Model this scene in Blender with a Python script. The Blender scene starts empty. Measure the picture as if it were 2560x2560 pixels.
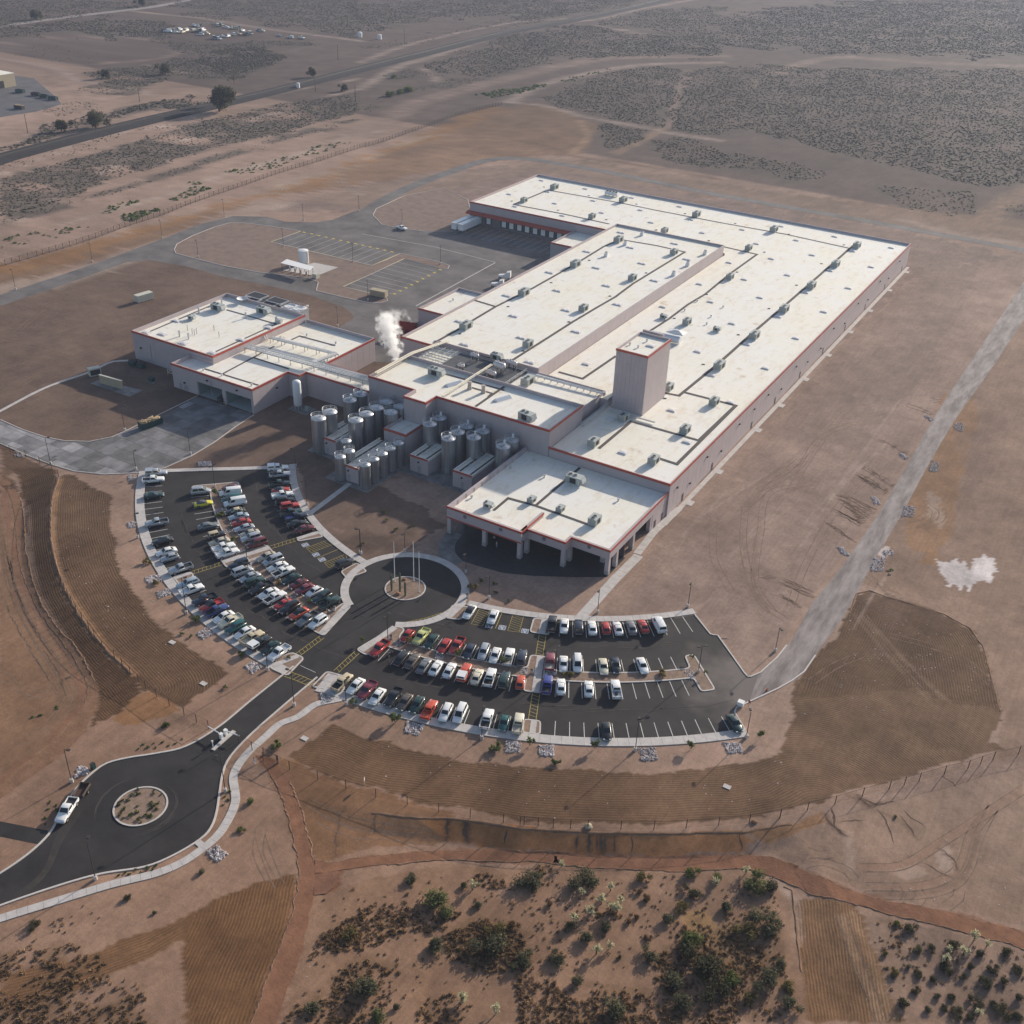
import bpy, bmesh, math, random
import numpy as np
from mathutils import Matrix, Vector
random.seed(7); RNG = np.random.default_rng(11)
SC = bpy.context.scene
COL = SC.collection
R = math.radians
# ------------------------------------------------------------------ camera
F, PITCH, ROLL, YAW, CAMH = 2713.47, R(31.36788), R(2.186567), R(30.1765), 145.0
def _axes():
    cp, sp = math.cos(PITCH), math.sin(PITCH)
    fw = np.array([0, cp, -sp]); up = np.array([0, sp, cp]); rt = np.array([1., 0, 0])
    cr, sr = math.cos(ROLL), math.sin(ROLL)
    r2 = cr*rt + sr*up; u2 = -sr*rt + cr*up
    c, s = math.cos(YAW), math.sin(YAW)
    M = np.array([[c, -s, 0], [s, c, 0], [0, 0, 1]])
    return M @ r2, M @ u2, M @ fw
CR, CU, CW = _axes()
cam = bpy.data.cameras.new('camera'); camo = bpy.data.objects.new('camera', cam); COL.objects.link(camo)
cam.sensor_width = 36; cam.lens = F/2560*36; cam.clip_start = 1; cam.clip_end = 20000
mw = Matrix.Identity(4)
for i in range(3):
    mw[i][0], mw[i][1], mw[i][2] = CR[i], CU[i], -CW[i]
mw[2][3] = CAMH
camo.matrix_world = mw
SC.camera = camo
# ------------------------------------------------------------------ sky and sun
SUN_AZ, SUN_EL = R(79.6), R(19.6)          # azimuth from +X, counter-clockwise
w = bpy.data.worlds.new('World'); SC.world = w; w.use_nodes = True
nt = w.node_tree; nt.nodes.clear()
sky = nt.nodes.new('ShaderNodeTexSky'); sky.sky_type = 'NISHITA'; sky.sun_disc = False
sky.sun_elevation = SUN_EL; sky.sun_rotation = R(90) - SUN_AZ
sky.air_density = 1.0; sky.dust_density = 3.0; sky.ozone_density = 1.0; sky.altitude = 800
bg = nt.nodes.new('ShaderNodeBackground'); bg.inputs['Strength'].default_value = 0.13
wo = nt.nodes.new('ShaderNodeOutputWorld')
nt.links.new(sky.outputs[0], bg.inputs[0]); nt.links.new(bg.outputs[0], wo.inputs[0])
sl = bpy.data.lights.new('sun', 'SUN'); sl.energy = 5.0; sl.angle = R(0.6); sl.color = (1.0, 0.91, 0.79)
so = bpy.data.objects.new('sun', sl); COL.objects.link(so)
sd = Vector((math.cos(SUN_EL)*math.cos(SUN_AZ), math.cos(SUN_EL)*math.sin(SUN_AZ), math.sin(SUN_EL)))
so.rotation_euler = sd.to_track_quat('Z', 'Y').to_euler(); so.location = (0, 300, 300)
SC.view_settings.view_transform = 'Standard'; SC.view_settings.look = 'None'
SC.view_settings.gamma = 1; SC.view_settings.use_curve_mapping = False
SC.view_settings.exposure = 0.22
SC.cycles.max_bounces = 6; SC.cycles.diffuse_bounces = 3; SC.cycles.transparent_max_bounces = 12; SC.cycles.volume_bounces = 4
# ------------------------------------------------------------------ photo pixel -> place
def ray(x, y):
    return CW + (x-1280)/F*CR - (y-1280)/F*CU
def G(x, y, z=0.0):
    d = ray(x, y); t = (z-CAMH)/d[2]
    return np.array([d[0]*t, d[1]*t, z])
def proj(X, Y, Z):
    k = X*CW[0]+Y*CW[1]+(Z-CAMH)*CW[2]
    k = np.where(k < 1, 1, k)
    return 1280+F*(X*CR[0]+Y*CR[1]+(Z-CAMH)*CR[2])/k, 1280-F*(X*CU[0]+Y*CU[1]+(Z-CAMH)*CU[2])/k, k
def ZF(x0, y0, s):
    return lambda x, y: (x0+x/s, y0+y/s)
ZL = ZF(320, 1140, 3.22); ZR = ZF(800, 1400, 3.22); ZT = ZF(1280, 1440, 2.76); ZA = ZF(0, 1640, 2.76)
ZW = ZF(0, 1120, 2.3); ZB = ZF(600, 1800, 2.415); ZC = ZF(1300, 1800, 2.5414); ZD = ZF(1900, 1800, 2.5424)
ZE = ZF(1760, 1000, 2.415); ZN = ZF(0, 0, 2.1467); ZO = ZF(900, 0, 2.1467); ZY = ZF(560, 500, 2.61)
ZQ = ZF(0, 480, 2.683); ZH = ZF(300, 680, 2.76); ZP = ZF(1100, 1140, 3.22); ZM = ZF(1600, 540, 2.76)
ZS = ZF(1100, 400, 2.76); ZV = ZF(1400, 780, 3.864); ZU = ZF(1000, 820, 3.864); ZK = ZF(740, 840, 2.76); ZI = ZF(0, 0, 0.7547)
def pl(z, *pts):
    return [z(*p) for p in pts]
# ------------------------------------------------------------------ terrain
LEFT_TOP = pl(ZW, (120,40),(230,70),(320,130),(335,180),(305,250),(290,340),(290,520),(325,690),(372,815),(440,940),(540,1080),(640,1190),(760,1300),(850,1400))
LEFT_D = [0,.3,.7,1.1,1.4,1.5,1.5,1.5,1.4,1.3,1.1,.9,.5,0]
BOT_TOP = pl(ZB, (400,420),(560,500),(800,560),(1080,592),(1250,592),(1500,622)) + pl(ZC, (0,690),(500,716),(1000,722),(1250,710),(1430,712),(1600,680)) + pl(ZD, (200,660),(380,570))
BOT_D = [0,.3,.6,1.1,1.5,1.6,1.6,1.6,1.6,1.5,1.3,.9,.4,0]
def seg_dist(X, Y, pts):
    """distance to a polyline, arclength of the nearest point (as index+fraction), side (+ = left)"""
    best = np.full(X.shape, 1e9); par = np.zeros(X.shape); side = np.zeros(X.shape)
    for i in range(len(pts)-1):
        ax, ay = pts[i][:2]; bx, by = pts[i+1][:2]
        dx, dy = bx-ax, by-ay; L2 = dx*dx+dy*dy+1e-9
        t = np.clip(((X-ax)*dx+(Y-ay)*dy)/L2, 0, 1)
        ex, ey = X-(ax+t*dx), Y-(ay+t*dy); d = np.hypot(ex, ey)
        m = d < best
        best = np.where(m, d, best); par = np.where(m, i+t, par)
        side = np.where(m, np.sign(dx*ey-dy*ex), side)
    return best, par, side
LT = [G(*p) for p in LEFT_TOP]; BT = [G(*p) for p in BOT_TOP]
def smooth(t):
    t = np.clip(t, 0, 1); return t*t*(3-2*t)
def terrain(X, Y):
    X = np.asarray(X, float); Y = np.asarray(Y, float)
    h = np.zeros(X.shape)
    d, p, s = seg_dist(X, Y, LT)
    h -= np.where(s < 0, np.interp(p, range(len(LEFT_D)), LEFT_D)*np.clip(d/7.0,0,1), 0)
    d, p, s = seg_dist(X, Y, BT)
    h -= np.where(s < 0, np.interp(p, range(len(BOT_D)), BOT_D)*np.clip(d/4.0,0,1), 0)
    return h
def at(x, y, dz=0.0):
    z = 0.0
    for _ in range(10):
        q = G(x, y, z); z = 0.5*z+0.5*float(terrain(q[0], q[1]))
    q = G(x, y, z); q[2] += dz
    return q
# ------------------------------------------------------------------ materials
MATS = {}
def mat(name, col, rough=0.8, metal=0.0, var=0.0, scale=1.0, bump=0.0, bscale=None, spec=0.3, emit=None, trans=0.0, coat=0.0, col2=None, stretch=None):
    if name in MATS: return MATS[name]
    m = bpy.data.materials.new(name); m.use_nodes = True
    n = m.node_tree.nodes; l = m.node_tree.links; b = n['Principled BSDF']
    b.inputs['Base Color'].default_value = (*col, 1); b.inputs['Roughness'].default_value = rough
    b.inputs['Metallic'].default_value = metal; b.inputs['Specular IOR Level'].default_value = spec
    b.inputs['Coat Weight'].default_value = coat; b.inputs['Coat Roughness'].default_value = 0.06
    b.inputs['Transmission Weight'].default_value = trans
    if var or bump:
        g = n.new('ShaderNodeNewGeometry'); src = g.outputs['Position']
        if stretch:
            mp = n.new('ShaderNodeMapping'); mp.inputs['Scale'].default_value = stretch
            l.new(src, mp.inputs[0]); src = mp.outputs[0]
    if var:
        t = n.new('ShaderNodeTexNoise'); t.inputs['Scale'].default_value = scale; t.inputs['Detail'].default_value = 6; t.inputs['Roughness'].default_value = 0.65
        l.new(src, t.inputs['Vector'])
        cr = n.new('ShaderNodeValToRGB'); cr.color_ramp.elements[0].position = .3; cr.color_ramp.elements[1].position = .7
        c2 = col2 or tuple(max(0, c*(1-var)) for c in col); c1 = col if col2 else tuple(min(1, c*(1+var*.6)) for c in col)
        cr.color_ramp.elements[0].color = (*c2, 1); cr.color_ramp.elements[1].color = (*c1, 1)
        l.new(t.outputs['Fac'], cr.inputs[0]); l.new(cr.outputs[0], b.inputs['Base Color'])
    if bump:
        t = n.new('ShaderNodeTexNoise'); t.inputs['Scale'].default_value = bscale or scale; t.inputs['Detail'].default_value = 5
        l.new(src, t.inputs['Vector'])
        bp = n.new('ShaderNodeBump'); bp.inputs['Strength'].default_value = bump; bp.inputs['Distance'].default_value = 0.1
        l.new(t.outputs['Fac'], bp.inputs['Height']); l.new(bp.outputs[0], b.inputs['Normal'])
    MATS[name] = m
    return m
def dusty(m, pt, rad):
    n = m.node_tree.nodes; l = m.node_tree.links; b = n['Principled BSDF']; src = b.inputs['Base Color'].links[0].from_socket
    g = n.new('ShaderNodeNewGeometry'); d = n.new('ShaderNodeVectorMath'); d.operation = 'DISTANCE'; d.inputs[1].default_value = pt; l.new(g.outputs['Position'], d.inputs[0])
    t = n.new('ShaderNodeTexNoise'); t.inputs['Scale'].default_value = .16; t.inputs['Detail'].default_value = 6; l.new(g.outputs['Position'], t.inputs['Vector'])
    a = n.new('ShaderNodeMath'); a.operation = 'MULTIPLY_ADD'; a.inputs[1].default_value = rad*1.1; l.new(t.outputs['Fac'], a.inputs[0]); l.new(d.outputs['Value'], a.inputs[2])
    mr = n.new('ShaderNodeMapRange'); mr.inputs[1].default_value = rad*1.25; mr.inputs[2].default_value = rad*.75; l.new(a.outputs[0], mr.inputs[0])
    mx = n.new('ShaderNodeMixRGB'); mx.inputs[2].default_value = (.150,.125,.112,1); l.new(mr.outputs[0], mx.inputs[0]); l.new(src, mx.inputs[1]); l.new(mx.outputs[0], b.inputs['Base Color'])
M_ASPH = mat('new_asphalt', (.032,.028,.027), .85, var=.45, scale=.16, bump=.25, bscale=6)
dusty(M_ASPH, tuple(G(*ZT(1640,770))), 24)
M_OLD = mat('old_asphalt', (.15,.135,.13), .9, var=.45, scale=.09, bump=.2, bscale=4)
M_ROAD = mat('dusty_road', (.34,.295,.275), .9, var=.4, scale=.22, stretch=(2.0,.45,1), col2=(.160,.134,.122))
for e_, c_ in zip(next(n for n in M_ROAD.node_tree.nodes if n.type == 'VALTORGB').color_ramp.elements, (.36, .66)): e_.position = c_
M_CONC = mat('pale_concrete', (.52,.48,.45), .85, var=.18, scale=.6, bump=.1, bscale=5)
M_CURB = mat('kerb_concrete', (.56,.51,.47), .85, var=.12, scale=1.2)
M_APRON = mat('stained_concrete', (.25,.235,.235), .8, var=.5, scale=.13)
M_PAD = mat('wet_concrete', (.22,.205,.195), .6, var=.5, scale=.35)
M_WHITE = mat('white_paint', (.78,.77,.75), .6)
M_LINE = mat('white_line_paint', (.62,.60,.57), .7, var=.25, scale=3)
M_YEL = mat('yellow_line_paint', (.46,.35,.09), .7, var=.3, scale=3)
M_YEL2 = mat('yard_yellow_paint', (.62,.48,.06), .7)
M_BLUE = mat('blue_line_paint', (.17,.20,.27), .7)
M_WALL = mat('pinkish_wall_panel', (.45,.385,.385), .75, var=.07, scale=.3)
M_WALLB = mat('grey_wall_base', (.34,.31,.31), .8, var=.1, scale=.5)
M_RED = mat('red_coping', (.42,.075,.045), .5, var=.1, scale=.5)
M_STRIP = mat('dark_walkway_strip', (.10,.085,.078), .9, var=.2, scale=2)
M_DARK = mat('black_steel', (.03,.03,.032), .6)
M_DGREY = mat('dark_deck', (.09,.095,.105), .8, var=.3, scale=.5)
M_GALV = mat('galvanised_steel', (.55,.56,.57), .45, metal=.6, var=.15, scale=1.5)
M_PIPE = mat('pipe_lagging', (.62,.60,.58), .4, metal=.3)
M_PIPEY = mat('cream_pipe', (.72,.66,.52), .5)
M_RTU = mat('grey_green_unit_metal', (.30,.325,.305), .55, var=.1, scale=1.5)
M_RTUT = mat('light_unit_metal', (.43,.455,.43), .55)
M_SKYL = mat('skylight_dome', (.70,.67,.65), .6)
M_GLASS = mat('car_glass', (.018,.026,.028), .08, spec=.7)
M_TYRE = mat('tyre_rubber', (.015,.015,.015), .85)
M_RIM = mat('rim_metal', (.45,.45,.45), .35, metal=.7)
M_LAMPG = mat('lamp_lens', (.72,.72,.70), .2)
M_TAIL = mat('tail_lens', (.40,.03,.02), .3)
M_POST = mat('rusty_steel', (.075,.045,.035), .8)
M_LPOLE = mat('bronze_pole', (.05,.042,.038), .6)
M_STONE = mat('riprap_stone', (.56,.51,.50), .9, var=.7, scale=1.6)
M_BARK = mat('bark', (.09,.065,.05), .95)
M_TAN = mat('tan_paint', (.42,.35,.24), .7, var=.1, scale=1)
M_GREEN = mat('dark_green_paint', (.02,.065,.06), .55, var=.2, scale=2)
M_REDP = mat('red_steel', (.34,.045,.03), .6, var=.25, scale=1)
M_CREAM = mat('cream_shell', (.55,.53,.44), .7, var=.1, scale=1)
def steel():
    m = mat('stainless_steel', (.50,.50,.505), .36, metal=.85, var=.32, scale=.8, stretch=(2.5,2.5,.12))
    return m
M_STEEL = steel()
M_DOME = mat('stainless_dome', (.62,.63,.64), .42, metal=.55, var=.12, scale=2)
def roofmat():
    m = bpy.data.materials.new('cream_roof_membrane'); m.use_nodes = True
    n = m.node_tree.nodes; l = m.node_tree.links; b = n['Principled BSDF']
    b.inputs['Roughness'].default_value = .75; b.inputs['Specular IOR Level'].default_value = .25
    g = n.new('ShaderNodeNewGeometry')
    def noise(sc, rough=.6, st=None):
        t = n.new('ShaderNodeTexNoise'); t.inputs['Scale'].default_value = sc; t.inputs['Detail'].default_value = 6; t.inputs['Roughness'].default_value = rough
        if st:
            mp = n.new('ShaderNodeMapping'); mp.inputs['Scale'].default_value = st; l.new(g.outputs['Position'], mp.inputs[0]); l.new(mp.outputs[0], t.inputs['Vector'])
        else: l.new(g.outputs['Position'], t.inputs['Vector'])
        return t
    a = noise(.055); r1 = n.new('ShaderNodeValToRGB')
    r1.color_ramp.elements[0].position = .35; r1.color_ramp.elements[0].color = (.83,.80,.74,1)
    r1.color_ramp.elements[1].position = .65; r1.color_ramp.elements[1].color = (.83,.78,.66,1)
    l.new(a.outputs['Fac'], r1.inputs[0])
    c = noise(.5, .75, (1,.35,1)); r2 = n.new('ShaderNodeValToRGB')
    r2.color_ramp.elements[0].position = .28; r2.color_ramp.elements[0].color = (.84,.76,.64,1)
    r2.color_ramp.elements[1].position = .50; r2.color_ramp.elements[1].color = (1,1,1,1)
    l.new(c.outputs['Fac'], r2.inputs[0])
    mx = n.new('ShaderNodeMixRGB'); mx.blend_type = 'MULTIPLY'; mx.inputs[0].default_value = .8
    l.new(r1.outputs[0], mx.inputs[1]); l.new(r2.outputs[0], mx.inputs[2])
    e = noise(.16, .7); r3 = n.new('ShaderNodeValToRGB'); r3.color_ramp.elements[0].position = .30; r3.color_ramp.elements[0].color = (.70,.60,.50,1); r3.color_ramp.elements[1].position = .39; r3.color_ramp.elements[1].color = (1,1,1,1); l.new(e.outputs['Fac'], r3.inputs[0])
    m2 = n.new('ShaderNodeMixRGB'); m2.blend_type = 'MULTIPLY'; m2.inputs[0].default_value = .75; l.new(mx.outputs[0], m2.inputs[1]); l.new(r3.outputs[0], m2.inputs[2]); l.new(m2.outputs[0], b.inputs['Base Color'])
    # welded seams of the membrane: fine relief every three metres
    wv = n.new('ShaderNodeTexWave'); wv.bands_direction = 'Y'; wv.inputs['Scale'].default_value = .105; wv.wave_profile = 'SAW'
    l.new(g.outputs['Position'], wv.inputs['Vector'])
    bp = n.new('ShaderNodeBump'); bp.inputs['Strength'].default_value = .35; bp.inputs['Distance'].default_value = .06
    l.new(wv.outputs['Fac'], bp.inputs['Height']); l.new(bp.outputs[0], b.inputs['Normal'])
    MATS['cream_roof_membrane'] = m
    return m
M_ROOF = roofmat()
# ------------------------------------------------------------------ mesh builder
class MB:
    def __init__(s): s.v = []; s.f = []; s.sm = []
    def add(s, vs, fs, smooth=False):
        o = len(s.v); s.v += [tuple(map(float, p)) for p in vs]; s.f += [tuple(i+o for i in q) for q in fs]; s.sm += [smooth]*len(fs); return s
    def box(s, x0, x1, y0, y1, z0, z1):
        return s.add([(x0,y0,z0),(x1,y0,z0),(x1,y1,z0),(x0,y1,z0),(x0,y0,z1),(x1,y0,z1),(x1,y1,z1),(x0,y1,z1)],
                     [(0,3,2,1),(4,5,6,7),(0,1,5,4),(1,2,6,5),(2,3,7,6),(3,0,4,7)])
    def cbox(s, cx, cy, cz, sx, sy, sz, rz=0):
        c, n = math.cos(rz), math.sin(rz); vs = []
        for z in (cz-sz/2, cz+sz/2):
            for x, y in ((-sx/2,-sy/2),(sx/2,-sy/2),(sx/2,sy/2),(-sx/2,sy/2)):
                vs.append((cx+x*c-y*n, cy+x*n+y*c, z))
        return s.add(vs, [(0,3,2,1),(4,5,6,7),(0,1,5,4),(1,2,6,5),(2,3,7,6),(3,0,4,7)])
    def prism(s, poly, z0, z1, top=True):
        k = len(poly); vs = [(p[0],p[1],z0) for p in poly]+[(p[0],p[1],z1) for p in poly]
        a = sum(poly[i][0]*poly[(i+1)%k][1]-poly[(i+1)%k][0]*poly[i][1] for i in range(k))
        fs = []
        for i in range(k):
            j = (i+1)%k; fs.append((i,j,j+k,i+k) if a > 0 else (j,i,i+k,j+k))
        if top: fs.append(tuple(range(k,2*k)) if a > 0 else tuple(range(2*k-1,k-1,-1)))
        fs.append(tuple(range(k-1,-1,-1)) if a > 0 else tuple(range(k)))
        return s.add(vs, fs)
    def cyl(s, x, y, z0, z1, r, r2=None, n=16, cap=True, smooth=True):
        r2 = r if r2 is None else r2; vs = []
        for z, q in ((z0,r),(z1,r2)):
            vs += [(x+q*math.cos(2*math.pi*i/n), y+q*math.sin(2*math.pi*i/n), z) for i in range(n)]
        s.add(vs, [(i,(i+1)%n,(i+1)%n+n,i+n) for i in range(n)], smooth)
        if cap: s.add(vs[n:], [tuple(range(n))]); s.add(vs[:n], [tuple(range(n-1,-1,-1))])
        return s
    def lathe(s, x, y, prof, n=20):
        vs = []
        for r, z in prof: vs += [(x+r*math.cos(2*math.pi*i/n), y+r*math.sin(2*math.pi*i/n), z) for i in range(n)]
        fs = [(k*n+i, k*n+(i+1)%n, (k+1)*n+(i+1)%n, (k+1)*n+i) for k in range(len(prof)-1) for i in range(n)]
        return s.add(vs, fs, True)
    def tube(s, pts, r, n=6, smooth=True):
        pts = [Vector(p) for p in pts]; rings = []
        for i, p in enumerate(pts):
            d = (pts[min(i+1,len(pts)-1)]-pts[max(i-1,0)]).normalized()
            a = d.orthogonal().normalized() if abs(d.z) > .95 else d.cross(Vector((0,0,1))).normalized()
            b = d.cross(a)
            rings.append([p+r*(math.cos(2*math.pi*k/n)*a+math.sin(2*math.pi*k/n)*b) for k in range(n)])
        vs = [q for ring in rings for q in ring]
        fs = [(i*n+k, (i+1)*n+k, (i+1)*n+(k+1)%n, i*n+(k+1)%n) for i in range(len(pts)-1) for k in range(n)]
        s.add(vs, fs, smooth)
        s.add(rings[0], [tuple(range(n))]); s.add(rings[-1], [tuple(range(n-1,-1,-1))])
        return s
    def poly(s, pts): return s.add(pts, [tuple(range(len(pts)))])
    def mesh(s, name, m, org=(0,0,0)):
        me = bpy.data.meshes.new(name); me.from_pydata([(p[0]-org[0],p[1]-org[1],p[2]-org[2]) for p in s.v], [], s.f)
        if m: me.materials.append(m)
        if any(s.sm): me.polygons.foreach_set('use_smooth', s.sm)
        me.update(); return me
    def build(s, name, m, parent=None, world=True):
        """one mesh object; with a parent, world=True takes the vertices as world places"""
        org = (0,0,0)
        if parent is not None and world: org = ORG.get(parent.name, (0,0,0))
        o = bpy.data.objects.new(name, s.mesh(name, m, org)); COL.objects.link(o)
        if parent is not None: o.parent = parent
        return o
ORG = {}
def thing(name, label, cat, loc=(0,0,0), rz=0.0, group=None):
    o = bpy.data.objects.new(name, None); COL.objects.link(o); o.empty_display_size = .5
    o.location = tuple(float(c) for c in loc); o.rotation_euler = (0,0,rz); ORG[o.name] = tuple(o.location)
    return tag(o, label, cat, group)
def tag(o, label=None, cat=None, group=None, kind=None):
    if label: o['label'] = label
    if cat: o['category'] = cat
    if group: o['group'] = group
    if kind: o['kind'] = kind
    return o
def inst(me, parent, loc=(0,0,0), rz=0.0, name=None, mt=None):
    o = bpy.data.objects.new(name or me.name, me); COL.objects.link(o); o.parent = parent; o.location = loc; o.rotation_euler = (0,0,rz)
    if mt: setmat(o, mt)
    return o
def setmat(o, m):
    if o.material_slots: o.material_slots[0].link = 'OBJECT'; o.material_slots[0].material = m
def dup(root, loc, rz=0.0, label=None, group=None, kids=None):
    kids = kids or KIDS(root)
    r = root.copy(); COL.objects.link(r); r.location = tuple(float(c) for c in loc); r.rotation_euler = (0,0,rz); ORG[r.name] = tuple(r.location)
    if label: r['label'] = label
    if group: r['group'] = group
    for c, sub in kids:
        d = c.copy(); COL.objects.link(d); d.parent = r
        for q in sub:
            e = q.copy(); COL.objects.link(e); e.parent = d
    return r
_K = {}
def KIDS(root):
    if root.name not in _K: _K[root.name] = [(c, list(c.children)) for c in root.children]
    return _K[root.name]
ORD = ['first','second','third','fourth','fifth','sixth','seventh','eighth','ninth','tenth','eleventh','twelfth','thirteenth','fourteenth','fifteenth','sixteenth','seventeenth','eighteenth','nineteenth','twentieth','twenty-first','twenty-second','twenty-third','twenty-fourth']
def sheet(name, pts, m, z, kind='structure', parent=None):
    """a flat sheet on the ground; pts are photo pixels or places"""
    q = [(G(*p) if len(p) == 2 else p) for p in pts]
    b = MB(); b.poly([(p[0],p[1],z) for p in q])
    o = b.build(name, m, parent, world=False)
    if kind and parent is None: o['kind'] = kind
    bm = bmesh.new(); bm.from_mesh(o.data); bmesh.ops.triangulate(bm, faces=bm.faces[:])
    bm.normal_update()
    for f in bm.faces:
        if f.normal.z < 0: f.normal_flip()
    bm.to_mesh(o.data); bm.free()
    return o
def dense(pts, step):
    out = [np.array(pts[0], float)]
    for a, b in zip(pts, pts[1:]):
        a = np.array(a, float); b = np.array(b, float); k = max(1, int(np.linalg.norm(b-a)/step))
        out += [a+(b-a)*i/k for i in range(1, k+1)]
    return out
def curve(pts, step=2.0):
    """smooth (Catmull-Rom) line through places, resampled"""
    P = [np.array(p[:2], float) for p in pts]; P = [2*P[0]-P[1]]+P+[2*P[-1]-P[-2]]; out = []
    for i in range(1, len(P)-2):
        k = max(1, int(np.linalg.norm(P[i+1]-P[i])/step))
        for j in range(k):
            t = j/k; a, b, c, d = P[i-1:i+3]
            out.append(.5*((2*b)+(-a+c)*t+(2*a-5*b+4*c-d)*t*t+(-a+3*b-3*c+d)*t**3))
    out.append(P[-2]); return out
def normals2(c):
    N = []
    for i in range(len(c)):
        d = c[min(i+1,len(c)-1)]-c[max(i-1,0)]; d = d/(np.linalg.norm(d)+1e-9); N.append(np.array([-d[1], d[0]]))
    return N
def ribbon(name, c, w0, w1, m, z, kind='structure'):
    """flat strip along a line from offset w0 to w1 (left positive), lying on the terrain"""
    N = normals2(c); b = MB(); vs = []
    for p, n in zip(c, N):
        for q in (p+n*w0, p+n*w1): vs.append((q[0], q[1], float(terrain(q[0], q[1]))+z))
    b.add(vs, [(2*i+1,2*i,2*i+2,2*i+3) for i in range(len(c)-1)])
    o = b.build(name, m)
    if kind: o['kind'] = kind
    return o
def kerb(c, w0, w1, h, name='kerb', closed=False):
    """a raised kerb along a line"""
    b = MB(); k = len(c)
    N = normals2(c)
    if closed:
        N = []
        for i in range(k):
            d = c[(i+1)%k]-c[(i-1)%k]; d = d/(np.linalg.norm(d)+1e-9); N.append(np.array([-d[1], d[0]]))
    vs = []
    for p, n in zip(c, N):
        a, e = p+n*w0, p+n*w1; z = float(terrain(p[0], p[1]))
        vs += [(a[0],a[1],z-.05),(a[0],a[1],z+h),(e[0],e[1],z+h),(e[0],e[1],z-.05)]
    fs = []
    for i in range(k if closed else k-1):
        j = (i+1)%k
        for q in range(3): fs.append((4*i+q, 4*j+q, 4*j+q+1, 4*i+q+1)[::-1])
    b.add(vs, fs)
    o = b.build(name, M_CURB); o['kind'] = 'structure'
    return o
def slabs(name, c, w0, w1, step, h, m=None, kind='structure'):
    """pavement of separate slabs along a line (parts 'slab'), joints left open"""
    m = m or M_CONC
    root = MB()
    N = normals2(c); s = 0; cuts = [0]; acc = 0
    for i in range(1, len(c)):
        acc += np.linalg.norm(c[i]-c[i-1])
        if acc >= step: cuts.append(i); acc = 0
    if cuts[-1] != len(c)-1: cuts.append(len(c)-1)
    lo, hi = min(w0, w1), max(w0, w1)
    vs = []
    for p, n in zip(c, N):
        for q in (p+n*lo, p+n*hi): vs.append((q[0], q[1], float(terrain(q[0], q[1]))+h-.05))
    root.add(vs, [(2*i+1,2*i,2*i+2,2*i+3) for i in range(len(c)-1)])
    r = root.build(name, MATS.get('joint') or mat('joint', (.16,.14,.13), .9)); tag(r, kind=kind)
    for a, e in zip(cuts, cuts[1:]):
        b = MB(); L = []; Rr = []
        for i in range(a, e+1):
            p = c[i].copy(); d = np.array([N[i][1], -N[i][0]])
            if i == a: p = p+d*.02
            if i == e: p = p-d*.02
            L.append(p+N[i]*hi); Rr.append(p+N[i]*lo)
        poly = Rr+L[::-1]; z = float(terrain(c[a][0], c[a][1]))
        b.prism(poly, z-.05, z+h+random.uniform(-.006,.006))
        b.build('slab', m, r)
    return r
# ------------------------------------------------------------------ ground
def lattice(X, Y, sc, seed):
    r = np.random.default_rng(seed); T = r.random((256,256))
    x = X/sc; y = Y/sc; xi = np.floor(x).astype(int); yi = np.floor(y).astype(int)
    fx = smooth(x-xi); fy = smooth(y-yi)
    g = lambda i, j: T[(xi+i) & 255, (yi+j) & 255]
    return (g(0,0)*(1-fx)+g(1,0)*fx)*(1-fy)+(g(0,1)*(1-fx)+g(1,1)*fx)*fy
def fbm(X, Y, sc, seed, o=4):
    a = 0; t = 0
    for k in range(o):
        a = a+lattice(X, Y, sc/2**k, seed+k)*.55**k; t += .55**k
    return a/t
def inpoly(px, py, poly):
    xs = [p[0] for p in poly]; ys = [p[1] for p in poly]
    m = (px >= min(xs)) & (px <= max(xs)) & (py >= min(ys)) & (py <= max(ys))
    out = np.zeros(px.shape, bool); idx = np.nonzero(m)
    x = px[idx]; y = py[idx]; c = np.zeros(x.shape, bool); k = len(poly)
    for i in range(k):
        x1, y1 = poly[i]; x2, y2 = poly[(i+1)%k]
        if y1 == y2: continue
        c ^= ((y1 > y) != (y2 > y)) & (x < (x2-x1)*(y-y1)/(y2-y1)+x1)
    out[idx] = c
    return out
def steps(*seg):
    out = []
    for a, b, s in seg: out += list(np.arange(a, b, s))
    return np.array(out)
gx = steps((-9000,-2000,700),(-2000,-700,30),(-700,-330,5),(-330,-235,1.7),(-235,45,.6),(45,160,3),(160,420,12),(420,1200,60),(1200,9001,700))
gy = steps((-6000,-200,600),(-200,35,12),(35,60,1.5),(60,262,.6),(262,520,1.8),(520,1000,4),(1000,1800,10),(1800,2600,50),(2600,12001,800))
GX, GY = np.meshgrid(gx, gy)
GZ = terrain(GX, GY)
PXX, PYY, _k = proj(GX, GY, GZ)
_behind = _k < 5
PXX = np.where(_behind, -9e4, PXX)
n1 = fbm(GX, GY, 14, 3); n2 = fbm(GX, GY, 5, 9); n3 = fbm(GX, GY, 90, 21); n4 = fbm(GX, GY, 2.2, 33, 2)
jx = PXX+(n2-.5)*34; jy = PYY+(fbm(GX, GY, 5, 77)-.5)*24        # ragged edges between soils
PINK = (.288,.197,.150); GRADED = (.150,.101,.077); FURR = (.145,.090,.056); FURD = (.118,.072,.044); ORANGE = (.265,.140,.060)
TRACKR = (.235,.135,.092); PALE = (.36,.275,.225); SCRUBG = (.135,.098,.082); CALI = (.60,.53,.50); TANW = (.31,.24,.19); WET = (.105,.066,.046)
soil = np.zeros(GX.shape+(3,)); soil[:] = PINK
fur = np.zeros(GX.shape); fua = np.zeros(GX.shape)
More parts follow.
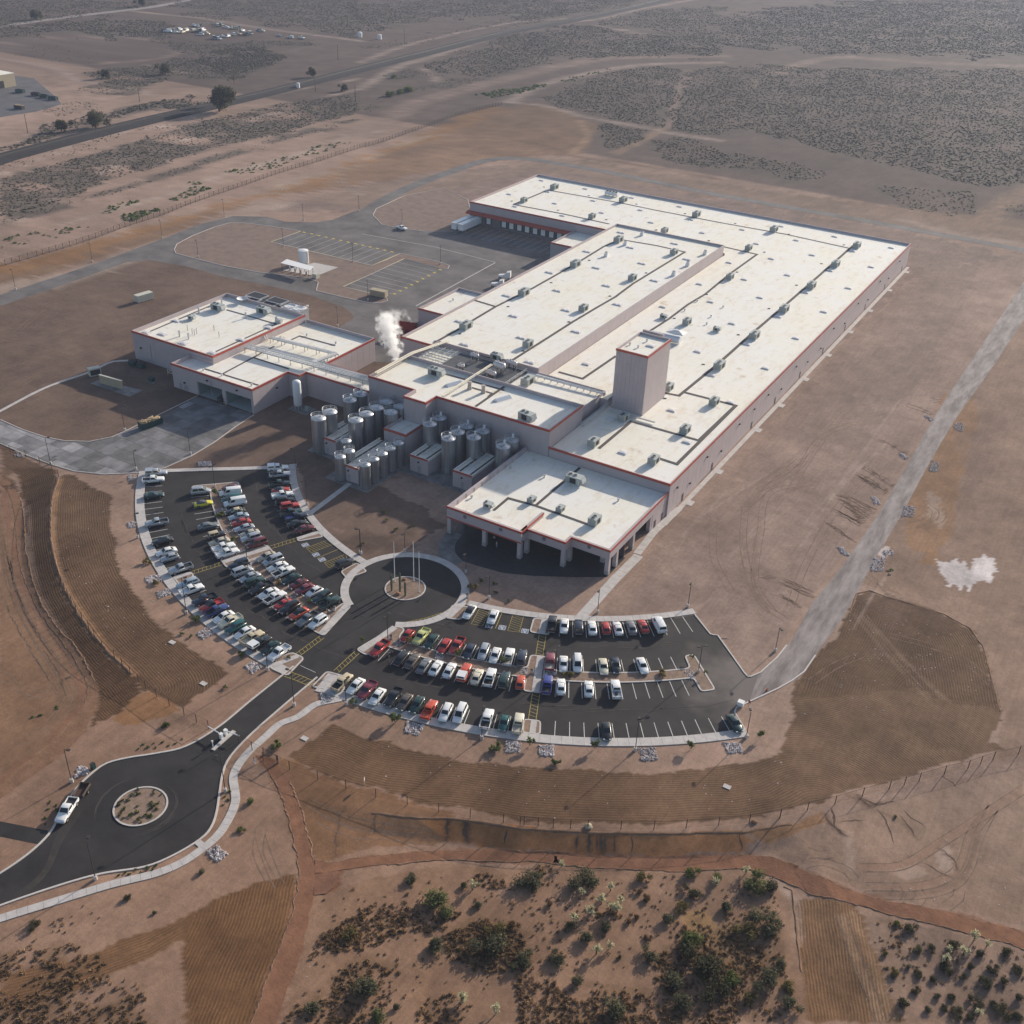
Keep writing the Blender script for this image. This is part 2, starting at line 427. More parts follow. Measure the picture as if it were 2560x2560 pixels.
def paint(poly, col, a=1.0, hard=False, furrow=None, fa=1.0):
    m = inpoly(PXX, PYY, poly) if hard else inpoly(jx, jy, poly)
    soil[m] = soil[m]*(1-a)+np.array(col)*a
    if furrow is not None:
        fur[m] = furrow[m]; fua[m] = fa
    elif a > .6 and fa: fua[m] = 0
    return m
def stroke(pts, width, col, a=.6):
    """wheel tracks, ditches and dirt roads: a soil colour along a line of photo pixels"""
    P = curve([at(*p) for p in pts], 4.0)
    xs = [p[0] for p in P]; ys = [p[1] for p in P]
    i0, i1 = np.searchsorted(gx, [min(xs)-width*2, max(xs)+width*2]); j0, j1 = np.searchsorted(gy, [min(ys)-width*2, max(ys)+width*2])
    sl_ = (slice(j0, j1), slice(i0, i1))
    if j1 <= j0 or i1 <= i0: return
    d, _, _ = seg_dist(GX[sl_], GY[sl_], P)
    k = smooth(1.5-d/(width*.5))*a*(.6+.8*(n4[sl_]-.1))
    soil[sl_] = soil[sl_]*(1-k[..., None])+np.array(col)*k[..., None]
ZONES = [(ZN,[(0,1185),(350,1085),(700,985),(1100,850),(1500,735),(1932,630),(1932,655),(1500,765),(1100,885),(700,1015),(350,1110),(0,1215)],.05,.9,2.4),(ZO,[(0,575),(300,460),(600,420),(760,400),(760,420),(500,460),(300,490),(0,610)],.05,.9,2.4),(ZN,[(0,1330),(500,1170),(500,1185),(0,1350)],.03,.8,1.6),(ZN,[(0,965),(400,850),(800,740),(1130,640),(1500,560),(1932,500),(1932,600),(1500,720),(1100,800),(900,880),(600,960),(300,1100),(0,1185)],.085,1.2,3.0),
 (ZN,[(0,770),(300,680),(700,570),(1100,520),(1130,560),(800,600),(400,715),(0,815)],.10,1.6,4.2),(ZN,[(430,390),(800,340),(1100,310),(1250,290),(1500,260),(1520,330),(1300,420),(1100,425),(900,400),(760,480),(600,440)],.075,1.4,3.4),
 (ZN,[(760,190),(900,190),(1150,235),(1500,215),(1750,235),(1500,280),(1200,300),(1000,290)],.05,1.3,3.2),(ZN,[(1050,290),(1300,270),(1490,270),(1500,330),(1300,400),(1150,400)],.09,2,4),
 (ZN,[(-50,120),(300,130),(700,90),(950,120),(880,190),(600,210),(300,175),(-50,205)],.05,1.8,4.5),(ZN,[(-50,0),(900,0),(700,50),(300,110),(-50,130)],.035,1.8,4.5),(ZN,[(880,40),(1100,-40),(1932,-40),(1932,195),(1600,170),(1350,110),(1000,70)],.040,1.6,3.8),
 (ZN,[(20,290),(250,240),(500,270),(560,310),(300,330)],.012,1.2,2.5),(ZN,[(180,590),(300,560),(560,540),(560,590),(300,640)],.03,1.2,2.6),(ZN,[(0,870),(500,740),(900,660),(1130,600),(1130,640),(800,720),(400,820),(0,920)],.025,1.2,2.6),(ZN,[(400,480),(600,430),(700,470),(760,500),(640,520)],.05,1.3,3.),
 (ZO,[(-60,20),(600,-40),(1600,-40),(1450,30),(1000,95),(400,95),(0,190)],.038,1.6,4.0),(ZO,[(360,345),(560,290),(800,190),(1150,140),(1500,190),(1940,170),(1940,300),(1400,300),(1000,330),(700,415),(380,385)],.060,1.5,3.6),
 (ZO,[(985,545),(1180,430),(1500,370),(1640,360),(1720,370),(1640,680),(1250,625)],.075,1.3,3.0),(ZO,[(1740,380),(1940,350),(1940,745),(1690,700)],.075,1.3,3.0),(ZO,[(1270,755),(1310,655),(1400,690),(1560,712),(1480,765),(1330,805)],.11,1.2,2.8),(ZO,[(1510,805),(1700,735),(1940,780),(1940,925),(1700,870)],.07,1.2,2.8),
 (ZO,[(130,400),(300,370),(410,420),(200,430)],.06,1.2,2.6),(ZO,[(0,250),(300,200),(600,130),(900,80),(1100,60),(1000,110),(600,170),(250,240),(0,310)],.022,1.3,3.2),(ZO,[(1280,130),(1500,60),(1940,30),(1940,170),(1600,180)],.035,1.5,3.6),
 (ZI,[(1362,136),(1600,128),(1990,140),(1990,345),(1850,350),(1600,300),(1500,262),(1362,250)],.075,1.3,3.1),(ZI,[(1362,30),(1500,10),(1990,-20),(1990,108),(1560,98),(1362,85)],.045,1.6,4.2),(ZI,[(1640,350),(1850,362),(1838,405),(1700,392)],.06,1.2,2.8),(ZI,[(1220,265),(1400,290),(1560,330),(1500,350),(1220,290)],.055,1.2,2.8),(ZI,[(1890,395),(1990,385),(1990,440)],.05,1.2,2.6)]
DRY = [(ZB,[(395,1440),(470,1300),(600,1190),(720,1120),(1060,1060),(1340,1120),(1250,1230),(900,1280),(740,1370),(560,1390)],1.5,.45,1.0),(ZB,[(1230,1260),(1440,1160),(1720,1250),(1770,1480),(1440,1470),(1260,1400)],1.6,.45,1.0),(ZB,[(550,1580),(620,1470),(760,1430),(970,1490),(860,1840),(520,1840)],1.1,.4,.9),(ZB,[(1400,890),(1500,870),(1640,940),(1600,980),(1420,960)],1.3,.4,.9),
 (ZB,[(1080,1700),(1250,1600),(1400,1680),(1300,1840),(1080,1800)],.9,.4,.9),(ZB,[(300,1750),(520,1640),(560,1840),(260,1840)],.7,.4,.9),(ZC,[(-20,1600),(200,1600),(380,1680),(900,1690),(900,1940),(-20,1940)],1.0,.5,1.1),(ZC,[(1000,1250),(1200,1250),(1560,1450),(1560,1620),(1300,1640),(1000,1500)],.55,.4,.9),(ZC,[(880,1420),(1200,1400),(1400,1600),(1380,1900),(900,1900)],.9,.45,1.0),(ZC,[(0,950),(1000,960),(1650,1050),(1720,1400),(1720,1940),(0,1940)],.10,.35,.8),
 (ZB,[(440,1070),(1240,880),(1932,880),(1932,1840),(260,1840)],.075,.35,.8),(ZC,[(1280,1180),(1640,1180),(1700,1500),(1640,1900),(1400,1700),(1300,1400)],.35,.4,.9),(ZD,[(680,1260),(1690,1480),(1690,1930),(900,1930)],.12,.3,.8),(ZD,[(760,1260),(900,1290),(920,1500),(800,1480)],.5,.35,.8),(ZC,[(100,880),(200,870),(240,1010),(130,1000)],1.6,.5,1.0),(ZC,[(480,1130),(650,1170),(640,1230),(490,1220)],1.2,.4,.8),(ZA,[(0,1700),(700,1700),(700,1930),(0,1930)],.03,.3,.6),(ZI,[(-20,1800),(140,1780),(270,1850),(280,1940),(-20,1940)],.75,.4,1.0),(ZI,[(-20,1850),(60,1740),(130,1730),(100,1790)],.15,.4,.8)]
SCRUBZ = [z[:2] for z in ZONES if z[2] > .034]
# far desert
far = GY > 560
soil[far] = SCRUBG  # scrub soil, its tone lowered to carry the cloud shade
# graded yard round the left building, warehouse surroundings
paint(pl(ZI,(-40,575),(200,505),(330,478),(700,470),(900,560),(760,680),(700,760),(590,850),(650,880),(845,990),(700,1070),(600,1000),(560,885),(270,885),(-40,845)), GRADED, fa=0)
paint(pl(ZI,(470,400),(560,380),(760,330),(960,310),(1100,330),(1720,440),(1990,500),(1990,560),(1720,560),(1480,720),(1330,900),(1250,980),(900,500),(860,480),(700,400)), (.20,.143,.118), .85, fa=0)
paint(pl(ZI,(1250,1000),(1450,780),(1720,520),(1940,480),(1940,545),(1820,690),(1700,880),(1560,1090),(1420,1270),(1310,1150),(1180,1160)), (.262,.184,.145), .9, fa=0)
paint(pl(ZI,(1500,740),(1735,510),(1850,500),(1750,700),(1620,850),(1480,830)), (.205,.148,.118), .55, fa=0)
# right of the road
paint(pl(ZI,(1940,600),(1830,700),(1720,880),(1620,1100),(1700,1130),(1840,1210),(1890,1350),(1870,1480),(1990,1430),(1990,600)), (.235,.155,.112), .9, fa=0)
paint(pl(ZI,(1780,740),(1850,760),(1820,880),(1790,1030),(1720,1040),(1700,960)), ORANGE, .5, fa=0)
paint(pl(ZE,(1330,540),(1420,600),(1470,720),(1420,780),(1340,650)), PALE, .55, fa=0); paint(pl(ZE,(1350,880),(1420,900),(1400,1000),(1280,1000)), ORANGE, .6, fa=0); paint(pl(ZE,(1500,200),(1700,160),(1760,420),(1600,560)), (.20,.135,.105), .4, fa=0)
# north orange bank and the graded field behind the warehouse
paint(pl(ZI,(-10,548),(-10,505),(300,425),(560,355),(900,215),(1010,190),(1130,235),(1100,290),(960,300),(860,320),(720,340),(520,372),(420,400),(330,440),(150,500)), (.205,.125,.078), .9, fa=0)
paint(pl(ZI,(-10,530),(-10,505),(300,420),(560,345),(900,208),(960,200),(880,240),(700,305),(560,362),(420,395),(330,425),(150,485)), ORANGE, .65, fa=0)
paint(pl(ZI,(-10,560),(-10,540),(150,505),(330,440),(500,380),(560,385),(440,415),(320,465),(180,525)), TANW, .7, fa=0)
paint(pl(ZI,(1100,300),(1240,330),(1600,380),(1990,420),(1990,470),(1500,400),(1230,350),(1080,312)), (.205,.138,.098), .8, fa=0)
paint(pl(ZI,(880,325),(1010,295),(1300,335),(1900,440),(1940,455),(1940,470),(1700,430),(1020,320),(700,395),(560,372)), (.235,.165,.125), .7, fa=0)
# furrows ------------------------------------------------------
dL, _, _ = seg_dist(GX, GY, LT); dB, _, _ = seg_dist(GX, GY, BT)
Z1 = pl(ZW,(352,170),(380,150),(430,160),(560,230),(635,270),(642,480),(680,680),(790,870),(900,1010),(1080,1150),(1310,1305),(1180,1390),(1065,1490),(850,1395),(650,1190),(550,1080),(450,940),(385,815),(340,690),(310,520),(308,340))
paint(Z1, (.122,.077,.049), furrow=dL/.56)
Z2 = pl(ZW,(80,100),(300,112),(338,175),(290,330),(285,520),(318,690),(365,815),(430,940),(530,1080),(630,1195),(750,1305),(830,1395),(770,1450),(700,1500),(640,1560),(540,1620),(560,1420),(480,1240),(380,1110),(280,960),(210,820),(170,600),(150,320))
paint(Z2, FURD, furrow=dL/.5)
paint(pl(ZW,(-10,0),(60,20),(300,112),(330,140),(300,150),(150,140),(60,160),(150,300),(100,260),(0,180)), FURD, .8, fa=0)
paint(pl(ZW,(840,1400),(900,1420),(1060,1500),(960,1540),(800,1590),(640,1580),(700,1500),(770,1450)), ORANGE, .7)
Z4 = pl(ZB,(550,20),(680,75),(1000,160),(1330,240),(1932,300))+pl(ZC,(500,325),(1000,335),(1300,300),(1500,250),(1660,210),(1690,110),(1720,0))+pl(ZE,(530,1932),(555,1700),(660,1560),(800,1430),(920,1170),(1000,1150),(1100,1190),(1250,1230),(1450,1290),(1610,1380),(1690,1500),(1740,1700),(1785,1880))+pl(ZD,(1500,40),(1460,150),(1530,180),(1250,265),(700,420),(350,530),(0,610))+pl(ZC,(1600,620),(1300,640),(900,665),(500,655),(0,640))+pl(ZB,(1500,565),(1100,500),(740,395),(420,300),(280,235))
paint(Z4, FURR, furrow=dB/.56)
RB = [G(*p) for p in pl(ZE,(560,1800),(660,1560),(800,1430),(920,1170),(1100,1190),(1250,1230),(1450,1290),(1610,1380),(1690,1500),(1740,1700),(1785,1880))]
dR, _, _ = seg_dist(GX, GY, RB)
m = paint(pl(ZE,(540,1790),(660,1560),(800,1430),(920,1170),(1000,1150),(1100,1190),(1250,1230),(1450,1290),(1610,1380),(1690,1500),(1740,1700),(1785,1890),(1300,1750),(800,1790)), (.118,.072,.044), furrow=dR/.56)
paint(pl(ZE,(930,1160),(1100,1180),(1300,1240),(1500,1310),(1430,1380),(1250,1290),(1130,1400),(1060,1420),(1130,1300),(900,1230)), WET, .6, fa=0)
paint(pl(ZE,(1000,1490),(1080,1480),(1120,1560),(1040,1570)), WET, .6, fa=0)
paint(pl(ZB,(220,235),(300,245),(420,310),(740,410),(1080,510),(1300,560),(1300,590),(1240,740),(800,775),(470,850),(420,790),(390,640),(330,430),(230,290)), (.225,.135,.082))
paint(pl(ZB,(1080,592),(1250,595),(1932,662))+pl(ZC,(500,722),(1000,726),(1250,714),(1430,716),(1480,760),(1400,845),(1000,855),(500,855),(0,828))+pl(ZB,(1500,760),(1240,735)), (.37,.185,.088))
paint(pl(ZC,(1430,712),(1600,680),(1779,650))+pl(ZD,(200,670),(380,575),(400,640),(250,720),(0,790))+pl(ZC,(1560,790)), ORANGE, .7)
# left worked ground and dirt roads
paint(pl(ZW,(-10,190),(60,230),(110,330),(130,640),(200,840),(290,1000),(420,1160),(500,1300),(560,1400),(560,1500),(480,1650),(250,1820),(80,1940),(-10,1990)), (.235,.150,.100), fa=0)
paint(pl(ZW,(-10,205),(50,250),(85,400),(110,650),(180,850),(260,990),(390,1140),(440,1240),(490,1330),(500,1420),(440,1540),(300,1690),(130,1840),(-10,1960),(-10,1900),(250,1720),(420,1500),(440,1370),(400,1230),(300,1080),(180,920),(70,680),(40,430),(-10,260)), TRACKR, .9, fa=0)
paint(pl(ZA,(-10,1160),(60,1000),(480,700),(700,640),(980,600),(1400,540),(1450,500),(1100,440),(1300,380),(1700,100),(1900,40),(1500,480),(1280,620),(880,700),(640,800),(520,920),(440,1040),(330,1200)), (.25,.170,.130), .85, fa=0)
PATHP = pl(ZB,(100,225),(170,320),(230,440),(262,500),(300,640),(340,820),(358,920),(330,1080),(290,1250),(190,1500),(70,1840),(215,1840),(380,1400),(420,1180),(442,1060),(520,1050),(590,990),(595,912),(900,872),(1240,848),(1932,868))+pl(ZC,(500,938),(1000,962),(1380,945),(1600,985),(1779,1068))+pl(ZD,(300,1100),(700,1200),(1100,1300),(1690,1455),(1690,1355),(1200,1222),(800,1150),(500,1050),(200,930),(0,870))+pl(ZC,(1500,860),(1000,862),(500,862),(0,832))+pl(ZB,(1500,783),(1100,790),(700,838),(480,858),(430,806),(390,640),(330,430),(240,300),(215,240))
trk = [G(*p) for p in pl(ZB,(340,820),(358,930),(330,1080),(290,1250),(190,1500),(60,1860),(-60,2200))]; dT, _, _ = seg_dist(GX, GY, trk); bnd = [G(*p) for p in pl(ZB,(-1500,1660),(-1000,1530),(-560,1370),(-250,1190),(60,1050),(330,970))]; dK, _, _ = seg_dist(GX, GY, bnd)
paint(pl(ZB,(-1460,1530),(-1000,1430),(-560,1280),(-250,1130),(100,985),(330,930),(330,1010),(60,1090),(-260,1260),(-560,1450),(-1000,1640),(-1460,1790)), (.165,.096,.052), .9, furrow=dK/.5)
paint(pl(ZB,(-330,1190),(-100,1060),(100,980),(330,935),(335,1080),(290,1250),(190,1500),(70,1850),(-320,1850),(-360,1450)), (.160,.092,.050), furrow=dT/.55)
Z7 = pl(ZD,(235,1150),(400,1130),(560,1165),(640,1260),(760,1500),(840,1720),(915,1920),(300,1920),(265,1600),(250,1400))
q0, q1 = G(*ZD(260,1300)), G(*ZD(330,1900)); dv = (q1-q0)[:2]; dv = dv/np.linalg.norm(dv)
paint(Z7, (.190,.115,.066), furrow=((GX-q0[0])*dv[1]-(GY-q0[1])*dv[0])/.5)
# desert scrub floor at the bottom
paint(pl(ZB,(440,1060),(600,1000),(1240,880),(1932,880))+pl(ZC,(500,945),(1000,970),(1380,950),(1640,1030),(1740,1070))+pl(ZD,(230,1060),(240,1400),(270,1600),(300,1930))+pl(ZB,(230,1850),(380,1420)), (.250,.165,.118), fa=0)
paint(pl(ZC,(1000,1230),(1150,1200),(1350,1400),(1550,1480),(1500,1620),(1300,1600),(1180,1480),(1060,1350)), (.36,.235,.105), .55, fa=0)
paint(pl(ZD,(640,1240),(1100,1320),(1690,1470),(1690,1920),(930,1920),(840,1700),(760,1480)), (.235,.165,.128), fa=0)
paint(PATHP, TRACKR)
paint(pl(ZB,(440,1055),(450,930),(590,912),(592,990),(520,1048)), (.215,.115,.075), .9)
paint(pl(ZD,(0,800),(400,640),(700,540),(1690,230),(1690,1310),(1200,1200),(800,1130),(500,1030),(200,910)), (.245,.168,.125), fa=0)
paint(pl(ZD,(1100,840),(1190,790),(1250,930),(1200,990),(1120,930)), PALE, .7, fa=0)
paint(pl(ZD,(850,950),(1000,910),(1050,970),(950,1010)), PALE, .5, fa=0)
paint(pl(ZD,(520,740),(600,720),(600,1000),(540,900)), PALE, .35, fa=0)
paint(pl(ZE,(1060,900),(1120,880),(1150,920),(1090,950)), CALI, .6)
# loose strokes: wheel tracks and gullies
for zf, pts, wd, col, a in [
  (ZD, [(640,940),(900,920),(1150,780),(1400,620),(1678,440)], 1.6, TRACKR, .35), (ZD, [(700,1060),(1000,1060),(1200,1000),(1290,900),(1350,720),(1480,560)], 1.2, TRACKR, .3),
  (ZD, [(720,1110),(1020,1110),(1230,1050),(1330,930),(1390,740)], .9, (.17,.11,.08), .6), (ZD, [(560,480),(700,560),(900,640),(1000,760)], .9, (.15,.095,.065), .6),
  (ZD, [(420,600),(440,650),(480,690),(540,740)], .8, WET, .7), (ZD, [(620,480),(700,545),(770,530)], .9, WET, .7), (ZD,[(1140,820),(1220,880),(1260,960)],.6,WET,.6),
  (ZD, [(0,1000),(120,1050),(230,1150),(245,1400)], 1.5, PALE, .6), (ZD, [(520,1250),(600,1480),(690,1700),(760,1900)], 1.3, (.30,.20,.13), .8), (ZD, [(590,1230),(690,1480),(790,1750),(840,1900)], 1.2, (.29,.195,.125), .7),
  (ZB, [(640,520),(600,600),(580,700),(570,840)], .7, (.14,.085,.055), .7), (ZB, [(1000,690),(760,640),(600,600),(450,520)], 1., (.16,.10,.06), .5), (ZB,[(820,560),(800,640),(810,690)],.6,(.14,.085,.055),.5),
  (ZC, [(440,735),(437,835)], .8, WET, .7), (ZC, [(515,735),(530,840)], 1.6, WET, .7), (ZC, [(605,735),(600,840)], .7, WET, .5), (ZB, [(1255,600),(1245,720)], .8, WET, .8), (ZB,[(1365,610),(1375,730)],1.2,WET,.8), (ZC,[(358,740),(360,830)],.6,WET,.6),
  (ZW, [(0,420),(30,700),(110,900),(220,1060),(320,1250),(380,1420)], 1.1, (.16,.10,.07), .7), (ZW, [(20,600),(80,900),(200,1100),(300,1300),(350,1450)], .9, (.17,.11,.075), .6), (ZW, [(60,1900),(300,1700),(480,1500),(540,1350)], 1.0, (.30,.20,.14), .6),
  (ZW, [(165,330),(185,620),(225,830),(300,970),(400,1120),(490,1250),(562,1420)], .9, (.30,.20,.145), .7), (ZW, [(345,185),(310,330),(300,520),(330,690),(385,820),(460,945),(560,1080),(650,1190),(770,1300)], 1.6, (.30,.185,.105), .8),
  (ZE, [(1120,180),(1000,0)], .6, PALE, .3), (ZE, [(900,140),(800,160),(600,300),(300,520),(0,640)], 1.0, (.20,.14,.105), .5), (ZE, [(700,500),(500,560),(350,700),(300,1150),(420,1300)], 1.0, (.20,.14,.105), .45), (ZE, [(1100,260),(800,560),(540,940)], .8, PALE, .4), (ZE, [(1180,0),(850,470),(600,760)], .8, PALE, .35),
  (ZE, [(1040,40),(1280,20)], .01, PALE, 0), (ZE, [(1230,25),(1330,60),(1390,100)], .55, WET, .8), (ZE, [(1070,245),(1160,290),(1240,335)], .6, WET, .9), (ZE, [(740,740),(830,800),(915,860)], .55, WET, .8), (ZE,[(500,1100),(580,1150),(660,1190)],.9,WET,.6), (ZE,[(470,1180),(530,1220),(580,1255)],.6,WET,.8), (ZE,[(370,1078),(425,1070)],.5,WET,.8),
  (ZE, [(1290,770),(1370,740),(1390,690)], 1., (.18,.11,.07), .6), (ZE, [(1250,740),(1330,720),(1350,670)], .8, (.18,.11,.07), .6), (ZE,[(1080,1120),(1120,1150),(1160,1160)],.7,(.18,.11,.07),.6), (ZE,[(960,1310),(1200,1560),(1450,1800)],1.,(.21,.14,.095),.6), (ZE,[(900,1290),(1150,1590),(1400,1860)],.8,(.21,.14,.095),.5), (ZE,[(640,1700),(760,1740),(860,1690)],.7,WET,.4),
  (ZN, [(1500,1040),(1560,980),(1800,930),(1932,880)], 3, TANW, .5), (ZN, [(1350,1040),(1700,930),(1932,850)], 2.5, TANW, .4), (ZN,[(1820,930),(1850,1000),(1932,1040)],2.2,TANW,.5),
  (ZO, [(560,735),(760,745),(960,775),(1150,830)], 3, (.155,.095,.062), .9), (ZO, [(1180,650),(1220,740),(1130,830)], 5, (.29,.19,.12), .8), (ZO, [(1100,830),(1300,860),(1600,900),(1932,960)], 4, (.16,.10,.07), .8), (ZO, [(1380,820),(1500,760),(1620,690)], 7, (.27,.18,.12), .8),
  (ZO, [(0,870),(330,740),(500,720)], 3, TANW, .5), (ZO,[(150,840),(300,800),(420,790)],8,(.15,.10,.075),.5)]:
    stroke([zf(*p) for p in pts], wd, col, a)
for i in range(9):      # rills by the right-hand road
    a = ZE(800+14*i-(i%3)*8, 575+12*i+(i%2)*8); b_ = ZE(1035-12*i, 660+13*i)
    stroke([a, ((a[0]+b_[0])/2+4, (a[1]+b_[1])/2+2), b_], .5, WET, .9)
for p in ((960,410),(985,425),(940,450),(925,462)): stroke([ZE(*p), ZE(p[0]+90, p[1]+50), ZE(p[0]+175, p[1]+105)], .45, WET, .85)
for i in range(40):     # faint random wheel tracks on the graded ground
    x = random.uniform(1500, 2250); y = random.uniform(900, 1500); l = random.uniform(60, 240); an = random.uniform(2.0, 2.6)
    if x+y > 2950 and x+y < 3700: stroke([(x,y),(x+l*.5*math.cos(an)+random.uniform(-18,18), y+l*.5*math.sin(an)),(x+l*math.cos(an), y+l*math.sin(an))], .5, random.choice([PALE,(.19,.13,.10)]), .35)
# dirt roads of the far desert
for pts, wd, col in [
  ([(0,1220),(180,1150),(400,990),(900,780),(1200,690),(1500,600),(1932,470)], 4, PALE), ([(0,940),(270,830),(500,740),(800,690),(1000,640),(1300,540),(1932,420)], 3, PALE),
  ([(0,310),(300,370),(440,440),(650,460),(810,510)], 5, PALE), ([(700,60),(900,80),(1100,100),(1400,150),(1932,220)], 8, PALE), ([(440,350),(800,320),(950,280),(850,215),(200,200),(0,230)], 7, (.26,.185,.15)),
  ([(780,350),(1000,395),(1140,420)], 3, PALE), ([(350,1200),(700,1100),(1250,930),(1600,830),(1932,700)], 5, TANW), ([(0,790),(330,700),(600,610),(1000,560),(1100,590)], 2.5, PALE)]:
    stroke([ZN(*p) for p in pts], wd, col, .75)
for pts, wd, col in [
  ([(0,480),(200,360),(400,300),(700,200),(1000,130),(1300,100),(1500,50),(1780,0)], 8, PALE), ([(0,335),(300,230),(800,125),(1100,100)], 6, PALE), ([(0,720),(300,560),(560,480),(800,420),(1100,350),(1400,310),(1932,300)], 16, (.275,.195,.155)),
  ([(800,545),(950,470),(1150,410),(1500,350),(1932,335)], 9, PALE), ([(780,548),(1000,570),(1200,625),(1500,680),(1700,720),(1932,755)], 6, PALE), ([(1640,690),(1690,570),(1730,450),(1770,380)], 7, (.27,.19,.15)),
  ([(1280,140),(1400,160),(1560,190)], 9, PALE), ([(340,370),(400,410),(410,440)], 5, PALE)]:
    stroke([ZO(*p) for p in pts], wd, col, .75)
stroke(pl(ZI,(1400,165),(1560,110),(1750,118),(1990,128)), 14, (.27,.195,.155), .8)
stroke(pl(ZI,(1840,430),(1890,390),(1990,330)), 14, (.25,.165,.115), .8)
stroke(pl(ZI,(1700,415),(1800,440),(1990,470)), 5, PALE, .5)
# litter-darkened ground under the scrub
for zf, pg in SCRUBZ:
    m = inpoly(PXX+(n2-.5)*16, PYY+(n1-.5)*16, [zf(*q) for q in pg]); cl = smooth((fbm(GX, GY, 22, 61)-.30)*5)*.90
    soil[m] = soil[m]*(1-cl[m])[..., None]+np.array((.115,.092,.074))*cl[m][..., None]
for zf, pg, dn, _a, _b in DRY:
    if dn > .3:
        m = inpoly(PXX+(n2-.5)*30, PYY+(n1-.5)*30, [zf(*q) for q in pg]); cl = smooth((fbm(GX, GY, 5, 91)-.36)*5)*.6
        soil[m] = soil[m]*(1-cl[m])[..., None]+np.array((.165,.110,.070))*cl[m][..., None]
ce = inpoly(PXX+(n4-.5)*16, PYY+(lattice(PXX, PYY*0, 12, 5)-.5)*30+(n4-.5)*14, pl(ZE,(1395,968),(1440,955),(1520,952),(1560,970),(1600,992),(1650,978),(1700,966),(1764,968),(1758,1040),(1750,1100),(1700,1125),(1640,1132),(1600,1130),(1540,1115),(1450,1085),(1480,1072),(1450,1040),(1425,1010)))
soil[ce] = np.array(CALI)*(.72+.4*n2[ce])[..., None]
# mottling of the soil, and shade painted over the far ground
soil *= 1.15
v = (.72+.56*n1)*(.82+.36*n2)*(.84+.32*n3)*(.85+.3*n4)
pat = smooth((fbm(GX, GY, 9, 131)-.55)*7)*(fua > .5); v = v*(1-.16*pat)
north = smooth((GY-440)/160); v = v*(.93-.24*north)  # darker towards the far north: cloud shade painted into the soil colour
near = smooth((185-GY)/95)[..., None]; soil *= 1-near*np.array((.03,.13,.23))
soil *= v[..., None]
wet = smooth((fbm(GX, GY, 16, 51)-.56)*8)
yard = inpoly(PXX, PYY, pl(ZI,(560,885),(650,870),(850,930),(1000,990),(850,1010),(700,1060),(600,1000)))
soil[yard] *= (1-.35*wet[yard])[..., None]
H, W_ = GX.shape
me = bpy.data.meshes.new('ground'); nv = H*W_
me.vertices.add(nv); me.vertices.foreach_set('co', np.stack([GX, GY, GZ], -1).astype(np.float32).ravel())
ii = np.arange(nv).reshape(H, W_)
quads = np.stack([ii[:-1,:-1], ii[:-1,1:], ii[1:,1:], ii[1:,:-1]], -1).reshape(-1, 4); nq = len(quads)
me.loops.add(nq*4); me.loops.foreach_set('vertex_index', quads.ravel().astype(np.int32))
me.polygons.add(nq); me.polygons.foreach_set('loop_start', np.arange(0, nq*4, 4, dtype=np.int32)); me.polygons.foreach_set('use_smooth', np.ones(nq, bool))
me.update()
for nm, arr in (('soil', None), ('furrow', fur), ('furrow_amount', fua)):
    if arr is None:
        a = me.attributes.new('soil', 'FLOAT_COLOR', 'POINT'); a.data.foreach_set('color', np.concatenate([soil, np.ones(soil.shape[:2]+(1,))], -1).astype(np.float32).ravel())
    else:
        a = me.attributes.new(nm, 'FLOAT', 'POINT'); a.data.foreach_set('value', arr.astype(np.float32).ravel())
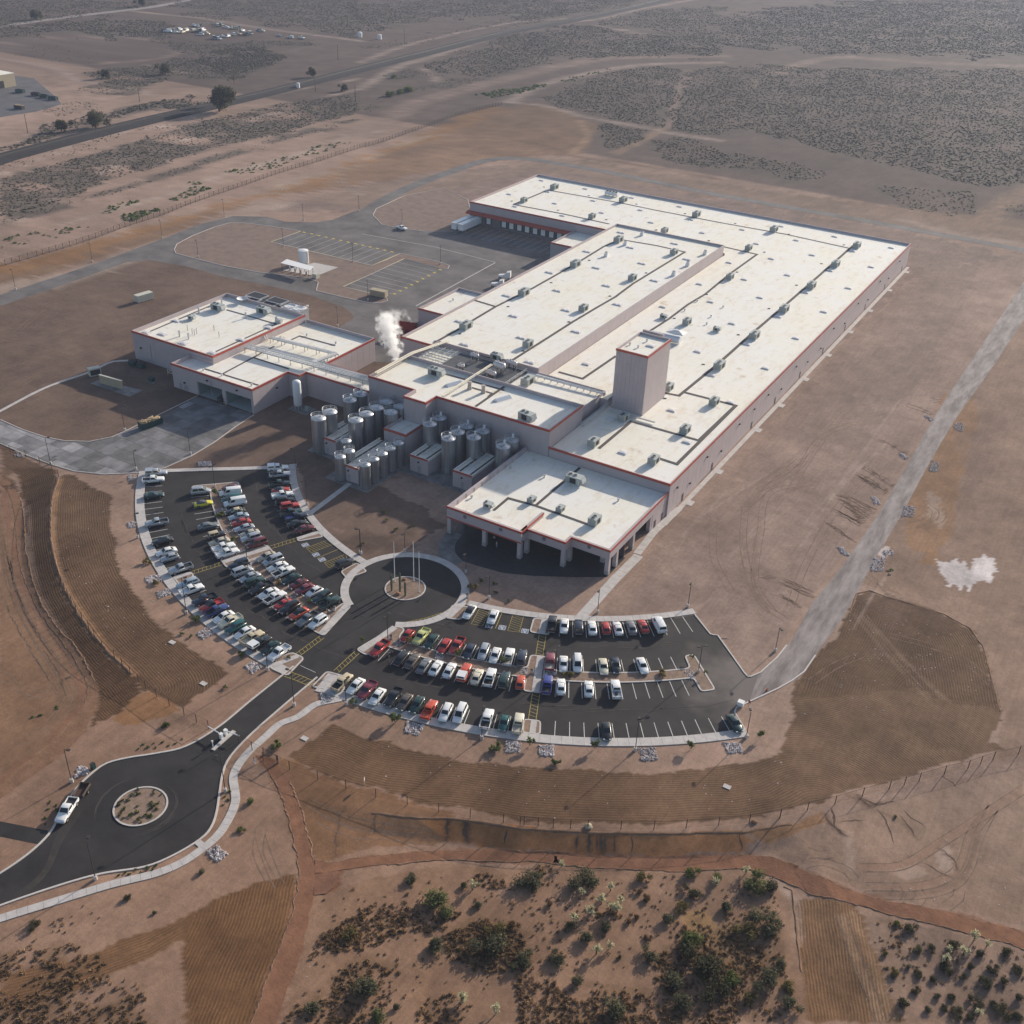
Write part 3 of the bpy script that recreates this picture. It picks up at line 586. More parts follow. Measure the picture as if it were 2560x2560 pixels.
def soilmat():
    m = bpy.data.materials.new('desert_soil'); m.use_nodes = True
    n = m.node_tree.nodes; l = m.node_tree.links; b = n['Principled BSDF']; b.inputs['Roughness'].default_value = .95; b.inputs['Specular IOR Level'].default_value = .1
    at_ = lambda k: (lambda q: (setattr(q, 'attribute_name', k), q)[1])(n.new('ShaderNodeAttribute'))
    A = at_('soil'); Fu = at_('furrow'); Fa = at_('furrow_amount'); g = n.new('ShaderNodeNewGeometry')
    def mth(op, x, y=None):
        q = n.new('ShaderNodeMath'); q.operation = op
        for i, k in enumerate((x, y)):
            if k is None: continue
            if isinstance(k, (int, float)): q.inputs[i].default_value = k
            else: l.new(k, q.inputs[i])
        return q.outputs[0]
    def noise(sc, d=6, r=.65):
        t = n.new('ShaderNodeTexNoise'); t.inputs['Scale'].default_value = sc; t.inputs['Detail'].default_value = d; t.inputs['Roughness'].default_value = r
        l.new(g.outputs['Position'], t.inputs['Vector']); return t.outputs['Fac']
    nA = noise(.9, 9, .8); nB = noise(6.0, 5, .75)
    mp = n.new('ShaderNodeMapping'); mp.inputs['Scale'].default_value = (1.3,.07,1); mp.inputs['Rotation'].default_value = (0,0,.12); l.new(g.outputs['Position'], mp.inputs[0]); ts = n.new('ShaderNodeTexNoise'); ts.inputs['Scale'].default_value = 1.0; ts.inputs['Detail'].default_value = 5; ts.inputs['Roughness'].default_value = .7; l.new(mp.outputs[0], ts.inputs['Vector'])
    ph = mth('ADD', Fu.outputs['Fac'], mth('MULTIPLY', noise(.12, 2), 1.6))
    s = mth('SINE', mth('MULTIPLY', ph, 6.28318))
    broke = mth('MULTIPLY', Fa.outputs['Fac'], mth('MULTIPLY', mth('SUBTRACT', noise(.25, 4), .22), 2.0))
    fs = mth('MULTIPLY', s, broke)
    k = mth('ADD', mth('ADD', -.12, mth('MULTIPLY', nA, 1.15)), mth('ADD', mth('MULTIPLY', nB, .62), mth('MULTIPLY', ts.outputs['Fac'], .50)))
    k = mth('MULTIPLY', k, mth('ADD', 1.0, mth('MULTIPLY', fs, .25)))
    mx = n.new('ShaderNodeMixRGB'); mx.blend_type = 'MULTIPLY'; mx.inputs[0].default_value = 1
    cb = n.new('ShaderNodeCombineColor')
    for i in range(3): l.new(k, cb.inputs[i])
    l.new(A.outputs['Color'], mx.inputs[1]); l.new(cb.outputs[0], mx.inputs[2]); l.new(mx.outputs[0], b.inputs['Base Color'])
    hgt = mth('ADD', mth('ADD', mth('MULTIPLY', nA, .35), mth('MULTIPLY', nB, .20)), mth('MULTIPLY', fs, .08))
    bp = n.new('ShaderNodeBump'); bp.inputs['Strength'].default_value = .45; bp.inputs['Distance'].default_value = .55
    l.new(hgt, bp.inputs['Height']); l.new(bp.outputs[0], b.inputs['Normal'])
    return m
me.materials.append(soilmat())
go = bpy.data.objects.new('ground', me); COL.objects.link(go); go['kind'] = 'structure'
# ------------------------------------------------------------------ car parks (polar about one centre), roads, kerbs
C0 = np.array([-122.31, 242.44]); CIRC = np.array([-122.3, 163.1]); RND = np.array([-121.9, 84.3])
def pol(a, r, c=C0): return np.array([c[0]+r*math.cos(R(a)), c[1]+r*math.sin(R(a))])
def arc(a0, a1, r, c=C0, st=1.0):
    k = max(2, int(abs(a1-a0)/st)+1); return [pol(a0+(a1-a0)*i/(k-1), r, c) for i in range(k)]
Z_A = .02
ring = lambda a0, a1, r0, r1: [(p[0],p[1],0) for p in arc(a0, a1, r0)+arc(a1, a0, r1)]
sheet('parking_lot', ring(220.3, 315.5, 78.4, 115.7), M_ASPH, Z_A)
TC = 12.8
sheet('turning_circle', [(p[0],p[1],0) for p in arc(0, 356, TC+.1, CIRC, 4)], M_ASPH, Z_A+.012)
# the lot's right end and the road that leaves it
sheet('parking_lot_end', [G(*p) for p in pl(ZT,(1040,305),(1255,270),(1365,405),(1412,412),(1520,560),(1625,700),(1700,680),(1640,860),(1545,905),(1530,935),(1602,1066),(1560,1072),(1300,800),(1150,550))], M_ASPH, Z_A+.006)
roadL = pl(ZT,(1560,640),(1630,702),(1720,670),(1830,570),(1900,482))+pl(ZE,(540,1440),(650,1230),(760,1100),(860,970),(1060,680),(1240,370),(1390,100))+pl(ZI,(1850,655),(1940,520),(1990,445))
roadR = pl(ZT,(1560,900),(1925,725))+pl(ZE,(560,1690),(670,1540),(830,1330),(930,1150),(1050,930),(1200,680),(1350,400),(1500,140))+pl(ZI,(1880,682),(1950,575),(2010,480))
sheet('service_road', [G(*p) for p in roadL+roadR[::-1]], M_ROAD, .012)
# entry road with the lower roundabout
WL = [(-125.2,128),(-125.2,124),(-125.2,115),(-125.1,106.3),(-126.4,99.3),(-129.4,95.2),(-133,91.4),(-135.1,88.3),(-135.4,85.4),(-134.7,81),(-132.9,77),(-131.2,73.8),(-130.1,71.4),(-129.5,67.3),(-129.9,62),(-131.5,55)]
EL = [(-118.6,128),(-118.5,116.5),(-118.2,108.1),(-117.3,101.8),(-115.6,98.2),(-112.5,94.1),(-109.7,90.5),(-108,87.4),(-107.7,84.4),(-108.9,79.6),(-111.1,75.3),(-115.9,70.5),(-119.6,65.4),(-124.2,57.7),(-127.5,51)]
WLc = curve(WL, 1.0); ELc = curve(EL, 1.0)
sheet('entry_road', [(p[0],p[1],0) for p in WLc+ELc[::-1]], M_ASPH, Z_A+.006)
q = [G(*p) for p in pl(ZA,(-30,1135),(330,1205),(330,1235),(265,1300),(-30,1240))]
sheet('side_drive', q, M_ASPH, Z_A-.006)
sheet('lot_throat', [(-128.5,131),(-116.1,131),(-118.4,123),(-125.3,123)], M_ASPH, Z_A+.010)
# kerbs
KH = .15
kerb(WLc, 0, .35, KH); kerb(ELc, -.35, 0, KH)
kerb(arc(0, 357, 4.65, RND, 6), 0, .3, .16, closed=True); kerb(arc(0, 357, 4.7, CIRC, 6), 0, .3, .16, closed=True)
sheet('roundabout_bed', [(p[0],p[1],0) for p in arc(0, 357, 4.68, RND, 6)], None, .08); sheet('circle_bed', [(p[0],p[1],0) for p in arc(0, 357, 4.72, CIRC, 6)], None, .08)
M_BED = mat('planting_soil', (.27,.185,.135), .95, var=.3, scale=1.2, bump=.4, bscale=5)
for nme in ('roundabout_bed', 'circle_bed'):
    bpy.data.objects[nme].data.materials.clear(); bpy.data.objects[nme].data.materials.append(M_BED)
kerb([np.array(p[:2]) for p in [G(*q) for q in pl(ZT,(1255,265),(1310,335),(1365,403),(1390,411),(1415,411),(1520,558),(1600,672),(1625,697),(1650,698),(1720,668),(1830,568),(1900,480))]], 0, .3, KH)
kerb([np.array(p[:2]) for p in [G(*q) for q in pl(ZT,(1605,1065),(1530,940),(1545,905),(1700,835),(1830,775),(1925,722))+pl(ZE,(600,1640),(668,1540))]], -.3, 0, KH)
# pavements: outer and inner arcs, entry road walk, circle walk
slabs('pavement', arc(219.9, 268.6, 116.55, st=.35), -1.15, 1.1, 1.6, .15)
slabs('pavement', arc(273.4, 315.7, 116.5, st=.35), -1.1, 1.1, 1.6, .15)
slabs('pavement', arc(219.6, 259.6, 77.55, st=.4), -.95, .95, 1.6, .15)
slabs('pavement', arc(281.2, 319.6, 77.55, st=.4), -.95, .95, 1.6, .15)
top_ = [pol(220.0, 115.4), pol(220.2, 100), pol(220.5, 90), pol(220.6, 79)]
slabs('pavement', curve(top_, 1.0), -.75, .95, 2.0, .15)
slabs('pavement', arc(-63, 243, 13.75, CIRC, 3), -.95, .95, 1.6, .15)
walkE = [G(*p) for p in pl(ZL,(1400,1905),(1330,1990))+pl(ZA,(1932,470),(1830,560),(1720,660),(1640,760),(1610,840),(1620,920),(1625,1000),(1590,1100),(1510,1230),(1400,1330),(1250,1430),(1080,1500),(900,1545),(760,1580),(560,1640),(300,1720),(-20,1820),(-200,1890))]
walkE = [(-110.5,125.6),(-113.6,121.5),(-114.2,116.8)]+walkE[2:]
slabs('entry_pavement', curve(walkE, .7), -.75, .75, 1.5, .12)
slabs('crossing_pavement', curve([pol(272.9,112.2), pol(273.4,118)], 1.0), -1.1, 1.1, 2, .13)
ribbon('verge_link', curve([G(*p) for p in pl(ZA,(1360,1280),(1420,1330))], .5), -.6, .6, M_CONC, .1)
slabs('tank_walk', curve([G(*p) for p in pl(ZL,(1465,462),(1785,222))], 1.0), -.75, .75, 1.6, .06, M_CONC)
slabs('portico_walk', curve([G(*p) for p in pl(ZT,(475,285),(730,0))+pl(ZP,(1400,1000),(1600,800))], 1.0), -1.2, 1.2, 1.6, .06, M_CONC)
slabs('plaza_walk', curve([G(*p) for p in pl(ZP,(130,870),(60,790),(60,700),(120,620))], 1.0), -2.0, 2.0, 2.0, .05, M_PAD)
slabs('building_walk', curve([G(*p) for p in pl(ZP,(1590,790),(1720,620),(1740,600),(1880,470),(1932,420))], 1.0), -.8, 1.1, 1.6, .05, M_CONC)
slabs('building_walk', curve([(-84.5,222),(-84.5,470)], 4.0), -.75, .55, 4.0, .05, M_CONC)
for y in (236, 256.3, 287, 307.5, 331.5, 356, 382, 408, 436, 463): sheet('door_landing', [(-84.1,y-1.3,0),(-82.3,y-1.3,0),(-82.3,y+1.3,0),(-84.1,y+1.3,0)], M_CONC, .055)
# raised islands with kerb, bed and crossing walk
def island(name, outline, walk=None, closed_r=.3):
    c = [np.array(p, float) for p in outline]
    b = MB(); b.prism(c, 0, .12); o = b.build(name, M_BED); o['kind'] = 'structure'
    kerb(c, -.02, .3, .16, closed=True)
    if walk: slabs('island_walk', dense(walk, 1.0), -.8, .8, 1.5, .17)
    return o
def rnd(pts, st=.5):
    P = pts+[pts[0], pts[1], pts[2]]; c = curve(P, st); k = int(len(c)*len(pts)/(len(pts)+2))
    return [np.array(p[:2]) for p in c]
def outline(*polar):
    """closed outline in (angle, radius) with softened corners, anticlockwise"""
    P = [pol(a, r) for a, r in polar]; out = []; k = len(P)
    for i in range(k):
        a, b, c = P[i-1], P[i], P[(i+1)%k]
        ra = min(.9, np.linalg.norm(a-b)*.4); rb = min(.9, np.linalg.norm(c-b)*.4)
        p0 = b+(a-b)/np.linalg.norm(a-b)*ra; p1 = b+(c-b)/np.linalg.norm(c-b)*rb
        for t in (0,.33,.67,1): out.append((1-t)**2*p0+2*t*(1-t)*b+t*t*p1)
    A = sum(out[i-1][0]*out[i][1]-out[i][0]*out[i-1][1] for i in range(len(out)))
    return out if A > 0 else out[::-1]
def strip(a0, a1):
    n = max(2, int((a1-a0)/1.5)); return [(a0+(a1-a0)*i/n, 99.15) for i in range(n+1)]
def median(a0, a1, cap0, cap1):
    """a planted median with wider caps at its ends (angles), outline going round"""
    inn = [(a, 95.9) for a, _ in strip(cap0, cap1)][::-1]
    out = strip(cap0, cap1)
    pts = [(a0, 91.6), (a0, 103.6), (cap0, 103.6)]+out+[(cap1, 103.6), (a1, 103.6), (a1, 91.6), (cap1, 91.6)]+inn+[(cap0, 91.6)]
    return outline(*pts)
island('median_island', median(224.9, 247.8, 226.6, 245.4), [pol(246.3, 91.5), pol(246.3, 103.6)])
island('median_island', outline(*([(247.9, 95.9)]+[(247.9, 99.15)]+strip(248.4, 265.3)+[(265.9, 103.4), (267.8, 103.4), (266.3, 91.6), (264.9, 91.8), (265.0, 95.9)]+[(a, 95.9) for a, _ in strip(248.4, 264.8)][::-1])), [pol(265.7, 91.8), pol(267.3, 103.2)])
island('median_island', outline(*([(274.1, 92.0), (272.5, 103.2), (274.2, 103.8), (275.3, 99.15)]+strip(276, 292.3)+[(293.2, 99.15),(293.2, 103.4), (295.4, 103.4), (295.4, 91.6), (293.2, 91.6), (293.1, 95.9)]+[(a, 95.9) for a, _ in strip(276.4, 292.0)][::-1]+[(275.8, 95.0), (275.6, 92.0)])), [pol(294.6, 91.8), pol(294.6, 103.3)])
slabs('island_walk', dense([pol(274.2, 92.6), pol(273.2, 103.0)], 1.0), -.75, .75, 1.5, .17)
island('median_island', outline(*([(295.6, 95.9), (295.6, 99.15)]+strip(297, 311.8)+[(313.4, 99.15),(313.4, 103.5), (315.2, 103.5), (315.2, 91.8), (313.8, 91.8), (313.6, 95.9)]+[(a, 95.9) for a, _ in strip(297, 312.4)][::-1])))
# small islands at the lot edges
island('kerb_island', outline((245.9,78.6),(245.9,84.3),(247.1,84.8),(248.2,78.6)))
slabs('island_walk', dense([pol(246.4,78.6), pol(246.3,84.4)], 1.0), -.6, .6, 1.5, .17)
island('kerb_island', outline((258.6,78.8),(258.7,84.0),(261.0,84.9),(261.9,79.6)))
slabs('island_walk', dense([pol(259.9,78.2), pol(261.1,84.6)], 1.0), -.6, .6, 1.5, .17)
island('kerb_island', outline((279.0,79.6),(279.5,84.9),(281.8,84.0),(282.1,78.8)))
slabs('island_walk', dense([pol(280.6,77.8), pol(279.9,84.6)], 1.0), -.6, .6, 1.5, .17)
island('kerb_island', outline((292.5,78.7),(292.4,84.0),(295.4,84.2),(295.2,78.7)))
slabs('island_walk', dense([pol(294.4,78.6), pol(294.2,84.0)], 1.0), -.75, .75, 1.5, .17)
island('kerb_island', outline((246.0,115.3),(246.2,111.0),(247.3,111.0),(248.0,115.3)))
slabs('island_walk', dense([pol(246.5,115.4), pol(246.5,111.2)], 1.0), -.5, .5, 1.5, .17)
island('kerb_island', outline((266.2,115.5),(266.9,111.3),(268.7,111.2),(269.2,117.6),(267,117.8)))
slabs('island_walk', dense([pol(266.9,117), pol(267.9,111.5)], 1.0), -.6, .6, 1.5, .17)
island('kerb_island', outline((272.2,117.6),(272.0,112),(274.4,111.3),(275.4,115.5)))
slabs('island_walk', dense([pol(274.2,116), pol(273.7,111.5)], 1.0), -.6, .6, 1.5, .17)
island('kerb_island', outline((293.9,115.5),(293.8,111.5),(295.6,111.5),(295.7,115.5)))
slabs('island_walk', dense([pol(294.9,115.4), pol(294.9,111.6)], 1.0), -.6, .6, 1.5, .17)
# painted lines: one thin sheet each, parts of one set of markings
marks = tag(MB().poly([(-124,129.0,.036),(-124,128.9,.036),(-120,128.9,.036),(-120,129.0,.036)]).build('road_marking', M_LINE), kind='structure')
Z_L = .040
def seg(name, a, b, wd, m, z=Z_L, parent=marks):
    a = np.array(a[:2]); b = np.array(b[:2]); d = (b-a)/np.linalg.norm(b-a); n = np.array([-d[1], d[0]])*wd/2
    q = MB(); q.poly([(*(a-n),z),(*(b-n),z),(*(b+n),z),(*(a+n),z)]); return q.build(name, m, parent)
def stalls(a0, a1, st, r0, r1, m=M_LINE):
    for k in range(int(round((a1-a0)/st))+1): seg('stall_line', pol(a0+k*st, r0), pol(a0+k*st, r1), .14, m)
stalls(221.25, 244.1, 1.425, 111.1, 115.4); stalls(249.25, 265.0, 1.425, 111.1, 115.4)
stalls(276.85, 292.6, 1.425, 111.1, 115.4); stalls(297.04, 314.2, 1.425, 111.2, 115.4)
stalls(228.2, 244.2, 1.56, 99.3, 103.9); stalls(249.4, 264.9, 1.54, 99.3, 104.1)
stalls(228.2, 244.0, 1.69, 91.6, 95.8); stalls(249.9, 263.6, 1.69, 91.6, 95.8)
stalls(275.87, 291.8, 1.58, 99.3, 104.0); stalls(296.84, 312.0, 1.505, 99.3, 104.15)
stalls(277.6, 291.4, 1.72, 91.6, 95.8); stalls(296.8, 311.9, 1.68, 91.7, 95.8)
stalls(222.2, 244.4, 2.02, 78.7, 84.3); stalls(296.84, 317.1, 2.02, 78.7, 84.4)
def ladder(name, c, wd, rung=1.0, slant=.55):
    """yellow ladder crossing along a line of places"""
    c = [np.array(p[:2]) for p in c]; N = normals2(c); q = MB(); z = Z_L+.004
    for s in (-wd/2, wd/2):
        vs = []
        for p, n in zip(c, N): vs += [(*(p+n*(s-.06)), z), (*(p+n*(s+.06)), z)]
        q.add(vs, [(2*i+1,2*i,2*i+2,2*i+3) for i in range(len(c)-1)])
    L = [0]
    for a, b in zip(c, c[1:]): L.append(L[-1]+np.linalg.norm(b-a))
    X = np.array(c); s = .4
    while s < L[-1]-slant:
        a = np.array([np.interp(s, L, X[:,0]), np.interp(s, L, X[:,1])]); b = np.array([np.interp(s+slant, L, X[:,0]), np.interp(s+slant, L, X[:,1])])
        i = min(int(np.searchsorted(L, s)), len(N)-1); n = N[i]
        d = np.array([n[1], -n[0]])*.045; p0, p1 = a-n*wd/2, b+n*wd/2
        q.poly([(*(p0-d), z+.003),(*(p0+d), z+.003),(*(p1+d), z+.003),(*(p1-d), z+.003)]); s += rung
    return q.build(name, M_YEL, marks)
ladder('crossing_marking', [pol(246.3, r) for r in (84.6, 88, 91.3)], 1.25); ladder('crossing_marking', [pol(246.45, r) for r in (103.8, 107, 110.9)], 1.25)
ladder('crossing_marking', [pol(294.4, r) for r in (84.3, 88, 91.4)], 1.5); ladder('crossing_marking', [pol(294.7, r) for r in (103.7, 107, 111.3)], 1.5)
ladder('crossing_marking', [pol(267.7, r) for r in (103.8, 107, 111.1)], 1.2); ladder('crossing_marking', [pol(272.9, r) for r in (103.8, 107, 111.1)], 1.2)
ladder('crossing_marking', curve([G(*p) for p in pl(ZL,(1790,985),(1745,1060),(1745,1130),(1775,1190))], .6), 1.3); ladder('crossing_marking', curve([G(*p) for p in pl(ZR,(645,528),(720,510),(860,480),(990,438))], .6), 1.3)
ladder('crossing_marking', curve([G(*p) for p in pl(ZL,(1270,1752),(1390,1795),(1500,1845))], .6), 1.7)
def hatch(quad):
    q = MB(); z = Z_L+.004; P = [np.array(G(*p)[:2]) for p in quad]
    for a, b in zip(P, P[1:]+P[:1]):
        d = (b-a)/np.linalg.norm(b-a); n = np.array([-d[1], d[0]])*.045; q.poly([(*(a-n),z),(*(b-n),z),(*(b+n),z),(*(a+n),z)])
    for i in range(1, 8):
        t = i/8; a = P[0]+(P[3]-P[0])*max(0, t-.08); b = P[1]+(P[2]-P[1])*min(1, t+.05); d = (b-a)/np.linalg.norm(b-a); n = np.array([-d[1], d[0]])*.04
        q.poly([(*(a-n),z+.003),(*(b-n),z+.003),(*(b+n),z+.003),(*(a+n),z+.003)])
    return q.build('hatched_bay_marking', M_YEL, marks)
hatch(pl(ZL,(1435,740),(1475,780),(1645,715),(1605,678))); hatch(pl(ZL,(1580,860),(1620,900),(1765,830),(1750,790)))
hatch(pl(ZR,(1285,390),(1370,405),(1310,532),(1218,515))); hatch(pl(ZR,(1555,437),(1640,450),(1605,582),(1510,570)))
seg('bay_line', G(*ZL(1520,825)), G(*ZL(1700,748)), .12, M_YEL, Z_L+.004); seg('bay_line', G(*ZR(1465,425)), G(*ZR(1412,552)), .12, M_YEL, Z_L+.004)
def wheelchair(p, a):
    """access symbol: blue field, white figure in a wheelchair"""
    c = np.array(G(*p)[:2]); ca, sa = math.cos(a), math.sin(a); T = lambda x, y, z: (c[0]+x*ca-y*sa, c[1]+x*sa+y*ca, z)
    q = MB(); q.poly([T(x, y, Z_L) for x, y in ((-.75,-.75),(.75,-.75),(.75,.75),(-.75,.75))]); o = q.build('access_sign_field', M_BLUE, marks)
    q = MB(); z = Z_L+.006
    def bar(x0, y0, x1, y1, wd=.11):
        d = np.array([x1-x0, y1-y0]); d = d/np.linalg.norm(d); n = np.array([-d[1], d[0]])*wd/2
        q.poly([T(x0-n[0],y0-n[1],z),T(x1-n[0],y1-n[1],z),T(x1+n[0],y1+n[1],z),T(x0+n[0],y0+n[1],z)])
    q.poly([T(-.08+.13*math.cos(t), .55+.13*math.sin(t), z) for t in [i*.785 for i in range(8)]])
    bar(-.08,.42,-.02,-.02); bar(-.05,.2,.25,.2); bar(-.02,-.02,.28,-.02); bar(.28,-.02,.42,-.42); bar(.42,-.42,.55,-.40)
    for i in range(9):
        t0, t1 = R(150+i*24), R(150+(i+1)*24); bar(.02+.36*math.cos(t0), -.24+.36*math.sin(t0), .02+.36*math.cos(t1), -.24+.36*math.sin(t1), .09)
    for e in ((-.75,-.75,.75,-.75),(.75,-.75,.75,.75),(.75,.75,-.75,.75),(-.75,.75,-.75,-.75)): bar(*e, .06)
    q.build('access_symbol', M_WHITE, marks)
for p in pl(ZL,(1427,717),(1513,795),(1563,835)): wheelchair(p, R(-25+180))
for p in pl(ZR,(1362,530),(1467,545),(1650,573)): wheelchair(p, R(20+180))
# ------------------------------------------------------------------ north yard
YARD = [(-30,744),(0,737),(149,689),(261,651),(410,596),(500,560),(583,540),(667,542),(713,554),(790,556),(830,550),(880,530),(925,518),(932,540),(955,560),(1000,570),(1060,578),(1140,577),(1190,585),(1420,620),(1560,640),(1400,760),(1180,880),(1080,860),(1000,905),(930,905),(850,818),(886,795),(878,782),(859,768),(775,738),(675,715),(560,692),(466,666),(373,650),(317,655),(112,728),(0,765),(-30,772)]
sheet('yard', YARD, M_OLD, .01)
loop = curve([G(*p) for p in [(900,540),(960,500),(1040,462),(1120,432),(1200,405),(1260,396),(1320,398),(1400,410),(1520,431),(1800,488),(2100,541),(2360,588),(2640,640)]], 3.0)
ribbon('perimeter_road', loop, -3.4, 3.4, M_OLD, .03)
ISL = [(435,624),(442,610),(480,590),(535,568),(575,557),(605,557),(680,566),(752,578),(715,592),(677,605),(800,634),(930,664),(965,650),(1000,634),(1050,644),(1100,655),(1124,664),(1120,672),(1105,672),(1055,660),(1010,647),(930,685),(858,717),(915,731),(966,743),(970,752),(955,757),(925,758),(860,744),(790,727),(792,718),(795,706),(770,695),(720,690),(640,680),(560,665),(480,645),(440,634)]
c_ = [np.array(G(*p)[:2]) for p in ISL]
M_ISL = mat('graded_dirt', (.215,.150,.118), .95, var=.25, scale=.25, bump=.3, bscale=3)
def bed(name, c, h=.05):
    A = sum(c[i-1][0]*c[i][1]-c[i][0]*c[i-1][1] for i in range(len(c)))
    if A < 0: c = c[::-1]
    sheet(name, [(p[0],p[1],0) for p in c], M_ISL, h); kerb(c, -.05, .22, .14, closed=True)
bed('yard_island', c_)
bed('yard_island', [np.array(G(*p)[:2]) for p in [(955,562),(1000,571),(1060,579),(1150,578),(1180,540),(1170,500),(1110,470),(1010,490),(940,522),(932,538)]][::-1], .045)
def yl(a, b, wd=.25, m=M_YEL2, nm='bay_line'): seg(nm, G(*a), G(*b), wd, m, .05)
for a, b in [((752,578),(677,605)),((677,605),(930,664)),((930,664),(1000,634)),((1010,647),(858,717)),((858,717),(966,743)),((1010,647),(1105,671))]: yl(a, b, .55)
def gridlines(p00, p01, p10, p11, n, m=M_LINE):
    for i in range(1, n):
        t = i/n; a = np.array(p00)+(np.array(p01)-np.array(p00))*t; b = np.array(p10)+(np.array(p11)-np.array(p10))*t; yl(a, b, .14, M_LINE, 'stall_line')
gridlines((677,605),(930,664),(752,578),(1000,634),12); gridlines((1010,647),(858,717),(1105,671),(966,743),9)
for i in range(13):
    t = i/13; yl((757+ (995-757)*t, 580+(633-580)*t), (757+(995-757)*t+7, 580+(633-580)*t+1.6), .9)
for i in range(9):
    t = (i+.2)/9; yl((1103+(975-1103)*t-3, 672+(740-672)*t), (1103+(975-1103)*t+3.5, 672+(740-672)*t+2), .9)
for i in range(17):     # dock bay lines
    x = -263+i*3.6
    if x < -212: seg('dock_line', (x, 408.5), (x, 392), .16, M_LINE, .05)
yl((1238,657),(1040,765),.5,M_CONC,'yard_gutter'); yl((905,585),(1085,617),.35,M_CONC,'yard_gutter'); yl((1085,617),(1240,656),.35,M_CONC,'yard_gutter')
# ------------------------------------------------------------------ south-west apron in bays of concrete
AP = [np.array(G(*p)[:2]) for p in pl(ZQ,(-60,1512),(0,1535),(150,1600),(300,1650),(430,1675),(600,1680),(750,1650),(860,1600),(1000,1545),(1150,1470),(1320,1375),(1705,1490),(1580,1570),(1430,1680),(1280,1770),(1190,1815),(1100,1850),(1010,1870),(920,1882),(800,1892),(700,1890),(500,1870),(350,1825),(200,1770),(0,1682),(-60,1655))]
def clip(poly, f):
    out = []
    for i in range(len(poly)):
        a, b = poly[i-1], poly[i]; fa, fb = f(a), f(b)
        if fa >= 0: out.append(a)
        if (fa >= 0) != (fb >= 0): t = fa/(fa-fb); out.append(a+(b-a)*t)
    return out
ap = sheet('concrete_apron', [(p[0],p[1],0) for p in AP], MATS['joint'], .012)
ap_m = [mat('apron_slab_%s' % n, c, .85, var=.45, scale=.22) for n, c in (('grey',(.21,.20,.20)),('dark',(.155,.148,.146)),('pale',(.31,.295,.295)))]
xs = np.arange(-300, -180, 4.6); ys = np.arange(150, 230, 4.6)
for x in xs:
    for y in ys:
        p = AP
        for f in (lambda a: a[0]-x-.04, lambda a: x+4.56-a[0], lambda a: a[1]-y-.04, lambda a: y+4.56-a[1]):
            p = clip(p, f)
            if len(p) < 3: break
        if len(p) >= 3:
            A = abs(sum(p[i-1][0]*p[i][1]-p[i][0]*p[i-1][1] for i in range(len(p))))/2
            if A > .3:
                b = MB(); b.prism(p, 0, .05+random.uniform(0,.008)); r_ = random.random(); west = x < -243
                b.build('slab', ap_m[2 if (west and r_ < .6) or r_ > .9 else (1 if r_ < .45 else 0)], ap)
kerb([np.array(G(*p)[:2]) for p in pl(ZQ,(0,1530),(150,1596),(300,1646),(430,1671),(600,1676),(750,1646),(860,1597),(1320,1372))], 0, .25, .14)
kerb([np.array(G(*p)[:2]) for p in pl(ZQ,(0,1684),(200,1772),(350,1828),(500,1872),(700,1893),(920,1884),(1100,1852),(1280,1772),(1430,1682),(1580,1573),(1700,1495))], -.25, 0, .14)
slabs('yard_walk', curve([G(*p) for p in pl(ZQ,(-60,1500),(0,1470),(300,1315),(580,1215),(720,1150),(760,1137),(860,1130))], 2.0), -.55, .55, 2.0, .06)
# concrete pads by the tanks, plaza of the portico
def pad(name, pts, m=M_PAD, z=.05): return sheet(name, [(x, y, 0) for x, y in pts], m, z)
pad('tank_pad', [(-184,201.5),(-170.2,201.0),(-170.2,192.2),(-155.8,192.2),(-155.8,211.8),(-160,212),(-160,226),(-181,228.6),(-184,228.6)])
pad('tank_pad', [(-156.5,206.5),(-138.5,206.5),(-128,206.5),(-127.8,226),(-156.5,226)], M_PAD, .045)
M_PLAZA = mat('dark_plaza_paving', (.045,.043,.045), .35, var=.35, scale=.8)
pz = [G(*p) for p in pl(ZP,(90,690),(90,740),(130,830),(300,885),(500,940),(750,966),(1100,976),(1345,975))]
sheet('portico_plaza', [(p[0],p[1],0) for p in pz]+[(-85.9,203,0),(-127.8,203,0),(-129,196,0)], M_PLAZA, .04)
M_PUD = mat('puddle', (.05,.035,.025), .05, spec=.5)
# beds of riprap: heaps of single stones, joined
def riprap(quad, n=120, size=.36):
    n = int(n*1.25)
    P = [at(*p) for p in quad]; b = MB(); r = random.Random(len(quad)*7+int(P[0][0]*10))
    for _ in range(n):
        u, v = r.random(), r.random()
        p = (P[0]*(1-u)+P[1]*u)*(1-v)+(P[3]*(1-u)+P[2]*u)*v
        s = size*r.uniform(.45,1.25); h = s*r.uniform(.4,.8); a = r.uniform(0, 6.28)
        vs = [(p[0]+s*.5*math.cos(a+k*1.257)*r.uniform(.7,1.1), p[1]+s*.5*math.sin(a+k*1.257)*r.uniform(.7,1.1), p[2]-.02) for k in range(5)]
        tp = [(p[0]+(q[0]-p[0])*.55, p[1]+(q[1]-p[1])*.55, p[2]+h) for q in vs]
        b.add(vs+tp, [(k,(k+1)%5,(k+1)%5+5,k+5) for k in range(5)]+[(5,6,7,8,9)])
    o = b.build('riprap_stones', M_STONE if r.random() < .6 else mat('riprap_pale', (.66,.60,.59), .9, var=.7, scale=1.8)); o['kind'] = 'stuff'
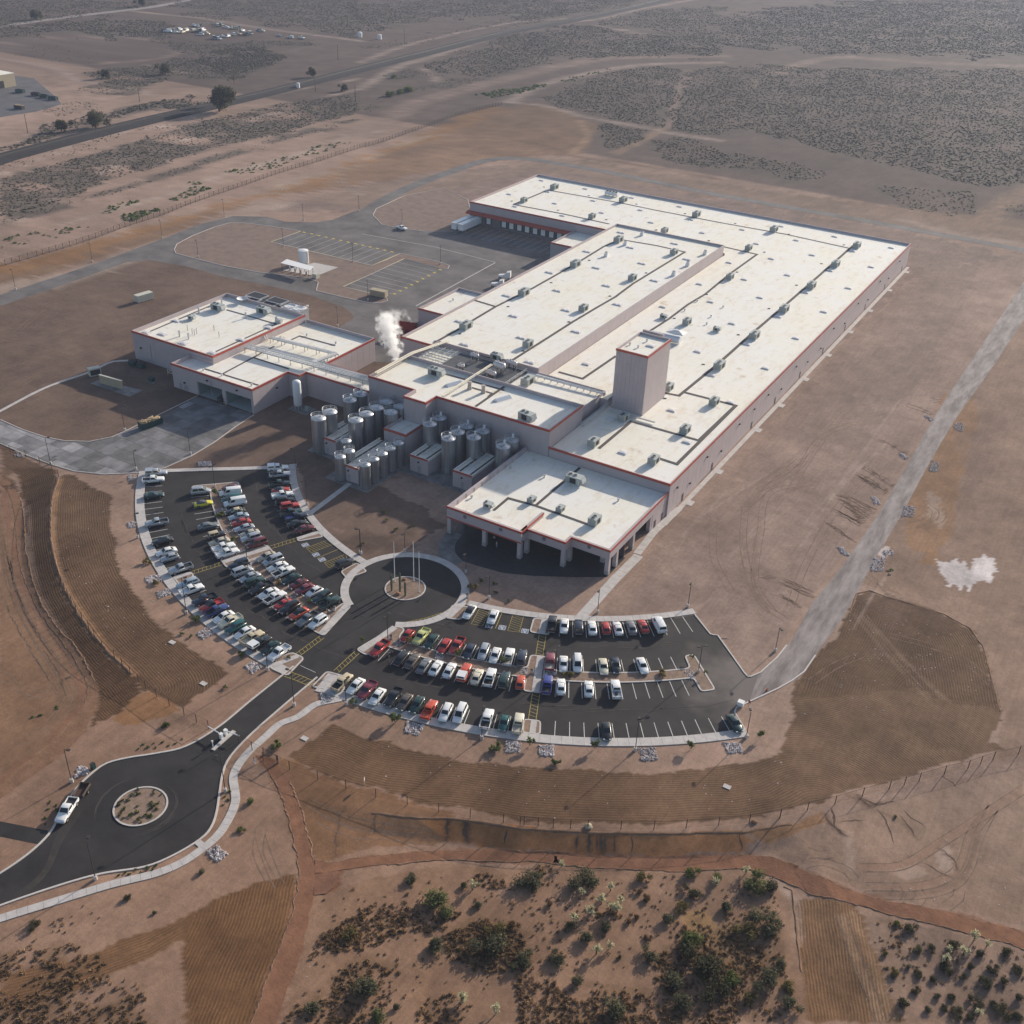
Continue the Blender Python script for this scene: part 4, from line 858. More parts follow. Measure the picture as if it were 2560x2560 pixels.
for z, qd, n in [(ZR,[(0,1065),(60,1075),(130,1120),(20,1180)],130),(ZR,[(700,1300),(840,1335),(800,1415),(675,1385)],190),(ZR,[(1500,1455),(1625,1465),(1610,1555),(1485,1545)],170),(ZR,[(1760,1495),(1890,1495),(1885,1580),(1765,1575)],170),
  (ZT,[(870,1190),(990,1185),(1010,1270),(895,1275)],170),(ZT,[(1455,1150),(1570,1145),(1600,1215),(1490,1225)],150),(ZL,[(140,975),(250,950),(275,1010),(150,1030)],150),(ZL,[(225,1095),(320,1065),(350,1110),(250,1150)],150),(ZL,[(550,1430),(630,1385),(705,1435),(600,1480)],150),
  (ZL,[(940,1690),(1010,1655),(1090,1700),(1000,1755)],140),(ZL,[(560,50),(660,45),(670,78),(570,82)],110),(ZL,[(-5,535),(65,525),(70,575),(0,578)],90),(ZL,[(0,160),(50,150),(60,190),(5,205)],70),(ZA,[(540,760),(600,770),(620,810),(510,845)],150),(ZA,[(1425,1355),(1495,1300),(1575,1370),(1495,1435)],170),
  (ZL,[(665,275),(745,270),(745,300),(670,300)],60),(ZL,[(690,430),(780,425),(790,455),(700,465)],60),(ZL,[(765,600),(860,590),(870,615),(775,622)],60),(ZL,[(975,850),(1040,830),(1045,855),(985,880)],50),(ZL,[(1100,990),(1160,975),(1165,995),(1110,1010)],50),(ZL,[(1290,1130),(1390,1110),(1380,1130),(1300,1150)],50),(ZL,[(880,765),(945,745),(950,765),(890,785)],50),
  (ZR,[(600,650),(670,660),(650,700),(575,715)],80),(ZR,[(930,755),(1005,760),(985,810),(925,800)],80),(ZR,[(1615,870),(1680,870),(1670,920),(1605,925)],80),(ZR,[(1805,900),(1890,890),(1890,930),(1800,940)],70),(ZT,[(1185,648),(1245,645),(1265,712),(1215,715)],80),
  (ZE,[(1325,95),(1350,92),(1390,120),(1370,130)],60),(ZE,[(1510,140),(1570,140),(1565,190),(1505,180)],110),(ZE,[(1175,320),(1205,325),(1235,355),(1205,358)],80),(ZE,[(1370,365),(1430,380),(1410,435),(1355,430)],140),(ZE,[(1005,580),(1045,590),(1065,630),(1030,630)],80),(ZE,[(1210,640),(1278,645),(1270,705),(1190,705)],150),(ZE,[(800,885),(840,890),(885,940),(840,935)],100),(ZE,[(1020,955),(1100,950),(1080,1035),(1000,1030)],170),(ZE,[(1075,910),(1130,900),(1150,930),(1100,945)],50),
  (ZQ,[(1335,1810),(1415,1805),(1415,1840),(1330,1840)],80),(ZQ,[(100,1740),(170,1750),(160,1780),(95,1775)],70)]:
    riprap([z(*p) for p in qd], n)

# crisp dirt tracks, their windrows, damp rills, the pale spill
def soil_mat(name, c, var=.3): return mat(name, c, .95, var=var, scale=.45, bump=.5, bscale=2.2, spec=.1)
M_TRK = soil_mat('red_track_soil', (.240,.118,.070)); M_TRK2 = soil_mat('brown_track_soil', (.235,.132,.080)); M_RILL = soil_mat('damp_rill_soil', (.125,.082,.060)); M_CAL = mat('pale_caliche', (.68,.61,.59), .95, var=.5, scale=.7, col2=(.47,.38,.33))
M_BERM = soil_mat('windrow_soil', (.225,.135,.085))
def strip_between(name, L, R_, m, dz=.03, n=90, kind='structure', wob=.25):
    def res(pts):
        c = curve([at(*p) for p in pts], .8); d = np.cumsum([0]+[np.linalg.norm(b-a) for a, b in zip(c, c[1:])]); X = np.array(c); t = np.linspace(0, d[-1], n); return np.stack([np.interp(t, d, X[:,0]), np.interp(t, d, X[:,1])], 1)
    A, B = res(L), res(R_); r = np.random.default_rng(len(L)*13+n); ra = np.convolve(r.normal(size=n+4), np.ones(5)/5, 'valid')*wob; rb_ = np.convolve(r.normal(size=n+4), np.ones(5)/5, 'valid')*wob
    D = (B-A)/np.linalg.norm(B-A, axis=1, keepdims=True); A = A+D*ra[:,None]; B = B+D*rb_[:,None]; k = 7; vs = []
    for i in range(n):
        for j in range(k): q = A[i]+(B[i]-A[i])*j/(k-1); vs.append((q[0], q[1], float(terrain(q[0], q[1]))+dz))
    b = MB(); b.add(vs, [(i*k+j,i*k+j+1,(i+1)*k+j+1,(i+1)*k+j)[::-1 if 0 else 1] for i in range(n-1) for j in range(k-1)]); o = b.build(name, m); o['kind'] = kind
    bm = bmesh.new(); bm.from_mesh(o.data); bm.normal_update()
    for f in bm.faces:
        if f.normal.z < 0: f.normal_flip()
    bm.to_mesh(o.data); bm.free(); return A, B
def berm(c, h=.22, w_=.9, name='windrow', m=None, seed=1):
    h *= .5; w_ *= .65
    c = [np.array(p[:2]) for p in c]; N = normals2(c); r = np.random.default_rng(seed); vs = []
    for p, n in zip(c, N):
        hh = h*r.uniform(.4,1.3); ww = w_*r.uniform(.6,1.2); off = r.normal()*.08
        for o, z in ((-ww/2,-.03),(off-ww*.1,hh),(off+ww*.12,hh*.95),(ww/2,-.03)): q = p+n*o; vs.append((q[0], q[1], float(terrain(q[0], q[1]))+z))
    b = MB(); b.add(vs, [(4*i+k+1,4*i+k,4*i+4+k,4*i+5+k) for i in range(len(c)-1) for k in range(3)]); o = b.build(name, m or M_BERM); o['kind'] = 'structure'; return o
a1 = pl(ZB,(85,215),(140,270),(185,330),(235,430),(265,510),(300,640),(340,820),(358,930),(330,1080),(290,1250),(190,1500),(60,1860)); a2 = pl(ZB,(175,215),(235,285),(300,380),(335,440),(370,540),(395,640),(432,800),(448,930),(440,1060),(420,1170),(375,1400),(205,1860))
A, B = strip_between('dirt_track', a1, a2, M_TRK, .04, 130); berm(dense(list(A[14:]), 1.0), .16, .7, seed=3); berm(dense(list(B[18:62]), 1.0), .2, .8, seed=4)
b1 = pl(ZB,(452,848),(560,858),(700,838),(900,812),(1100,790),(1500,784),(1932,804))+pl(ZC,(200,842),(500,860),(1000,864),(1400,858),(1560,868),(1779,935))+pl(ZD,(200,930),(500,1050),(800,1150),(1200,1222),(1720,1362)); b2 = pl(ZB,(450,925),(590,910),(730,890),(900,872),(1240,848),(1600,855),(1932,868))+pl(ZC,(200,915),(500,940),(1000,962),(1380,945),(1560,980),(1779,1068))+pl(ZD,(300,1100),(700,1200),(1100,1300),(1720,1465))
A, B = strip_between('dirt_track', b1, b2, M_TRK, .055, 200); berm(dense(list(B[20:]), 1.0), .2, .8, seed=5); berm(dense(list(A[:70]), 1.0), .14, .7, seed=6); berm(dense(list(A[118:]), 1.0), .12, .6, seed=16)
sheet('track_spur', [(*at(*p)[:2], 0) for p in pl(ZB,(445,1058),(449,935),(520,918),(592,915),(598,950),(570,1010),(520,1050))], soil_mat('red_spur_soil', (.215,.108,.068)), float(terrain(*at(*ZB(500,980))[:2]))+.07)
c1 = pl(ZW,(-40,195),(10,215),(50,260),(82,380),(108,640),(180,850),(262,1000),(392,1150),(442,1250),(488,1340),(498,1420),(440,1540),(300,1690),(60,1885),(-80,1990)); c2 = pl(ZW,(-40,150),(40,185),(85,240),(128,340),(150,600),(210,830),(295,985),(420,1130),(500,1255),(552,1360),(560,1440),(500,1590),(380,1740),(180,1890),(0,2020))
A, B = strip_between('dirt_track', c1, c2, M_TRK2, .04, 190); berm(dense(list(B[20:140]), 1.0), .25, .9, seed=7); berm(dense(list(A[20:150]), 1.0), .12, .7, seed=8)
berm(dense([LT[i][:2] for i in range(3, 13)], 1.0), .28, 1.5, seed=9); berm(dense([BT[i][:2] for i in range(2, 13)], 1.0), .15, 1.4, seed=10)
berm(dense([G(*p)[:2] for p in pl(ZE,(880,1290),(920,1170),(1000,1150),(1100,1188),(1250,1232),(1450,1292),(1610,1382),(1690,1500),(1740,1700),(1788,1880))], 1.0), .2, .9, seed=11)
berm(dense([at(*p)[:2] for p in pl(ZD,(150,1060),(205,1080),(215,1200),(240,1400),(262,1600))], 1.0), .2, .8, seed=12)
rl = MB()
def rill(pts, w_, seed):
    r = np.random.default_rng(seed); c = curve([at(*p) for p in pts], .7); N = normals2(c); vs = []; k = len(c)
    for i, (p, n) in enumerate(zip(c, N)):
        t = min(1, 4*i/k, 4*(k-1-i)/k)+.12; q = p+n*r.normal()*.12; ww = w_*t*r.uniform(.5,1.2)/2
        for o in (-ww, ww): e = q+n*o; vs.append((e[0], e[1], float(terrain(e[0], e[1]))+.012))
    rl.add(vs, [(2*i+1,2*i,2*i+2,2*i+3) for i in range(k-1)])
rs = random.Random(3)
for (x0, y0, x1, y1) in [(842,560,1045,665),(850,572,1042,688),(818,575,1030,690),(805,584,1005,702),(815,602,1000,716),(820,618,985,722),(776,652,962,742),(780,668,965,754),(800,690,945,762),(788,660,950,748)]:
    rill([ZE(x0, y0)]+[ZE(x0+(x1-x0)*t+rs.uniform(-6,6), y0+(y1-y0)*t+rs.uniform(-6,6)) for t in (.3,.6)]+[ZE(x1, y1)], rs.uniform(.3,.5), int(x0*3+y0))
for (x0, y0, x1, y1, n_, w_) in [(920,460,1080,545,3,.4),(940,448,1120,555,3,.4),(985,405,1140,525,3,.4),(1070,245,1240,335,1,.7),(740,742,915,860,2,.5),(1230,25,1390,98,2,.45),(490,1098,670,1180,4,.5),(465,1180,580,1255,2,.5),(370,1078,425,1070,1,.4),(1400,0,1460,25,3,.5),(115,1445,170,1450,2,.3)]:
    for i in range(n_):
        w_ = min(w_, .34); o = (i-n_/2)*11; p0 = ZE(x0+o*.3-20+rs.uniform(-22,12), y0+o+rs.uniform(-5,5)); p1 = ZE(x1+o*.3+rs.uniform(-18,8), y1+o+rs.uniform(-6,6)); mids = [(p0[0]+(p1[0]-p0[0])*t+rs.uniform(-3,3), p0[1]+(p1[1]-p0[1])*t+rs.uniform(-2.5,2.5)) for t in (.25,.5,.75)]
        rill([p0]+mids+[p1], w_, int(x0+i*7))
for z, pts, w_ in [(ZC,[(440,728),(437,780),(439,838)],.9),(ZC,[(512,730),(518,780),(528,842)],1.3),(ZC,[(540,735),(545,840)],.7),(ZC,[(490,740),(487,830)],.6),(ZC,[(607,732),(602,840)],.5),(ZC,[(358,735),(360,830)],.6),(ZC,[(712,735),(710,845)],.4),(ZC,[(1405,720),(1408,835)],.5),(ZB,[(1255,600),(1248,650),(1243,722)],.8),(ZB,[(1362,605),(1355,660),(1378,735)],1.2),(ZB,[(1605,660),(1598,750)],.5),(ZB,[(640,520),(600,600),(580,700),(572,840)],.5),(ZB,[(820,555),(812,620),(815,690)],.5),(ZD,[(420,600),(440,650),(480,690),(545,740)],.9),(ZD,[(455,560),(470,620),(475,680)],.8),(ZD,[(620,490),(700,548),(740,540)],.8),(ZD,[(640,495),(760,535),(860,520)],.6),(ZD,[(900,560),(960,620),(1050,680)],.5),(ZD,[(880,600),(960,690),(990,750)],.5),(ZD,[(1140,820),(1220,880),(1262,960)],.5),(ZD,[(1030,900),(1120,960),(1230,1000)],.5),(ZD,[(660,640),(560,640),(500,650)],.5),(ZD,[(1150,360),(1220,400),(1250,430)],.5),(ZD,[(740,560),(800,640),(850,790)],.5),(ZW,[(20,500),(60,700),(150,950),(270,1150)],.6),(ZW,[(0,800),(80,1000),(200,1200),(330,1400)],.5),(ZW,[(250,1160),(330,1290),(380,1430)],.5),(ZW,[(40,620),(90,820),(140,920)],.5)]:
    rill([z(*q) for q in pts], w_*.6, int(pts[0][0]))
o = rl.build('rain_rills', M_RILL); o['kind'] = 'stuff'
# scuffs and drifted dirt on the asphalt
sc_ = MB()
def scuff(pts, w_, z=.045):
    c = curve([np.array(p) for p in pts], .5); N = normals2(c); vs = []; k = len(c); r = np.random.default_rng(k)
    for i, (p, n) in enumerate(zip(c, N)):
        ww = w_*min(1, 5*i/k, 5*(k-1-i)/k)*r.uniform(.3,1.1)/2+.01
        for o in (-ww, ww): e = p+n*o; vs.append((e[0], e[1], z))
    sc_.add(vs, [(2*i+1,2*i,2*i+2,2*i+3) for i in range(k-1)])
for rr, a0, a1 in ((6.0,-45,95),(6.25,-40,70),(6.6,-50,20),(7.4,150,230),(7.6,160,240)): scuff([pol(a0+(a1-a0)*i/12, rr, RND) for i in range(13)], .16)
for k in range(6): scuff([np.array((-124+k*.25,60))+np.array((0,0)), np.array((-124.5+k*.2,66)), np.array((-128.5+k*.3,72)), np.array((-131+k*.3,78))], .12)
for k in range(26):
    a = random.uniform(222,314); rr = random.choice([88,107.4,87.5,107]); l = random.uniform(3,12); scuff([pol(a+l*i/6, rr+random.uniform(-1,1)*.3+math.sin(i)*.3, C0) for i in range(7)], .22)
o = sc_.build('tyre_scuffs', mat('dusty_scuff', (.075,.062,.055), .95)); o['kind'] = 'stuff'

# pairs of wheel tracks pressed into the soil
wt_ = MB(); M_WT = soil_mat('pressed_soil', (.215,.145,.105)); M_WT2 = soil_mat('pale_pressed_soil', (.34,.245,.185)); wt2 = MB()
def tracks(pts, gap=1.7, w_=.24, mb=None):
    mb = mb or wt_; c = curve([at(*p) for p in pts], 1.2); N = normals2(c); r = np.random.default_rng(len(c))
    for s in (-gap/2, gap/2):
        vs = []
        for i, (p, n) in enumerate(zip(c, N)):
            ww = w_*r.uniform(.25,1.1)/2
            for o in (s-ww, s+ww): e = p+n*o; vs.append((e[0], e[1], float(terrain(e[0], e[1]))+.013))
        mb.add(vs, [(2*i+1,2*i,2*i+2,2*i+3) for i in range(len(c)-1)])
rs = random.Random(21)
for z, pts in [(ZD,[(640,940),(900,925),(1150,780),(1400,620),(1690,430)]),(ZD,[(660,1060),(1000,1060),(1200,1000),(1290,900),(1350,720),(1490,550)]),(ZD,[(720,1110),(1020,1110),(1230,1050),(1330,930),(1390,740),(1480,560)]),(ZD,[(860,1060),(880,1090),(860,1130)]),(ZD,[(1000,1080),(1030,1120),(1000,1160)]),(ZD,[(1180,1190),(1260,1130),(1270,1080)]),(ZD,[(280,920),(400,900),(560,960),(600,1010)]),(ZD,[(300,830),(380,860),(460,850)]),(ZW,[(30,300),(20,500),(60,760),(160,1000),(300,1240),(390,1420),(330,1560),(200,1680)]),(ZW,[(0,700),(60,900),(180,1120),(310,1320),(360,1460),(260,1600),(60,1720)]),(ZW,[(80,640),(130,860),(240,1040),(380,1230),(470,1370),(420,1500)]),(ZW,[(0,1300),(120,1380),(240,1420),(330,1400)]),(ZE,[(1300,760),(1380,730),(1395,670),(1340,630)]),(ZE,[(1230,790),(1330,770),(1430,720),(1440,660)]),(ZE,[(1180,740),(1290,720),(1350,680)]),(ZE,[(1060,1100),(1110,1150),(1170,1180)]),(ZE,[(990,1060),(1030,1090),(1010,1130)]),(ZE,[(960,1300),(1180,1560),(1400,1800)]),(ZE,[(1120,1420),(1350,1480),(1560,1560),(1740,1720)]),(ZE,[(650,1700),(800,1600),(950,1540)]),(ZE,[(700,500),(400,560),(340,800),(310,1100),(420,1280)]),(ZE,[(900,140),(700,230),(560,420),(300,560)]),(ZE,[(250,640),(240,900),(330,1200),(500,1330)]),(ZE,[(60,700),(60,950),(160,1150)]),(ZE,[(1080,420),(830,620),(620,980),(520,1250)]),
  (ZN,[(1500,1040),(1560,980),(1800,930),(1932,880)]),(ZN,[(1350,1100),(1600,1000),(1932,870)]),(ZN,[(1820,930),(1850,1000),(1932,1040)]),(ZB,[(1150,700),(800,640),(600,590),(420,500)]),(ZB,[(1200,740),(900,700),(700,690),(480,600)]),(ZB,[(980,610),(860,680),(700,760)]),(ZB,[(120,700),(190,900),(240,1000)]),(ZB,[(130,640),(110,800),(180,960)]),(ZQ,[(0,800),(300,850),(600,900),(880,880)]),(ZQ,[(100,950),(400,700),(700,600),(1000,600),(1300,640)]),(ZQ,[(0,1000),(300,1050),(600,1150)]),(ZQ,[(480,640),(700,560),(1100,570),(1500,650)]),(ZQ,[(60,1350),(300,1200),(500,1150)]),(ZD,[(520,1250),(600,1480),(690,1700),(770,1910)])]:
    tracks([z(*q) for q in pts])
for i in range(60):
    x = rs.uniform(1500, 2350); y = rs.uniform(700, 1560)
    if not (2960 < x+y and (x-2400)*.62+(y-930) < 0+rs.uniform(-40,10) and y > 1500-(x-1560)*.98+60): continue
    l = rs.uniform(80, 320); an = rs.uniform(2.05, 2.5); bend = rs.uniform(-30,30)
    tracks([(x,y),(x+l*.5*math.cos(an)+bend, y+l*.5*math.sin(an)),(x+l*math.cos(an), y+l*math.sin(an))], mb=rs.choice([wt_, wt2]), w_=.18)
for mb_, mm in ((wt_, M_WT), (wt2, M_WT2)):
    if mb_.v: o = mb_.build('wheel_tracks', mm); o['kind'] = 'stuff'
# ------------------------------------------------------------------ buildings
def onY(x, y, Y):
    d = ray(x, y); t = Y/d[1]; return np.array([d[0]*t, Y, CAMH+d[2]*t])
def onX(x, y, X):
    d = ray(x, y); t = X/d[0]; return np.array([X, d[1]*t, CAMH+d[2]*t])
PANEL_CACHE = {}; PCOUNT = {}
def panels(root, a, b, z0, z1, pw, m=None, base=True, name='wall_panel'):
    """cladding panels along the outside of a wall from a to b (outside on the right going a to b), each a part"""
    a = np.array(a, float); b = np.array(b, float); L = np.linalg.norm(b-a); d = (b-a)/L; n = np.array([d[1], -d[0]])
    k = max(1, int(round(L/pw))); w_ = L/k; org = ORG[root.name]; ang = math.atan2(d[1], d[0]); joined = None
    key = (round(w_,3), round(z1-z0,3), id(m))
    if key not in PANEL_CACHE:
        PANEL_CACHE[key] = MB().box(.02, w_-.02, -.06, 0, 0, z1-z0).mesh(name, m or M_WALL)
    for i in range(k):
        p = a+d*(w_*i)
        PCOUNT[root.name] = PCOUNT.get(root.name, 0)+1
        if PCOUNT[root.name] > 296:
            if joined is None: joined = MB()
            q = a+d*(w_*(i+.5))+n*.03; joined.cbox(q[0], q[1], (z0+z1)/2, w_-.04, .06, z1-z0, ang); continue
        o = bpy.data.objects.new(name, PANEL_CACHE[key]); COL.objects.link(o); o.parent = root
        o.location = (p[0]-org[0], p[1]-org[1], z0-org[2]); o.rotation_euler = (0,0,ang)
    if joined: o = joined.build('panel_run', m or M_WALL, root); o['kind'] = 'stuff'
def inset(poly, t):
    k = len(poly); out = []
    for i in range(k):
        p0, p1, p2 = (np.array(poly[j % k], float) for j in (i-1, i, i+1))
        d0 = (p1-p0)/np.linalg.norm(p1-p0); d1 = (p2-p1)/np.linalg.norm(p2-p1); n0 = np.array([-d0[1], d0[0]]); n1_ = np.array([-d1[1], d1[0]])
        out.append(p1+t*(n0+n1_)/(1+n0@n1_))
    return out
def volume(root, poly, z0, ztop, drop=1.0, par=None, red=(), clad=(), pw=3.0, roof='roof', wallpoly=None, base_z=None):
    """anticlockwise footprint: walls, roof deck, parapet ring on edges par, red coping on edges red, cladding on edges clad"""
    k = len(poly); zr = ztop-drop
    b = MB(); b.prism(wallpoly or poly, z0, zr-.02, top=False); b.build('wall', M_WALL, root)
    o = sheet(roof, [(p[0]-ORG[root.name][0], p[1]-ORG[root.name][1], 0) for p in inset(poly, .02)], M_ROOF, zr-ORG[root.name][2], parent=root)
    inn = inset(poly, .32)
    b = MB()
    for i in (range(k) if par is None else par):
        j = (i+1) % k; b.prism([poly[i], poly[j], inn[j], inn[i]], zr-.05, ztop)
    b.build('parapet', M_WALL, root)
    b = MB(); out = inset(poly, -.14); o2 = inset(poly, -.005)
    for i in red:
        j = (i+1) % k; b.prism([out[i], out[j], o2[j], o2[i]], ztop-.62, ztop+.04)
    if red: b.build('coping', M_RED, root)
    for i in clad: panels(root, poly[i], poly[(i+1) % k], (base_z or z0)+.02, ztop-.64, pw)
    return zr
fac = thing('factory_building', 'long white-roofed factory with pinkish walls and red roof edges in the middle of the site', 'factory', (-134, 330, 0))
WPOLY = [(-120.9,226.2),(-85.6,226.2),(-85.6,471.3),(-266.6,471.3),(-266.6,410.3),(-144.9,410.3),(-144.9,262.2),(-120.9,262.2)]
ZW_ = volume(fac, WPOLY, 0, 9.6, .9, par=(0,1,2,3,4), red=(0,1,3,4), clad=(1,), pw=3.02)
MPOLY = [(-193,258.4),(-181.05,258.4),(-181.05,262),(-145.1,262),(-145.1,410.1),(-193,410.1)]
ZM_ = volume(fac, MPOLY, 0, 13.0, .8, red=(0,), clad=(0,), pw=3.0)
panels(fac, (-145.1,262.4), (-145.1,409.8), 8.75, 12.9, 3.07)
PPOLY = [(-181,226.2),(-164.7,226.2),(-164.7,221.0),(-157.3,221.0),(-157.3,226.2),(-121.05,226.2),(-121.05,245),(-181,245)]
ZP_ = volume(fac, PPOLY, 0, 14.5, 1.1, red=(0,1,2,3,4,5), clad=(0,1,2,3,4,7), pw=3.0)
panels(fac, (-121.05,226.3), (-121.05,244.9), 8.75, 13.86, 3.1)
QPOLY = [(-145,245.05),(-122.4,245.05),(-122.4,261.9),(-145,261.9)]
ZQ_ = volume(fac, QPOLY, 0, 11.9, .25, par=(1,2), red=(), clad=())
panels(fac, (-122.4,245.2), (-122.4,261.8), 8.75, 11.88, 3.3)
volume(fac, [(-132,258.5),(-120,258.5),(-120,265.5),(-132,265.5)], 8.0, 11.2, .2, par=(), red=())
BPOLY = [(-180.95,245.05),(-145.05,245.05),(-145.05,261.95),(-180.95,261.95)]
ZB_ = volume(fac, BPOLY, 0, 11.6, .3, par=(), red=())
EPOLY = [(-165.3,212.4),(-157.9,212.4),(-157.9,220.95),(-165.3,220.95)]
volume(fac, EPOLY, 0, 8.0, .9, par=(0,1,3), red=(0,1,3), clad=(0,1,3), pw=1.85)
TPOLY = [(-118.8,259),(-109.1,259),(-109.1,274.4),(-118.8,274.4)]
ZT_ = volume(fac, TPOLY, 8.0, 27.0, .7, red=(0,1), clad=(0,1), pw=1.2, base_z=8.72)
A1 = [(-212.3,388.5),(-193.1,388.5),(-193.1,410.2),(-212.3,410.2)]
volume(fac, A1, 0, 6.8, .9, par=(0,3), red=(0,), clad=(0,), pw=3.2)
A2 = [(-211.6,293.4),(-193.1,293.4),(-193.1,319),(-211.6,319)]
volume(fac, A2, 0, 7.5, .9, par=(0,2,3), red=(0,), clad=(0,), pw=3.1)
# dock front of the north wing
panels(fac, (-266.6,410.3), (-212.4,410.3), 5.75, 8.95, 3.0)
panels(fac, (-212.3,410.3), (-193.2,410.3), 7.0, 8.95, 3.2)
b = MB(); x0, x1 = -267.6, -212.4
b.add([(x0,410.2,5.7),(x1,410.2,5.7),(x1,408.2,4.75),(x0,408.2,4.75),(x0,410.2,5.45),(x1,410.2,5.45),(x1,408.25,4.45),(x0,408.25,4.45)],[(3,2,1,0),(4,5,6,7),(0,4,7,3),(1,2,6,5),(2,3,7,6),(0,1,5,4)])
b.build('dock_canopy', M_RED, fac)
doors = [onY(*ZS(x, y), 410.0) for x, y in ((335,432),(440,458),(492,467),(547,479),(600,490),(655,505),(710,517),(767,526),(822,536))]
dm = MB().box(-1.15,1.15,-.18,0,1.2,3.7).mesh('dock_door', M_WHITE)
sm_ = MB().box(-1.75,-1.2,-.45,0,1.0,4.1).box(1.2,1.75,-.45,0,1.0,4.1).box(-1.75,1.75,-.45,0,4.12,4.45).box(-1.2,1.2,-.3,0,.9,1.15).mesh('dock_seal', M_DARK)
for p in doors:
    d_ = inst(dm, fac, (p[0]+134, 410.25-330, 0)); s_ = inst(sm_, d_, (0,0,0))
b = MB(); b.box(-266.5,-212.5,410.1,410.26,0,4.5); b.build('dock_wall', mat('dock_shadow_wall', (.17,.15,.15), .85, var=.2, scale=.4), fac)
# --- portico ------------------------------------------------
PORT = [(-127.8,188),(-106.6,188),(-106.6,190.9),(-96.2,190.9),(-96.2,193.7),(-85.9,193.7),(-85.9,226.1),(-127.8,226.1)]
sheet('roof', [(p[0]+134, p[1]-330, 0) for p in inset(PORT, .05)], M_ROOF, 6.5, parent=fac)
b = MB(); b.prism(inset(PORT, .3), 5.0, 6.48); b.build('ceiling_slab', M_WALLB, fac)
b = MB(); inn = inset(PORT, .6); o2 = inset(PORT, -.005); o3 = inset(PORT, -.14); rb = MB(); sb = MB()
tops = {0:7.8, 1:7.8, 2:7.15, 3:7.15, 4:7.15, 5:7.15, 7:7.8}
for i, zt in tops.items():
    j = (i+1) % 8; b.prism([PORT[i], PORT[j], inn[j], inn[i]], 4.6, zt)
    if i != 7: rb.prism([o3[i], o3[j], o2[j], o2[i]], zt-.5, zt+.04)
    if i in (0,): sb.prism([o3[i], o3[j], o2[j], o2[i]], 4.55, 4.85)
b.prism([(-107.2,188.6),(-106.6,188.6),(-106.6,198.7),(-107.2,198.7)], 6.5, 7.8)
rb.prism([(-106.58,190.9),(-106.46,190.9),(-106.46,198.7),(-106.58,198.7)], 7.3, 7.84)
b.build('fascia', M_WALL, fac); rb.build('coping', M_RED, fac); sb.build('soffit_trim', M_RED, fac)
rib = MB()
for i in range(9): rib.box(-127.2,-127.1,192+i*3.7,192.12+i*3.7,6.5,7.7)
rib.build('parapet_rib', M_WALLB, fac)
pm = MB().box(-.5,.5,-.5,.5,1.05,5.0).mesh('pier', M_WALL); pb = MB().box(-.54,.54,-.54,.54,0,1.05).mesh('pier_base', M_WALLB)
for x, y in ((-127.2,188.6),(-117,188.6),(-107.1,188.6),(-106.9,191.6),(-96.8,191.5),(-96.7,194.4),(-86.5,194.3),(-89.7,198.4),(-86.5,198.4),(-86.5,207.4),(-86.5,217.2),(-127.2,196),(-86.5,225.4)):
    p_ = inst(pm, fac, (x+134, y-330, 0)); inst(pb, p_)
em = MB(); n_ = 18; em.add([(.5*math.cos(2*math.pi*i/n_), -.05, .5*math.sin(2*math.pi*i/n_)) for i in range(n_)]+[(.5*math.cos(2*math.pi*i/n_), .1, .5*math.sin(2*math.pi*i/n_)) for i in range(n_)], [tuple(range(n_))[::1]]+[(i,i+n_,(i+1)%n_+n_,(i+1)%n_) for i in range(n_)])
em = em.mesh('round_vent', mat('vent_mesh_grey', (.17,.16,.17), .7))
for x, y, Y in ((200,490,187.95),(488,592,187.95),(836,668,190.85),(1200,732,193.65)):
    p = onY(*ZP(x, y), Y); inst(em, fac, (p[0]+134, Y-330-.02, p[2]))
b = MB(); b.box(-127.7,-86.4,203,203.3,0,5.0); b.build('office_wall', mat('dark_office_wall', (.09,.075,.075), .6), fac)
gl = MB().box(-1.35,1.35,-.06,0,.3,3.4).mesh('window', mat('dark_window', (.02,.025,.028), .1, spec=.6)); fr = MB().box(-1.5,-1.35,-.12,0,.15,3.6).box(1.35,1.5,-.12,0,.15,3.6).box(-1.35,1.35,-.12,0,3.4,3.6).box(-1.35,1.35,-.12,0,.15,.3).box(-.06,.06,-.12,0,.3,3.4).mesh('frame', M_RED)
for x in (-124,-120,-116,-112.5,-108.5,-104,-99.5,-95,-90.5): g_ = inst(gl, fac, (x+134, 203-330, 0)); inst(fr, g_)
b = MB(); b.box(-86.3,-85.95,217.7,226.0,0,5.0).box(-127.75,-127.4,203.3,226.0,0,5.0); b.build('side_wall', M_WALL, fac)
dr = MB().box(0,.06,-.5,.5,0,2.15).mesh('door', mat('brown_door', (.11,.07,.06), .6))
for y in (219.6, 224): inst(dr, fac, (-85.93+134, y-330, 0))
for y in (236, 256.3, 287, 307.5, 331.5, 356, 382, 408, 436, 463): inst(dr, fac, (-85.52+134, y-330, 0), name='door'); 
lm_ = MB().box(0,.35,-.3,.3,0,.4).mesh('wall_light', M_DARK)
for y in (231,240,251,262,275,287,299,312,325,338,352,365,380,395,410,425,440,455): inst(lm_, fac, (-85.52+134, y-330, 6.2 if y % 2 else 3.2))
